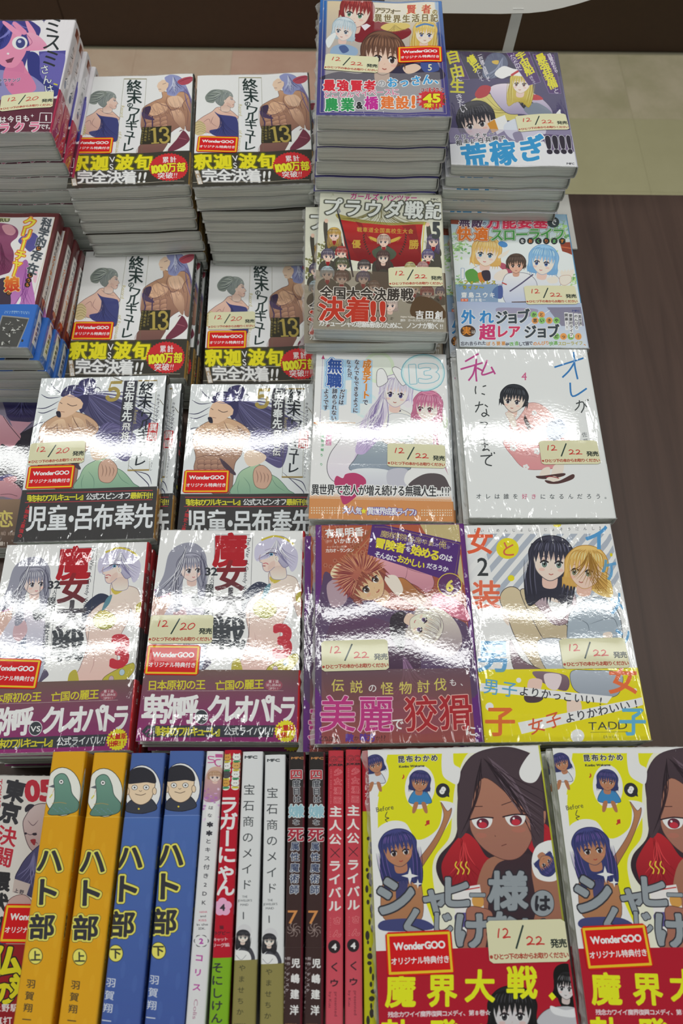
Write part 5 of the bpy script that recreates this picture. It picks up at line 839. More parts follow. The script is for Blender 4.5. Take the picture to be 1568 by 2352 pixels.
def sheet_wink(t):                          # blue-haired girl making a ring with her fingers, plum band
    S = Sheet(128, t, 182, 6.0, 'dcd8dc'); BY = 131.0; Q = ((-302, 146), (544, 140), (365, 951), (-573, 961)); S.front(*Q)
    S.P('504c94', (280, 370), (480, 360), (460, 640), (300, 660)); S.B('3e3c80', (-60, 160), (60, 130), (180, 130), (260, 170), (290, 230), (200, 400), (180, 560), (340, 620), (-100, 640), (-140, 400)); S.B('6a64ac', (280, 400), (440, 380), (480, 420), (440, 600), (320, 600), al=.8)
    S.B('34387c', (200, 380), (280, 400), (300, 560), (440, 640), (380, 690), (220, 560)); S.B('8884b4', (-80, 520), (60, 500), (220, 540), (340, 640), (340, 700), (-150, 700)); S.B('d0789c', (60, 440), (150, 430), (180, 480), (260, 640), (100, 680), (20, 560), al=.95)
    S.B('d88aa8', (-40, 210), (90, 220), (190, 320), (150, 430), (80, 480), (-20, 430)); S.B('40428c', (-160, 140), (60, 130), (90, 200), (60, 300), (0, 350), (-100, 350)); S.hairs('222660', 7, (40, 140), [(-120, 340), (0, 350), (70, 250)], 14); S.hairs('7c7cc0', 6, (100, 140), [(-60, 300), (40, 260), (240, 200)], 10)
    S.E('e4dce8', 140, 300, 56, 48); S.E('40447c', 145, 302, 34, 36); S.E('b8bcdc', 138, 290, 13, 11); S.P('6c3850', (35, 425), (100, 402), (80, 440), (50, 445)); S.E('f0e4ea', 55, 378, 9, 7)
    S.B('d88aac', (90, 170), (110, 150), (190, 220), (160, 240)); S.B('dc90b0', (20, 165), (40, 150), (150, 230), (120, 250)); S.B('dc94b0', (180, 150), (200, 145), (260, 240), (230, 280)); S.B(('e0a0b8', 'd88cac'), (190, 230), (270, 250), (340, 330), (300, 360), (160, 355), (210, 320)); S.L('a05078', 4, (190, 240), (230, 300), (180, 340))
    S.T('ミスミ', (385, 180), (365, 420), 140, '2c3034', b=.01, sk=.1); S.T('さんは', (322, 500), (352, 640), 70, 'd8dce0', b=.01, o=((.04, '34385c'),)); S.burst('403c6c', 316, 145, 16, 18, 4, .3); S.L('c8c030', 9, (385, 600), (420, 608)); S.T('サトウケンジ', (-30, 572), (130, 568), 30, '2c2c40', b=.02, o=((.06, 'c8c4e0'),)); S.T('まじめ', (0, 600), (85, 600), 24, '2c2c40')
    S.mm(); S.R('5c2c3c', 0, BY, 128 + t, 182); S.front(*Q); S.T('は今日も', (18, 855), (190, 852), 50, 'e8dce0', b=.03); S.T('クラクラ', (-80, 920), (250, 912), 84, 'd07090', b=.04, o=((.05, 'ecdce0'),)); S.T('です。', (305, 910), (375, 910), 40, 'e8dce0', b=.03); S.burst('e8dce0', 233, 833, 14, 14, 4, .3)
    S.box('dcd4d8', 5, (290, 812), (382, 812), (378, 880), (282, 880)); S.T('1', (332, 846), None, 56, 'e8e0e4', b=.04)
    S.mm(); S.R('d8d4d8', 128, 0, 128 + t, 118); S.R('a83050', 128, 116, 128 + t, 182); S.T('ミスミさん', (128 + t * .5, 40), (128 + t * .5, 90), 8, '34343c', b=.01); S.R('7c4438', 128 + t * .3, 6, 128 + t * .9, 20); S.E('4c5478', 128 + t * .4, 100, 2, 6); S.T('クラクラ', (128 + t * .5, 126), (128 + t * .5, 168), 6, 'e8b8c8', b=.02)
    return S, BY

def sheet_creature(t):                      # maroon framed cover, yellow-orange lettering, blue band
    S = Sheet(128, t, 182, 6.2, '5c2a2c'); BY = 127.5; Q = ((-677, 135), (700, 150), (321, 1728), (-1207, 1712)); S.front(*Q)
    S.P('d8d4d4', (-660, 185), (650, 195), (400, 1290), (-1060, 1280)); S.L('a08c4c', 4, (650, 200), (590, 460), (355, 1270), sm=False)
    S.B(('8c4c6c', '6c3050'), (-100, 270), (100, 270), (200, 330), (200, 420), (120, 500), (160, 620), (130, 800), (40, 860), (-300, 900), (-300, 400)); S.B('c8909c', (20, 290), (120, 280), (180, 350), (140, 400), (60, 380)); S.hairs('582040', 10, (0, 480), [(-60, 840), (60, 850), (150, 740)], 14); S.B('504c8c', (280, 400), (400, 380), (460, 480), (360, 600), (280, 540), (210, 470)); S.B(('a05c9c', 'b87cb8'), (140, 900), (280, 700), (340, 760), (380, 1000), (410, 1270), (120, 1260), (80, 1050)); S.hairs('7c4084', 8, (300, 780), [(150, 1240), (260, 1260), (390, 1240)], 9); S.B('e0b0c0', (400, 830), (440, 840), (420, 960), (390, 940)); S.B('403444', (-100, 1000), (60, 900), (120, 1100), (100, 1250), (-100, 1250)); S.P('ece8ec', (160, 1270), (240, 1120), (245, 1180), (200, 1270))
    S.T('科学的', (545, 265), (480, 490), 125, '4a5058', b=.035, o=((.03, 'b8b8bc'),)); S.T('存在', (428, 650), (382, 800), 135, '4a5058', b=.035, o=((.03, 'b8b8bc'),))
    for c, x, y in (('に', 452, 562), ('し', 352, 880), ('う', 335, 938), ('る', 320, 990), ('の', 100, 1082)): S.E('2c2424', x, y, 34, 30); S.T(c, (x, y), None, 44, 'dc8434', b=.03)
    S.T('クリー', (345, 265), (265, 530), 160, 'dcd044', b=.04, o=((.04, 'c84424'), (.07, 'e89c70'))); S.T('チャー', (235, 640), (170, 830), 135, 'dcd044', b=.04, o=((.04, 'c84424'), (.07, 'e89c70'))); S.T('娘', (138, 980), None, 185, ('e08c34', 'b82c24'), b=.04, o=((.04, 'e8c070'),)); S.P('a8ac84', (-60, 190), (120, 200), (95, 245), (-60, 250)); S.T('MASTERU', (-300, 228), (110, 222), 52, '44442c', b=.03)
    S.mm(); S.R('3468b8', 0, BY, 128 + t, 182); S.front(*Q)
    S.P('8c8c8c', (20, 1345), (350, 1380), (200, 1750), (-100, 1740)); S.P('4a4a48', (30, 1360), (335, 1395), (190, 1735), (-80, 1725)); r_ = random.Random(2)
    for i in range(20): S.B(r_.choice(['b8b8b4', '74746c', 'd0d0cc', '34342f']), *[(x + r_.uniform(-28, 28), y + r_.uniform(-24, 24)) for (x, y) in [(r_.uniform(20, 270), r_.uniform(1400, 1700))] for _ in range(5)])
    S.T('コピペ4倍増量中ごめんなさい', (60, 1300), (340, 1310), 19, 'c8d8f0', b=.02); S.T('スペシャルページもあり', (55, 1318), (340, 1328), 19, 'c8d8f0', b=.02)
    S.mm(); S.R('dcd8d4', 128 + t * .25, 22, 128 + t * 1, BY - 14); S.T('科学的に', (128 + t * .6, 28), (128 + t * .6, 50), 6, '4c4c50', b=.03); S.T('クリーチャー', (128 + t * .6, 56), (128 + t * .6, 90), 7, 'd88444', b=.05); S.T('大きな', (128 + t * .6, 97), (128 + t * .6, 110), 5, '44444c', b=.02); S.E('a84c34', 128 + t * .6, 117, t * .28, 4); S.R('3468b8', 128, BY, 128 + t, 182); S.R('e0e0e0', 128 + t * .3, BY + 2, 128 + t, 172); S.P('3c4454', (128 + t * .4, BY + 4), (128 + t, BY + 2), (128 + t * .9, BY + 12)); S.T('図鑑記録', (128 + t * .6, 145), (128 + t * .6, 164), 5, '34343c', b=.03)
    return S, BY

def sheet_shade(t):                         # dark cover, violet-haired figure
    S = Sheet(128, t, 182, 6.0, '7a7088'); BY = 133.0; Q = ((-581, 299), (990, 289), (629, 2341), (-1111, 2355)); S.front(*Q)
    S.P('8c8498', (-581, 299), (100, 290), (0, 1500), (-900, 1500)); S.P('2e2a34', (250, 800), (700, 560), (900, 900), (800, 1500), (300, 1560), (150, 1200)); S.B(('44407c', '342c4c'), (40, 330), (200, 280), (520, 300), (560, 420), (480, 600), (300, 640), (120, 600), (60, 450)); S.hairs('241f44', 8, (300, 300), [(80, 560), (240, 640), (480, 600)], 16); S.hairs('6c68a8', 7, (300, 290), [(100, 500), (250, 560), (450, 520)], 9)
    S.P('c090a0', (130, 620), (420, 640), (260, 800), (180, 740)); S.B(('d0a0ac', 'b8808c'), (-80, 560), (40, 560), (140, 680), (265, 800), (260, 880), (150, 1010), (90, 960), (-100, 940)); S.L('302430', 8, (40, 560), (120, 680), (270, 860)); S.L('302430', 6, (270, 800), (430, 650)); S.B('282430', (0, 960), (140, 1010), (280, 900), (300, 1500), (-50, 1560)); S.B('4c4478', (-50, 1400), (120, 1340), (180, 1400), (-50, 1500)); S.B(('c8949c', 'b07c88'), (-80, 1460), (100, 1430), (220, 1480), (290, 1580), (240, 1680), (60, 1650), (-80, 1640)); S.L('4c303c', 6, (0, 1620), (120, 1610), (230, 1640)); S.B('7c7078', (-80, 1660), (60, 1650), (40, 1740), (-80, 1740)); S.B('c88c94', (40, 1400), (200, 1370), (220, 1430), (100, 1460))
    S.mm(); S.R(('8c7460', '54443c'), 0, BY - 6, 128 + t, 182); S.front(*Q); S.T('恋', (60, 1950), None, 240, 'c8b868', b=.02); S.T('心', (-160, 1950), None, 240, 'c8b868', b=.02); S.T('編】終幕', (30, 2145), (175, 2150), 50, 'a08c80', b=.02); S.T('収録!!', (-30, 2285), (95, 2280), 60, 'c8c0b8', b=.03)
    S.mm(); S.R('34303c', 128, 0, 128 + t, 182)
    return S, BY

def sheet_duel(t):                          # bald fighter, red and black lettering
    S = Sheet(128, t, 182, 6.0, 'ccc8c4'); BY = 116.0; Q = ((-693, 257), (513, 270), (177, 2365), (-1216, 2350)); S.front(*Q)
    S.B(('c0b0b0', 'a89090'), (200, 560), (260, 490), (360, 480), (480, 560), (480, 700), (300, 830), (220, 800), (175, 640), o='4c3c44', ow=5); S.B('34303c', (190, 510), (220, 480), (260, 490), (200, 540)); [S.L('54404c', 5, *a, tp=2) for a in (((190, 690), (230, 710), (280, 690)), ((210, 600), (250, 640), (290, 600)), ((230, 770), (260, 760), (290, 780)))]; S.E('2c2430', 262, 705, 18, 10); S.E('2c2430', 195, 700, 10, 8); S.B('8c2c34', (230, 750), (270, 745), (260, 790))
    S.B(('4c4a70', '3c3a5c'), (150, 960), (220, 860), (330, 780), (400, 900), (330, 1100), (240, 1180), (120, 1060), o='28243c', ow=5); S.hairs('7c7aa4', 6, (260, 840), [(130, 1020), (220, 1120), (320, 1060)], 9); S.P('b8aca8', (110, 1040), (230, 1080), (200, 1170), (95, 1140)); S.T('上野', (125, 1130), (165, 1140), 34, '34303c', b=.02); S.B('b89c98', (70, 1200), (180, 1160), (240, 1240), (120, 1400), (40, 1340), o='5c4448', ow=4); S.B('44426c', (0, 1400), (80, 1280), (120, 1350), (80, 1540), (0, 1540)); S.B('b49890', (60, 1440), (220, 1380), (240, 1530), (60, 1540))
    S.T('東京', (115, 380), (78, 545), 165, '34343a', b=.045, sx=.95); S.T('決闘', (55, 720), (25, 875), 155, 'b02c3c', b=.02); S.T('環状', (5, 1060), (-10, 1220), 150, '2c2c30', b=.045); S.T('戦', (-10, 1400), None, 150, '2c2c30', b=.045); S.T('05', (190, 375), (400, 370), 210, 'b02c3c', b=.05); S.T('TOKYO', (8, 290), (-8, 520), 40, 'b02c3c', m='h', b=.02)
    S.mm(); S.R('8c1c24', 0, BY, 128 + t, 182); S.front(*Q); S.T('仏', (50, 1660), None, 230, 'd4cc24', b=.05, o=((.04, '2c2420'),)); S.T('の', (30, 1900), None, 190, 'd4cc24', b=.05, o=((.04, '2c2420'),)); S.T('対', (170, 1850), None, 190, 'd4cc24', b=.05, o=((.04, '2c2420'),)); S.T('上野駅', (-20, 2010), (110, 2010), 62, 'dcd4d4', b=.03); S.T('真打', (-10, 2110), (60, 2110), 70, 'dcd4d4', b=.03)
    S.mm(); S.R('b8b4b0', 128, 0, 128 + t, 182)
    return S, BY

# ---- spines of the books standing on their fore-edge (drawn on the strip x = 6 .. 6 + t of a small sheet)
SPINE_LEN = 169.5
def spine_sheet(t, base, side, q, ppm=7.0):
    S = Sheet(6, t, 182, ppm, base); S.mm(); S.R(side, 0, 0, 6, 182); S.quad(q, (6, 0, 6 + t, SPINE_LEN)); return S
def spine_mascot(t, kind):
    ye = kind == 'bird'
    q = ((390, 82), (640, 75), (400, 2130), (85, 2130)) if ye else ((985, 90), (1240, 90), (1050, 2130), (750, 2130))
    S = spine_sheet(t, 'd29a1c' if ye else '46609c', 'b98414' if ye else '38508c', q)
    S.mm(); S.R(('cf961a', 'd49c20') if ye else ('4a68a8', '42589a'), 0, 44.5, 6 + t, 182); S.R('e0b040' if ye else '6c84bc', 0, 44.3, 6 + t, 44.8)
    for i in range(16): S.E('dca830' if ye else '5470b0', 6 + t * ((i * 37 % 16) / 16), 50 + i * 8, 1.5, 5, al=.25)
    S.quad(q, (6, 0, 6 + t, SPINE_LEN)); dx = 0 if ye else 600
    if ye:
        S.E('2c2c24', 470, 358, 133, 172); S.E('e4e0d4', 470, 358, 129, 168)
        S.B(('6c9484', '587c70'), (410, 270), (450, 232), (495, 240), (525, 300), (540, 370), (590, 440), (560, 500), (440, 522), (365, 510), (410, 430), (415, 350), o='2c3c38', ow=4)
        S.E('e8e8e4', 462, 288, 17, 17, o='3c4440', ow=3); S.E('2c2c2c', 462, 288, 6); S.P('5c6068', (412, 305), (370, 322), (410, 330)); S.P('b86838', (412, 330), (395, 380), (410, 345)); S.L('c8c040', 8, (398, 375), (378, 400)); S.L('b08c50', 6, (395, 440), (450, 432), (500, 440), al=.6)
        for i in range(9): S.L('6c8cb0', 4, (400 + i * 15, 470 + (i % 3) * 12), (412 + i * 15, 476 + (i % 3) * 12), al=.7)
    else:
        S.E('24243c', 1068, 358, 133, 180); S.E('e4e2de', 1068, 358, 129, 176)
        S.B('383c48', (950, 480), (1000, 430), (1060, 440), (1120, 420), (1165, 470), (1160, 510), (1060, 535), (960, 520), o='1c1c24', ow=4)
        S.B('e4c4a8', (975, 290), (1145, 290), (1150, 370), (1120, 440), (1060, 470), (1000, 440), (970, 370), o='4c3c34', ow=4); S.E('e4c4a8', 965, 370, 14, 26, o='4c3c34', ow=3); S.E('e4c4a8', 1155, 370, 14, 26, o='4c3c34', ow=3)
        S.B('2c2c34', (962, 310), (965, 240), (1020, 200), (1090, 198), (1150, 240), (1165, 310), (1100, 305), (1030, 312)); [S.E('f0eeea', x, 343, 20, 18, o='3c3430', ow=3) for x in (1016, 1098)]; [S.E('2c2c2c', x, 343, 6) for x in (1016, 1098)]; S.L('4c3c34', 4, (1020, 390), (1060, 400), (1095, 388)); S.L('4c3c34', 3, (1048, 365), (1058, 372), (1068, 365)); S.E('d8c040', 1045, 500, 7)
    for (c, x, y, z) in (('ハ', 380, 850, 205), ('ト', 350, 1085, 225), ('部', 322, 1350, 200)): S.T(c, (x + dx * (1 - (y - 850) * .00002), y + (8 if not ye else 0)), None, z, '34343a', b=.03, o=((.06, 'd8d060'), (.075, '3c3c2c')), sk=.06)
    S.E('3c3c2c', 275 + dx, 1575, 55, 66); S.E('dcd464', 275 + dx, 1575, 50, 61); S.T('上' if ye else '下', (275 + dx, 1575), None, 84, '3c3c34', b=.03)
    S.T('羽賀翔一', (240 + dx, 1795), (205 + dx, 2085), 74, '3c3430' if ye else 'd0d4dc', b=.01); return S
def spine_strip(name, t):
    Q = dict(kiss=((190, 80), (330, 80), (165, 2323), (25, 2323)), rugby=((340, 76), (475, 80), (370, 2323), (205, 2323)), maid=((485, 85), (658, 85), (600, 2323), (395, 2323)), dark=((868, 92), (1008, 92), (975, 2323), (835, 2323)), joker=((1188, 80), (1316, 80), (1310, 2323), (1165, 2323)), edge=((1470, 95), (1515, 95), (1530, 2323), (1480, 2323)))[name]
    if name == 'kiss':
        S = spine_sheet(t, 'd4d4d6', 'c8c8cc', Q); S.L('b8508c', 9, (255, 135), (215, 130), (215, 155), (250, 165), (250, 185), (205, 188)); S.L('b8508c', 9, (300, 160), (265, 165), (260, 200), (280, 222), (300, 215)); S.R('b85890', 262, 108, 316, 140)
        S.B(('c8a894', 'a87c98'), (215, 250), (300, 230), (310, 330), (290, 520), (180, 540), (170, 400)); person(S, 255, 320, 50, 'ecd4cc', 'b89478', 'short', hi='e0c8b0', dk='84604c', seed=5, detail=1); r_ = random.Random(4)
        for i in range(26): S.E(r_.choice(['a86cb0', 'c8a0cc', 'd8c0d8']), r_.uniform(160, 300), r_.uniform(430, 720), r_.uniform(6, 16), r_.uniform(6, 14), al=.8)
        S.P('e0e0e2', (190, 560), (258, 560), (245, 720), (182, 720)); S.T('はな', (222, 600), (213, 668), 36, '34343c', b=.01); S.T('**', (212, 760), (206, 835), 90, '34343c', b=.04); S.T('とキス付き2DK', (200, 893), (163, 1402), 44, '34343c', b=.01)
        S.T('HANA', (132, 1478), (184, 1476), 22, 'b8405c'); S.T('and', (136, 1510), (175, 1510), 24, '34343c'); S.T('KISS', (126, 1543), (178, 1543), 22, 'b8405c'); S.T('In the', (112, 1578), (188, 1575), 24, '34343c'); S.T('2DK.', (122, 1608), (170, 1608), 24, '34343c')
        for k in range(6): S.E('5c5c60', 141 + 30 * cos(k * 1.047), 1705 + 30 * sin(k * 1.047), 20)
        S.E('d8d8da', 141, 1705, 43); S.T('2', (141, 1705), None, 56, 'a8409c', b=.04); S.T('コリス', (126, 1835), (108, 2055), 60, 'b04898', b=.03); S.T('Colis', (105, 2140), (92, 2290), 34, 'a87890', m='h')
    elif name == 'rugby':
        S = spine_sheet(t, 'b0182c', 'a01426', Q); r_ = random.Random(6)
        for i in range(4):
            for k in range(2):
                x, y = 368 + k * 68 - i * 4, 135 + i * 68; c = ('c89448', 'dcdcd8', 'dcdcd8', 'c8a060', '4c4c50', 'dcdcd8')[(i * 2 + k) % 6]; S.E('d8d8d0', x, y + 30, 30, 26); S.E(c, x, y, 31, 27, o='3c3030', ow=3); S.P(c, (x - 28, y - 10), (x - 22, y - 34), (x - 8, y - 22)); S.P(c, (x + 28, y - 10), (x + 22, y - 34), (x + 8, y - 22)); S.R('3c8c5c' if (i + k) % 2 else 'c8b83c', x - 24, y + 28, x + 24, y + 42); S.L('3c3030', 4, (x - 12, y), (x - 4, y - 3)); S.L('3c3030', 4, (x + 4, y - 3), (x + 12, y))
        S.T('ラガーにゃん', (372, 510), (350, 1180), 150, 'e8e4e0', b=.03)
        for k in range(5): S.E('e0a4c4', 326 + 36 * cos(k * 1.257 - 1.57), 1340 + 42 * sin(k * 1.257 - 1.57), 34, 36)
        S.T('4', (326, 1342), None, 74, '34343c', b=.04); S.T('猫', (318, 1510), None, 34, '34242c', b=.02); S.T('ラグビー', (270, 1560), (365, 1556), 34, '34242c', b=.02); S.T('キャット', (268, 1612), (350, 1608), 34, 'e4dcd8', b=.02); S.T('リーグ編', (262, 1660), (358, 1658), 36, 'e4dcd8', b=.02)
        S.P('78a824', (220, 1768), (400, 1765), (370, 2400), (190, 2400)); S.T('そにしけん', (285, 1850), (275, 2285), 94, '34343c', b=.02)
    elif name == 'maid':
        S = spine_sheet(t, 'd0d2d4', 'b8babd', Q); S.T('MFC', (508, 128), (606, 130), 30, '34383c', b=.05); S.T('宝石商のメイド', (543, 390), (522, 1160), 92, '3c4044'); S.T('THE', (488, 1258), (530, 1258), 26, '54585c'); S.T('JEWELER’S' if False else "JEWELER'S", (453, 1290), (564, 1290), 26, '54585c'); S.T('MAID', (473, 1324), (537, 1324), 26, '54585c'); S.T('1', (498, 1412), None, 88, '44484c')
        S.B('44444c', (440, 1770), (460, 1700), (500, 1670), (560, 1690), (580, 1790)); S.E('c8c8cc', 505, 1545, 55, 60); person(S, 495, 1590, 52, 'e4dcd4', '34343a', 'long', rot=.05, hi='6c6c74', dk='1c1c20', eye='6c8078', seed=8); S.B('dcdce0', (425, 1720), (480, 1700), (540, 1720), (550, 1790), (420, 1790)); S.L('8c8c94', 4, (440, 1740), (480, 1780), (520, 1740))
        S.P('88804c', (405, 1785), (620, 1780), (600, 2400), (380, 2400)); S.T('やませちか', (488, 1848), (470, 2215), 58, '3c3c2c'); S.T('MEDIA', (425, 2320), (520, 2320), 24, '3c3c2c')
    elif name == 'dark':
        S = spine_sheet(t, '3c2a2a', '4c1c28', Q); S.mm(); S.R('2c2828', 7.5, 0, 6 + t - 2, 24); S.R('5c1c28', 6 + t - 2, 0, 6 + t, 182); S.quad(Q, (6, 0, 6 + t, SPINE_LEN)); S.T('MFC', (892, 148), (988, 148), 28, 'c88850', b=.05)
        S.T('四', (930, 300), None, 98, 'a8343c', b=.03, o=((.04, 'd8d8dc'),)); S.T('度目は', (930, 385), (935, 525), 68, '34343c', b=.02, o=((.05, 'ccd0d4'),), sx=.85); S.T('嫌', (930, 630), None, 120, '8cb4c0', b=.03, o=((.04, 'd8e0e4'),)); S.T('な', (928, 728), None, 56, '34343c', b=.02, o=((.05, 'ccd0d4'),)); S.T('死', (925, 835), None, 125, 'a03040', b=.03, o=((.04, 'd8dce0'),)); S.T('属性魔術師', (922, 935), (915, 1295), 76, '3c4460', b=.02, o=((.05, 'd0d4d8'),), sx=.85)
        S.T('7', (905, 1510), None, 150, 'c88850', b=.01)
        for k in range(8): a = k * pi / 4; S.L('8c7c78', 5, (912, 1615), (912 + 34 * cos(a), 1615 + 40 * sin(a)), (912 + 46 * cos(a + .5), 1615 + 56 * sin(a + .5)))
        S.T('原作／デンスケ', (878, 1835), (868, 2070), 26, 'd0ccd0', b=.02); S.T('キャラクター原案／ばん!', (855, 1835), (842, 2230), 22, 'd0ccd0', b=.02); S.T('児嶋建洋', (925, 1870), (915, 2215), 74, 'dcdcdc', b=.035, sx=.8); S.T('MEDIA', (858, 2318), (935, 2318), 22, 'c88850')
    elif name == 'joker':
        S = spine_sheet(t, 'b83844', 'a82c38', Q); S.mm(); S.R(('b43440', 'c45462'), 6, 0, 6 + t, 182); S.quad(Q, (6, 0, 6 + t, SPINE_LEN)); S.T('GC', (1203, 152), (1300, 152), 68, 'b83844', o=((.035, '2c2428'),)); S.T('JOKER', (1198, 200), (1306, 200), 25, '2c2428', b=.05)
        S.T('少女漫画', (1268, 262), (1263, 495), 58, 'b83844', b=.02, o=((.045, 'd88c90'),)); S.T('SHOJO MANGA HEROINE', (1216, 240), (1214, 520), 14, 'd88c90'); S.T('主人公', (1250, 590), (1245, 820), 94, 'dcd8d6', b=.035); S.L('34242c', 5, (1212, 895), (1278, 970), sm=False); S.L('34242c', 5, (1278, 895), (1212, 970), sm=False); S.T('ライバル', (1243, 1040), (1243, 1370), 96, 'dcd8d6', b=.035); S.T('さん', (1258, 1490), (1258, 1595), 62, 'b83844', b=.02, o=((.045, 'd88c90'),)); S.T('RIVAL SAN', (1212, 1470), (1210, 1620), 14, 'd88c90')
        S.E('2c2428', 1238, 1702, 44, 54); S.T('4', (1238, 1702), None, 70, 'e0dcdc', b=.05); S.T('くゥ', (1242, 1868), (1238, 1990), 82, '34242c', b=.02); S.T('presented', (1252, 2070), (1250, 2270), 28, '6c2c38', m='h'); S.T('by Kuu', (1210, 2070), (1208, 2200), 26, '6c2c38', m='h')
    else:
        S = spine_sheet(t, 'b4b41e', '9c9c1c', Q); S.mm(); S.R('a81828', 6, 0, 6 + t, 42); S.T('くじけない', (6 + t * .5, 16), (6 + t * .5, 36), 4.5, 'd8c8c8', b=.03); r_ = random.Random(9)
        for i in range(30): S.E('34302c', 6 + r_.uniform(.3, .7) * t, 60 + i * 4, r_.uniform(.6, 1.6), r_.uniform(1, 3))
    return S

def label_sheet(day):                       # handwritten on-sale date, 52 x 25.5 mm
    S = Sheet(52, 0, 25.5, 12, 'cfccaa'); S.mm(); rd = 'b83230'
    brushes(S, rd, .85, ((8.2, 4.8), (7.4, 8), (7.0, 10.5)), ((10.4, 5.8), (12.2, 5.0), (13.6, 6.4), (12.6, 8.6), (10.2, 10.5), (13.0, 10.1), (15.2, 10.2)))
    S.L('2c3c38', 1.15, (24.2, 3.2), (18.0, 17.2), sm=False)
    if day == 20: brushes(S, rd, .85, ((25.6, 8.6), (27.6, 7.4), (29.4, 8.6), (28.2, 11.2), (25.2, 13.4), (28.2, 12.8), (30.8, 13.0)), ((34.6, 7.6), (32.4, 9.2), (31.6, 11.6), (33.0, 13.0), (35.6, 11.6), (37.0, 9.2), (35.8, 7.6), (34.2, 7.7)))
    else: brushes(S, rd, .85, ((25.4, 11.4), (27.2, 10.2), (29.2, 11.4), (28.0, 13.6), (25.4, 15.0), (28.2, 14.6), (30.6, 14.8)), ((31.6, 11.2), (33.6, 10.4), (35.0, 11.6), (33.8, 13.6), (31.4, 15.0), (34.2, 14.7), (37.0, 14.9)))
    S.T('発売', (43.5, 14.6), (48.8, 14.6), 5.6, '2c3430', b=.03); S.T('※ひとつ下の本からお取りください', (1.4, 21.6), (50.0, 21.6), 3.7, 'a0382c', b=.035); return S
def sticker_sheet():                        # red shop sticker, 45 x 25.5 mm
    S = Sheet(45, 0, 25.5, 12, 'c8201c'); S.mm(); S.R('dcb428', 1.0, 1.0, 44, 24.5); S.R('c41c20', 2.6, 2.5, 42.4, 23.0)
    S.T('WonderGOO', (5.2, 8.3), (40.2, 8.3), 5.9, 'e8e4e4', b=.045); S.T('オリジナル特典付き', (5.0, 17.0), (40.2, 17.0), 4.5, 'e4dcdc', b=.03); return S
# ---------------------------------------------------------------- mesh helpers
def mesh(name, V, F, mat, uv=None, smooth_=False, mi=None):
    me = bpy.data.meshes.new(name); me.from_pydata([tuple(map(float, v)) for v in V], [], F); me.update()
    for m in (mat if isinstance(mat, (list, tuple)) else [mat]): me.materials.append(m)
    if uv is not None:
        L = me.uv_layers.new(name='sheet'); uv = np.asarray(uv, np.float32)
        vi = np.empty(len(me.loops), np.int32); me.loops.foreach_get('vertex_index', vi); L.data.foreach_set('uv', uv[vi].ravel())
    if smooth_: me.polygons.foreach_set('use_smooth', [True] * len(me.polygons))
    if mi: me.polygons.foreach_set('material_index', mi)
    return me
def link(name, me, parent=None):
    o = bpy.data.objects.new(name, me); COL.objects.link(o)
    if parent: o.parent = parent
    return o
def boxmesh(name, x0, x1, y0, y1, z0, z1, mat, bev=0.0):
    import bmesh
    bm = bmesh.new(); bmesh.ops.create_cube(bm, size=1)
    for v in bm.verts: v.co = ((x0 + x1) / 2 + v.co.x * (x1 - x0), (y0 + y1) / 2 + v.co.y * (y1 - y0), (z0 + z1) / 2 + v.co.z * (z1 - z0))
    if bev: bmesh.ops.bevel(bm, geom=bm.edges[:], offset=bev, segments=2, affect='EDGES', profile=0.5)
    me = bpy.data.meshes.new(name); bm.to_mesh(me); bm.free(); me.materials.append(mat); return me
def thing(name, label, cat, loc, rz=0.0, group=None):
    o = bpy.data.objects.new(name, None); COL.objects.link(o); o.location = loc; o.rotation_euler = (0, 0, rz); o.empty_display_size = .02
    o['label'] = label; o['category'] = cat
    if group: o['group'] = group
    return o
def struct(name, me): o = link(name, me); o['kind'] = 'structure'; return o

# ---------------------------------------------------------------- setting: floor tiles, table, cabinet, ceiling
floor = struct('floor', boxmesh('floor', -2.6, 3.0, -2.2, 4.2, -0.06, -0.004, simple('floor_screed', '8c8670', 0.8)))
def tile_mat(name, c1, c2, rough=0.45):
    m, nt, b = nmat(name); tc = nd(nt, 'ShaderNodeTexCoord'); oi = nd(nt, 'ShaderNodeObjectInfo')
    ad = nd(nt, 'ShaderNodeVectorMath', operation='ADD'); nt.links.new(tc.outputs['Object'], ad.inputs[0]); nt.links.new(oi.outputs['Random'], ad.inputs[1])
    n1 = nd(nt, 'ShaderNodeTexNoise', Scale=7.0, Detail=5.0, Roughness=0.65); nt.links.new(ad.outputs[0], n1.inputs['Vector'])
    cr = nd(nt, 'ShaderNodeValToRGB'); cr.color_ramp.elements[0].position = .35; cr.color_ramp.elements[1].position = .65
    cr.color_ramp.elements[0].color = hexlin(c1); cr.color_ramp.elements[1].color = hexlin(c2); nt.links.new(n1.outputs[0], cr.inputs[0]); nt.links.new(cr.outputs[0], b.inputs['Base Color'])
    b.inputs['Roughness'].default_value = rough; return m
TM = [tile_mat('floor_tile_tan', 'e6c8ae', 'f0d8be'), tile_mat('floor_tile_rose', 'e4b8a2', 'f0c8b2'), tile_mat('floor_tile_olive', 'c4be96', 'cac49c'), tile_mat('floor_tile_worn', 'c0b894', 'd8ccae')]
TS = .3
tme = [boxmesh('tile', .00025, TS - .00025, .00025, TS - .00025, 0, .004, m, .0002) for m in TM]
for i in range(-8, 10):
    for j in range(-2, 13):
        x = -.354 + i * TS; y = 1.385 + (j - 4) * TS if False else -.415 + j * TS
        if y + TS > 2.30 or y < -.6 or abs(x) > 2.0: continue
        k = 2 if x > .2 else (1 if (x > -.1 and (i + j) % 2) or i == 1 else 0)
        if x > .2 and y > 1.95: k = 3
        if -.37 < x < .2 and y > 1.9: k = 1
        t = link('floor_tile', tme[k], floor); t.location = (x, y, -.004)
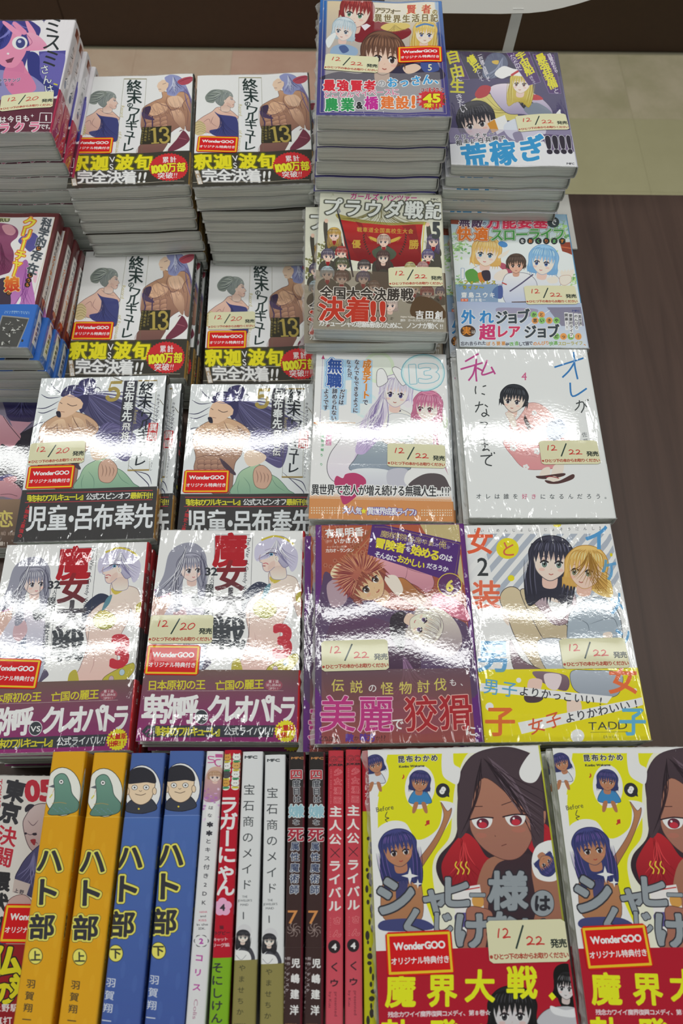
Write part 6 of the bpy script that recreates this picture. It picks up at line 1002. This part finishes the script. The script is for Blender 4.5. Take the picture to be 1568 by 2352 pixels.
ceil = struct('ceiling', boxmesh('ceiling', -4.5, 4.5, -4.5, 5.5, CEIL, CEIL + .05, simple('ceiling_paint', 'c8c8c2', 0.9)))

# brown wood-grain display table
def wood_mat():
    m, nt, b = nmat('dark_wood_laminate'); tc = nd(nt, 'ShaderNodeTexCoord')
    mp = nd(nt, 'ShaderNodeMapping'); mp.inputs['Scale'].default_value = (34, 2.2, 8); nt.links.new(tc.outputs['Object'], mp.inputs[0])
    n1 = nd(nt, 'ShaderNodeTexNoise', Scale=1.0, Detail=6.0, Roughness=.6, Distortion=.8); nt.links.new(mp.outputs[0], n1.inputs['Vector'])
    cr = nd(nt, 'ShaderNodeValToRGB'); cr.color_ramp.elements[0].position = .32; cr.color_ramp.elements[1].position = .72
    cr.color_ramp.elements[0].color = hexlin('46352f'); cr.color_ramp.elements[1].color = hexlin('5c483f'); nt.links.new(n1.outputs[0], cr.inputs[0]); nt.links.new(cr.outputs[0], b.inputs['Base Color'])
    b.inputs['Roughness'].default_value = .42; b.inputs['Specular IOR Level'].default_value = .35
    bp = nd(nt, 'ShaderNodeBump', Strength=.25, Distance=.0004); nt.links.new(n1.outputs[0], bp.inputs['Height']); nt.links.new(bp.outputs[0], b.inputs['Normal']); return m
WOOD = wood_mat()
tab = thing('display_table', 'dark brown wood-grain display table carrying all the comic book stacks', 'table', (0.05, .2, 0))
ZT = CAMZ - 0.7055                            # table top height
link('tabletop', boxmesh('tabletop', -.95, 1.1, -.60, .615, ZT - .03, ZT, WOOD, .0015), tab)
for n_, a in (('front_panel', (-.90, 1.05, -.56, -.54)), ('back_panel', (-.90, 1.05, .55, .57)), ('side_panel', (-.90, -.88, -.54, .55)), ('side_panel', (1.03, 1.05, -.54, .55))):
    link(n_, boxmesh(n_, *a, 0.0, ZT - .03, WOOD), tab)
WHITE = simple('white_card', 'd4d2cc', .5)
bd = thing('display_board', 'white card strip lying on the brown table under the back right stacks', 'board', (.20, .63, ZT))
link('card_sheet', boxmesh('card_sheet', -.096, .0985, .083, .1803, 0.0, .003, WHITE, .0008), bd)
TZ0 = ZT + .0005

DARK = simple('dark_plinth', '412c1b', .6, noise=.25, nscale=60)
cab = thing('shelf_cabinet', 'dark brown plinth of the shelf standing across the floor behind', 'cabinet', (0, 2.33, 0))
link('base_panel', boxmesh('base_panel', -2.3, -.8585, -.03, .0, 0.0, .42, DARK, .001), cab); link('base_panel', boxmesh('base_panel', -.8565, 2.6, -.03, .0, 0.0, .42, DARK, .001), cab)
link('carcass', boxmesh('carcass', -2.3, 2.6, .001, .40, 0, 1.1, DARK), cab)
link('shelf_edge', boxmesh('shelf_edge', -2.3, 2.6, -.04, .0, .425, .45, DARK, .002), cab)

# white point-of-sale sign on a stem behind the back right stack
GREY = simple('sign_print_grey', '6a6a68', .6); SRED = simple('sign_print_red', '8c3a34', .6); STEAL = simple('sign_print_teal', '2c4448', .6)
sg = thing('shop_sign', 'white curved-edge sign board on a slim stem behind the back right stack', 'sign', (.192, .862, ZT - .0))
def plate(name, pts, y0, y1, mat):
    n = len(pts); V = [(x, y0, z) for x, z in pts] + [(x, y1, z) for x, z in pts]
    F = [list(range(n)), list(range(2 * n - 1, n - 1, -1))] + [[i, i + n, (i + 1) % n + n, (i + 1) % n] for i in range(n)]
    F = [f[::-1] for f in F]; return mesh(name, V, F, mat)
zb = CAMZ - .5016 - ZT                        # lower edge of the board above the table
edge = [(-.15, zb - .001), (-.02, zb - .001), (.012, zb)] + [(.012 + .09 * t, zb + .02 * t ** 1.5) for t in (.2, .4, .6, .8, 1.0)] + [(.135, zb + .034), (.15, zb + .06), (.15, zb + .22), (-.15, zb + .22)]
link('sign_board', plate('sign_board', edge, -.001, .001, WHITE), sg)
link('stem', plate('stem', [(-.0065, zb + .004), (.0055, zb + .004), (-.0035, .0), (-.0155, .0)], .0012, .003, simple('white_plastic', 'f2f2ee', .4)), sg)
link('sign_foot', boxmesh('sign_foot', -.03, .03, -.034, -.002, 0, .0035, WHITE, .001), sg)
link('printed_panel', plate('printed_panel', [(-.086, zb + .0165), (-.062, zb + .0165), (-.062, zb + .06), (-.086, zb + .06)], -.0016, -.0011, SRED), sg)
link('printed_panel', plate('printed_panel', [(-.061, zb + .0165), (-.0575, zb + .0165), (-.0575, zb + .06), (-.061, zb + .06)], -.0016, -.0011, STEAL), sg)
link('printed_panel', plate('printed_panel', [(-.057, zb + .0205), (.06, zb + .0205), (.06, zb + .06), (-.057, zb + .06)], -.0016, -.0011, SRED), sg)
GL.build('◆店舗によっては予約を終了している場合がございます。')
TV, TF = [], []
for i, c in enumerate('◆店舗によっては予約を終了している場合がございます。'):
    g = GL.d[c][0]
    for tr in g:
        b0 = len(TV); TV += [(-.0545 + i * .0042 + v[0] * .0044, -.0013, zb + .0172 + v[1] * .0044) for v in tr]; TF.append((b0, b0 + 1, b0 + 2))
link('sign_lettering', mesh('sign_lettering', TV, TF, GREY), sg)

for o in list(sg.children):                     # the board leans back, its face turned up to the customers
    if o.name.split('.')[0] in ('sign_board', 'printed_panel', 'sign_lettering'):
        o.matrix_local = Matrix.Translation((0, 0, zb)) @ Matrix.Rotation(radians(-38), 4, 'X') @ Matrix.Translation((0, 0, -zb))
# ---------------------------------------------------------------- books
BL, TH = .182, .0003
def path(w, t, amp, ph, nf=26):
    """outer outline of the cover in section: back edge -> back -> spine -> front; returns pts, sheet-x in mm (front 0..w)"""
    g = lambda x: amp * (sin(2 * pi * (x + w / 2) / w * 1.25 + ph) + .5 * sin(2 * pi * (x + w / 2) / w * 2.6 + ph * 2))
    P, U, N = [], [], []
    hw = w / 2; r = min(.0016, t * .2)
    for i in range(nf): x = -hw + (w - r) * i / (nf - 1); P.append((x, g(x))); U.append(-1); N.append((0, -1))
    zc0, zc1 = g(hw - r) + r, g(hw - r) + t - r
    for i in range(1, 5): a = -pi / 2 + pi / 2 * i / 4; P.append((hw - r + r * cos(a), zc0 + r * sin(a))); U.append(-2); N.append((cos(a), sin(a)))
    for i in range(1, 6): f = i / 6; P.append((hw + .0006 * sin(pi * f), zc0 + (zc1 - zc0) * f)); U.append(-2); N.append((1, 0))
    for i in range(0, 5): a = pi / 2 * i / 4; P.append((hw - r + r * cos(a), zc1 + r * sin(a))); U.append(-2); N.append((cos(a), sin(a)))
    for i in range(1, nf): x = hw - r - (w - r) * i / (nf - 1); P.append((x, g(x) + t)); U.append((x + hw) / w); N.append((0, 1))
    sp = [i for i, u in enumerate(U) if u == -2]; s0, s1 = sp[0] - 1, sp[-1]
    out = []; Pa = np.array(P); arc = np.concatenate([[0], np.cumsum(np.hypot(*np.diff(Pa, axis=0).T))])
    for i, u in enumerate(U):
        if u == -2 or i == s0: out.append(('s', 1 - (arc[i] - arc[s0]) / (arc[s1] - arc[s0])))
        elif u == -1: out.append(('b', 0))
        else: out.append(('f', u))
    return np.array(P), out, np.array(N, float), g
def wrapmesh(name, w, t, amp, ph, Fw, T, y0, y1, off, th, mats, ny=6):
    P, U, N, g = path(w, t, amp, ph); n = len(P); O = P + N * off; I = P + N * (off - th)
    if off == 0: I[0:1, 0] = O[0, 0]
    V, uv, F, mi = [], [], [], []
    tot = Fw + T
    def su(u):
        k, f = u
        return (Fw + f * T if k == 's' else .25 if k == 'b' else f * Fw) / tot
    ys = np.linspace(y0, y1, ny + 1)
    for y in ys:
        for i in range(n): V.append((O[i, 0], y, O[i, 1])); uv.append((su(U[i]), (y + BL / 2) / BL))
    for j in range(ny):
        for i in range(n - 1): a = j * n + i; F.append((a, a + n, a + n + 1, a + 1)); mi.append(0)
    b = len(V)
    for y in (y0, y1):
        for i in range(n): V.append((I[i, 0], y, I[i, 1])); uv.append((su(U[i]), (y + BL / 2) / BL))
    for i in range(n - 1): F.append((b + i, b + i + 1, b + n + i + 1, b + n + i)); mi.append(1)
    c = len(V)                                   # rims
    for k, (y, oi) in enumerate(((y0, 0), (y1, ny * n))):
        for i in range(n): V.append((O[i, 0], y, O[i, 1])); V.append((I[i, 0], y, I[i, 1])); uv += [(su(U[i]), .5)] * 2
        for i in range(n - 1):
            q = c + k * 2 * n + 2 * i; F.append((q, q + 2, q + 3, q + 1) if k == 0 else (q, q + 1, q + 3, q + 2)); mi.append(1)
    for i in (0, n - 1):
        q = len(V); V += [(O[i, 0], y0, O[i, 1]), (I[i, 0], y0, I[i, 1]), (I[i, 0], y1, I[i, 1]), (O[i, 0], y1, O[i, 1])]; uv += [(0, 0)] * 4
        F.append((q, q + 1, q + 2, q + 3)); mi.append(1)
    me = mesh(name, V, F, mats, uv, True, mi)
    return me
def pages(w, t, amp, ph):
    """the paper block: slightly barrelled sheets with an uneven, wavy cut end"""
    P, U, N, g = path(w, t, amp, ph); nx = 26; hw = w / 2; V, F = [], []; r = random.Random(int(t * 1e5))
    xs = np.linspace(-hw + .0007, hw - .0014, nx); zs = [0, .12, .3, .5, .72, .9, 1]; bul = [.0013, .0006, .0003, .0002, .0003, .0006, .0013]; nz = len(zs)
    for sy in (-1, 1):
        for k, f in enumerate(zs):
            for i, x in enumerate(xs):
                e = .0008 if i in (0, nx - 1) else 0
                V.append((x + (bul[k] * .8 if i == 0 else -bul[k] * .3 if i == nx - 1 else 0), sy * (BL / 2 - bul[k] - e - .00025 * r.random()), g(x) + TH + .0001 + f * (t - 2 * TH - .0002)))
    m = nz * nx
    for k in range(nz - 1):
        for i in range(nx - 1):
            a = k * nx + i; F.append((a, a + 1, a + nx + 1, a + nx)); F.append((m + a + 1, m + a, m + a + nx, m + a + nx + 1))
        F.append((m + k * nx, k * nx, (k + 1) * nx, m + (k + 1) * nx)); q = nx - 1; F.append((k * nx + q, m + k * nx + q, m + (k + 1) * nx + q, (k + 1) * nx + q))
    tp = (nz - 1) * nx
    for i in range(nx - 1): F.append((tp + i, tp + i + 1, m + tp + i + 1, m + tp + i)); F.append((i + 1, i, m + i, m + i + 1))
    return mesh('page_block', V, F, PAGES, None, True)
def flatlabel(name, w_mm, h_mm, cx, cy, rot, W, t, amp, ph, mat, lift):
    """thin paper label following the cover; cx, cy in mm from the cover's top-left corner"""
    g = path(W, t, amp, ph)[3]; n = 22; V, uv, F = [], [], []
    c, s = cos(radians(-rot)), sin(radians(-rot)); x0 = -W / 2 + cx / 1000; y0 = BL / 2 - cy / 1000
    for lay in (0, 1):
        for i in range(n + 1):
            u = -.5 + i / n; d = min(u + .5, .5 - u) * w_mm; k = 1.6 if d >= 1.6 else d
            hh = h_mm / 2 - (1.6 - math.sqrt(max(0, 1.6 ** 2 - (1.6 - k) ** 2)))
            for sg_ in (-1, 1):
                a, b_ = u * w_mm / 1000, sg_ * hh / 1000
                X = x0 + c * a - s * b_ * -1 * -1; Y = y0 + s * a + c * b_
                X = x0 + c * a - s * b_; zz = g(min(X, W / 2)) + t + lift - (.00025 if lay else 0)
                V.append((X, Y, zz)); uv.append((u + .5, .5 + b_ * 1000 / h_mm))
    m = 2 * (n + 1)
    for i in range(n): a = 2 * i; F.append((a, a + 2, a + 3, a + 1)); F += [(a, a + m, a + 2 + m, a + 2), (a + 1, a + 3, a + 3 + m, a + 1 + m)]
    F += [(0, 1, 1 + m, m), (2 * n + 1, 2 * n, 2 * n + m, 2 * n + 1 + m)]
    return mesh(name, V, F, mat, uv)
def foldmesh(w, t, amp, seed, side=-1):
    """crinkled surplus of shrink film standing off one side of a book"""
    r = random.Random(seed); V, F = [], []; n = 40; hw = w / 2
    for i in range(n + 1):
        y = -BL / 2 + BL * i / n; a = .0012 + .0028 * abs(sin(i * .9 + seed)) * r.random() + (.002 if i < 3 or i > n - 3 else 0)
        for x_, z_ in ((.0002, t * .9), (a, t * (.62 + .2 * r.random())), (a * .8, t * (.35 + .2 * r.random())), (.0002, t * .12)): V.append((side * (hw + x_), y, z_))
    for i in range(n):
        for k in range(3): q = i * 4 + k; F.append((q, q + 4, q + 5, q + 1))
    return mesh('wrap_fold', V, F, FILM)

def seammesh(w, t, seed, sy=-1):
    """heat-sealed film rolled along the head and foot of a book"""
    r = random.Random(seed); V, F = [], []; n = 64; hw = w / 2
    for _ in (0,):
        b = len(V)
        for i in range(n + 1):
            x = -hw + (w + .0005) * i / n; k = .0006 + .0009 * r.random()
            for q in range(5): a = pi * (.05 + .9 * q / 4); V.append((x, sy * (BL / 2 - .0005 + k * sin(a) * .9), t - .0003 + k * .8 * cos(a) + (.0006 if q == 0 else 0)))
        for i in range(n):
            for q in range(4): a = b + i * 5 + q; F.append((a, a + 5, a + 6, a + 1) if sy > 0 else (a, a + 1, a + 6, a + 5))
    return mesh('wrap_seam', V, F, FILM)
LABS = {}
def lab_mats():
    for k, S in (('l20', label_sheet(20)), ('l22', label_sheet(22)), ('s', sticker_sheet())):
        LABS[k] = print_mat(dict(l20='date_label_print', l22='date_label_print', s='sticker_print')[k], S.image('label_' + k), .25, .4)
lab_mats()

class Title:
    def __init__(s, fn, t, amp, ph, w=.128, strength=1.0, band=True, gloss=1.0, key=None):
        r = fn(t * 1000) if key is None else key
        S, BY = r if isinstance(r, tuple) else (r, None)
        s.seam_on = strength >= .9; s.S, s.BY, s.t, s.amp, s.ph, s.w = S, BY, t, amp, ph, w
        nm = getattr(fn, '__name__', 'strip').replace('sheet_', 'print_')
        s.mat = print_mat(nm, S.image(nm), gloss, strength); T = S.t
        s.cover = wrapmesh('cover', w, t, amp, ph, S.w, T, -BL / 2, BL / 2, 0, TH, [s.mat, INNER])
        s.pages = pages(w, t, amp, ph)
        s.band = wrapmesh('paper_band', w, t, amp, ph, S.w, T, -BL / 2 + .0004, -BL / 2 + (182 - BY) / 1000, .00016, .00012, [s.mat, INNER], 3) if BY else None
        s.seam = [seammesh(w, t, 3, -1), seammesh(w, t, 4, 1)]
        s.folds = [foldmesh(w, t, amp, k) for k in (1, 2)]
    def parts(s, root, M=None, fold=None):
        o = [link('cover', s.cover, root), link('page_block', s.pages, root)]
        if s.band: o.append(link('paper_band', s.band, root))
        if fold is not None: o.append(link('wrap_fold', s.folds[fold % 2], root))
        if M is not None:
            for q in o: q.matrix_local = M
        return o

ORD = ['top', 'second', 'third', 'fourth', 'fifth', 'sixth', 'seventh', 'eighth', 'ninth', 'tenth', 'eleventh', 'twelfth', 'thirteenth', 'fourteenth', 'fifteenth']
def stack(T, x, y, z, yaw, n, top_label, stack_desc, labels=(), over={}, jit=(.0012, .0008, .7), seed=0, folds=False, keep=None):
    r = random.Random(seed); TZ0 = ZT + (.0034 if x > .15 and y > .7 else .0005); H = CAMZ + z - TZ0; pitch = H / n; sc = min(1.06, (pitch - .0007) / T.t)
    grp = 'books in ' + stack_desc
    for k in range(n):
        zb_ = TZ0 + (n - 1 - k) * pitch
        dx, dy, da = r.uniform(-1, 1) * jit[0], r.uniform(-1, 1) * jit[1], r.uniform(-1, 1) * jit[2]
        if k == 0: dx = dy = da = 0
        if k in over: dx, dy, da = over[k]
        lb = top_label if k == 0 else ('%s book from the top in %s' % (ORD[k], stack_desc) if k < n - 1 else 'lowest book at the bottom of %s' % stack_desc)
        o = thing('manga_book', lb, 'book', (x + dx, y + dy, zb_), yaw + radians(da), grp); o.scale = (1, 1, sc)
        T.parts(o, fold=(k if folds and k < 7 else None))
        if k == 0:
            if T.seam_on: [link('wrap_seam', q, o) for q in T.seam]
            for kind, cx, cy, rt in labels:
                w_, h_ = (44.2, 25.2) if kind == 's' else (53, 24.6)
                link('shop_sticker' if kind == 's' else 'date_label', flatlabel('paper_label', w_, h_, cx, cy, rt, T.w, T.t, T.amp, T.ph, LABS[kind], .00062 if kind == 's' else .00080), o)

W13 = Title(sheet_warrior, .0150, .0005, .4)
stack(W13, -.2337, .7299, -.5506, .0672, 10, 'white comic volume thirteen with black band, on the back left tall stack', 'the back left stack of white volume-thirteen books', [('s', 21.0, 116.5, 1.2)], seed=1, jit=(.002, .001, .6))
stack(W13, -.1014, .7318, -.5489, .0643, 10, 'white comic volume thirteen with black band, left of the blue-framed book', 'the back centre stack of white volume-thirteen books', [('s', 24.9, 116.8, 3.7)], seed=2, over={2: (.006, -.002, -2), 3: (.007, -.002, -2.2), 4: (.0075, -.0015, -2.5), 5: (.0085, -.001, -2.8), 6: (.009, -.001, -3), 7: (.0085, -.001, -3), 8: (.008, 0, -3), 9: (.008, 0, -3)})
stack(W13, -.2349, .5542, -.6462, .0296, 4, 'white volume thirteen with only a red sticker, second row left', 'the second-row left stack of volume-thirteen books', [('s', 22.0, 116.7, .5)], seed=3, over={1: (.0045, .0005, 0), 2: (.0075, .001, -.4), 3: (.006, 0, 0)})
stack(W13, -.0917, .5594, -.6625, .04, 3, 'white volume thirteen with date label above red sticker, beside the flag book', 'the second-row centre stack of volume-thirteen books', [('l20', 28.3, 91.7, -.8), ('s', 23.8, 118.6, .2)], seed=4, over={1: (-.002, 0, -.3)})
V5 = Title(sheet_longhair, .0145, .0002, 1.2, strength=1.1)
stack(V5, -.2387, .355, -.618, .0436, 6, 'volume five with black-haired man, carrying date label and red sticker', 'the third-row left stack of volume-five books', [('l20', 27.4, 88.7, -1.9), ('s', 24.5, 114.9, -.3)], seed=5, over={1: (.012, .0005, -.2), 2: (.002, 0, 0)})
stack(V5, -.0919, .3585, -.633, .017, 5, 'volume five with black-haired man and no date label, third row', 'the third-row centre stack of volume-five books', [('s', 23.7, 114.4, 0)], seed=6, over={1: (-.001, .001, .4)})
WT = Title(sheet_witch, .0150, .00025, 2.0, strength=1.2)
stack(WT, -.0962, .1767, -.5994, .0042, 7, 'volume three with mauve band, date label and red sticker, two women printed', 'the fourth-row centre stack of mauve-banded volume-three books', [('l20', 26.8, 91.2, -.7), ('s', 22.4, 117.2, .2)], seed=7, over={1: (-.002, 0, .2), 2: (.003, -.003, 0)})
stack(WT, -.2355, .1695, -.616, .0362, 6, 'volume three with mauve band at left edge, without date label', 'the fourth-row left stack of mauve-banded volume-three books', [('s', 24.2, 117.5, 2.9)], seed=8)
SG = Title(sheet_sage, .0168, .0007, .2)
stack(SG, .0361, .7292, -.4658, .0007, 14, 'blue-framed group portrait comic topping the tallest stack at the back', 'the tallest back stack of blue-framed books', [('l22', 33.1, 104.9, 3.6), ('s', 101.4, 88.8, 1.0)], seed=9, jit=(.003, .0015, 1.2), folds=True, over={1: (-.001, .001, .5), 2: (-.001, 0, .3), 3: (-.0025, .001, 0), 4: (-.0035, -.001, 0), 5: (-.0042, -.0022, -.5)})
SH = Title(sheet_ship, .0143, .0007, 1.0)
stack(SH, .171, .7262, -.5165, -.0042, 13, 'dark violet space adventure comic with blonde figure, back right stack', 'the back right stack of dark violet books', [('l22', 98.3, 116.7, -3.7)], seed=10, jit=(.003, .0015, 1.0), folds=True, over={1: (-.004, 0, .3), 2: (-.0055, -.001, .3), 3: (-.007, -.001, 0), 4: (-.008, -.002, 0)})
FL = Title(sheet_flag, .0165, .0003, .6, strength=.9)
stack(FL, .0366, .5462, -.5534, -.0167, 9, 'comic with a crowd under a red victory flag, beside white volumes', 'the stack under the red-flag crowd book', [('l22', 98.2, 114.3, -1.6)], seed=11, folds=True, jit=(.003, .001, 1.2), over={1: (-.0125, -.001, 2.2), 2: (.001, -.002, -.8)})
FT = Title(sheet_fort, .0150, .0003, 1.9, strength=1.0)
stack(FT, .1793, .553, -.5844, -.0015, 8, 'bright green and sky comic with three cheerful people, right column', 'the right-column stack of bright three-people comics', [('l22', 97.2, 114.9, -1.3)], seed=12, folds=True, over={1: (-.007, -.001, -.3), 2: (-.008, 0, 0)})
EA = Title(sheet_ears, .0148, .0002, 2.6, strength=1.1)
stack(EA, .0364, .3633, -.5853, -.0141, 8, 'pale comic with white-haired girl and orange bottom strip, volume thirteen', 'the stack under the pale white-haired-girl comic', [('l22', 95.9, 116.0, .5)], seed=13, folds=True, over={1: (.0045, -.001, -.3), 2: (.003, 0, 0)})
KI = Title(sheet_kimono, .0158, .0002, .9, strength=1.12)
stack(KI, .1745, .3635, -.5772, .0066, 8, 'plain white comic with figure crouching in pink flowered robe', 'the stack under the plain white pink-robe comic', [('l22', 95.3, 116.2, -.7)], seed=14, folds=True, over={1: (-.003, .001, .2), 2: (-.004, -.001, .4)})
TV_ = Title(sheet_tavern, .0160, .0002, 2.2, strength=1.12)
stack(TV_, .0438, .1736, -.5758, .0217, 8, 'purple-framed orange comic volume six with red-haired man, fourth row', 'the stack under the purple-framed comic', [('l22', 31.5, 114.3, -1.1)], seed=15, folds=True, over={1: (-.0095, -.0035, 0), 2: (-.008, -.001, .3)})
IK = Title(sheet_stripes, .0154, .0002, .5, strength=1.12)
stack(IK, .1727, .1768, -.5805, .0245, 8, 'white and yellow comic volume two with couple on grey stripes', 'the stack under the white and yellow striped comic', [('l22', 94.6, 114.0, -.2)], seed=16, folds=True)
ND = Title(sheet_noodle, .0154, .0002, 1.5, strength=.9)
stack(ND, .0885, -.0125, -.565, .0378, 9, 'yellow comic volume eight with red band and date label, front row', 'the front-row left stack of yellow volume-eight comics', [('l22', 101.1, 125.0, .4), ('s', 28.8, 129.8, -.4)], seed=17, folds=True)
stack(ND, .2235, -.011, -.565, .02, 9, 'yellow comic volume eight cut by the right frame edge, sticker only', 'the front-row right stack of yellow volume-eight comics', [('s', 25.8, 127.0, -1.8)], seed=18, folds=True)
MI = Title(sheet_wink, .0170, .0005, .8)
stack(MI, -.3585, .74, -.4962, .03, 12, 'comic with blue-haired girl ringing her eye, top of far left stack', 'the far left back stack of blue-haired-girl comics', [('l20', 97.0, 135.1, -5.2)], seed=19, jit=(.002, .001, .8), over={1: (-.001, .001, .4), 2: (.002, 0, 0), 3: (.006, 0, -.4), 4: (.005, 0, 0)})
CR = Title(sheet_creature, .0168, .0004, .3)
stack(CR, -.3747, .5466, -.5847, 0, 7, 'maroon-framed comic with yellow lettering and blue band, left edge', 'the left-edge stack of maroon-framed comics', seed=20, jit=(.001, .0008, .4), over={1: (.0055, -.002, -.2), 2: (.007, -.003, 0), 3: (.0085, -.002, 0), 4: (.011, -.002, 0)})
SD = Title(sheet_shade, .0125, .0002, .3, strength=1.2)
stack(SD, -.36, .372, -.68, .02, 2, 'dark comic with violet-haired figure at left edge, third row', 'the low left-edge stack of dark comics', seed=21)
DU = Title(sheet_duel, .0168, .0003, 2.3)
stack(DU, -.2795, -.03, -.62, 0, 5, 'white comic with bald fighter, beside the orange spines at lower left', 'the lower left stack of bald-fighter comics', [('s', 125.2 - 6, 102.7, .1)], seed=22, jit=(.0005, .0008, .2))

# ---- books standing on their fore-edge, spines up
SW = .1318
def standing(T, x, y, yaw, label, group, zt=-.5725):
    o = thing('manga_book', label, 'book', (x, y, ZT + .0004), yaw, group)
    M = Matrix.Translation((0, 0, T.w / 2)) @ Matrix.Rotation(-pi / 2, 4, 'Y') @ Matrix.Translation((0, 0, -T.t / 2))
    T.parts(o, M)
def spT(fn, args, t, by=None):
    f = fn(*args); f_ = lambda: 0
    T = Title(fn, t, .00005, .3, w=SW, key=(f, by) if by else f, gloss=.9, strength=.5); return T
B1 = spT(spine_mascot, (24.6, 'bird'), .0246, 44.5); B2 = spT(spine_mascot, (25.4, 'boy'), .0254, 44.5)
K1 = spT(spine_strip, ('kiss', 12.6), .0126); R1 = spT(spine_strip, ('rugby', 12.4), .0124, 122.5); M1 = spT(spine_strip, ('maid', 15.2), .0152, 124.0)
D1 = spT(spine_strip, ('dark', 12.2), .0122, 126); J1 = spT(spine_strip, ('joker', 11.4), .0114); E1 = spT(spine_strip, ('edge', 8.5), .0085)
YS = .0765 - .091
for T, xt, xb, yo, lb, gp in (
    (B1, -.2012, -.1966, -.0028, 'leftmost orange spine with round pigeon picture', 'orange spines with pigeon picture'), (B1, -.1704, -.1674, -.0032, 'orange spine with round pigeon picture, next to the blue spines', 'orange spines with pigeon picture'),
    (B2, -.1421, -.1396, -.0032, 'blue spine with round boy portrait, next to the orange spines', 'blue spines with boy portrait'), (B2, -.1136, -.1112, -.0014, 'blue spine with round boy portrait, next to a thin white spine', 'blue spines with boy portrait'),
    (K1, -.0925, -.0912, -.0014, 'thin white spine with pale pink figure, between blue and red spines', None), (R1, -.0793, -.0762, -.0004, 'red spine with cat faces on top and green lower part', None),
    (M1, -.0642, -.0599, -.0014, 'white spine with maid picture and khaki foot, next to the red spine', 'white spines with khaki foot'), (M1, -.0474, -.0417, -.0034, 'white spine with maid picture and khaki foot, next to the dark spines', 'white spines with khaki foot'),
    (D1, -.0311, -.0281, -.0014, 'dark maroon spine with outlined lettering, left one of the pair', 'dark maroon spines'), (D1, -.0163, -.0146, -.0014, 'dark maroon spine with outlined lettering, next to the pink-red spines', 'dark maroon spines'),
    (J1, -.0022, -.0012, .0, 'pink-red spine with white lettering, left one of the pair', 'pink-red spines'), (J1, .0107, .0115, .0008, 'pink-red spine with white lettering, right one of the pair', 'pink-red spines'),
    (E1, .0215, .0225, .0, 'narrow red and yellow spine squeezed beside the yellow front comic', None)):
    yw = math.atan((xb - xt) / .1695); standing(T, (xt + xb) / 2 + (xb - xt) * .036, YS + yo, yw, lb, gp)
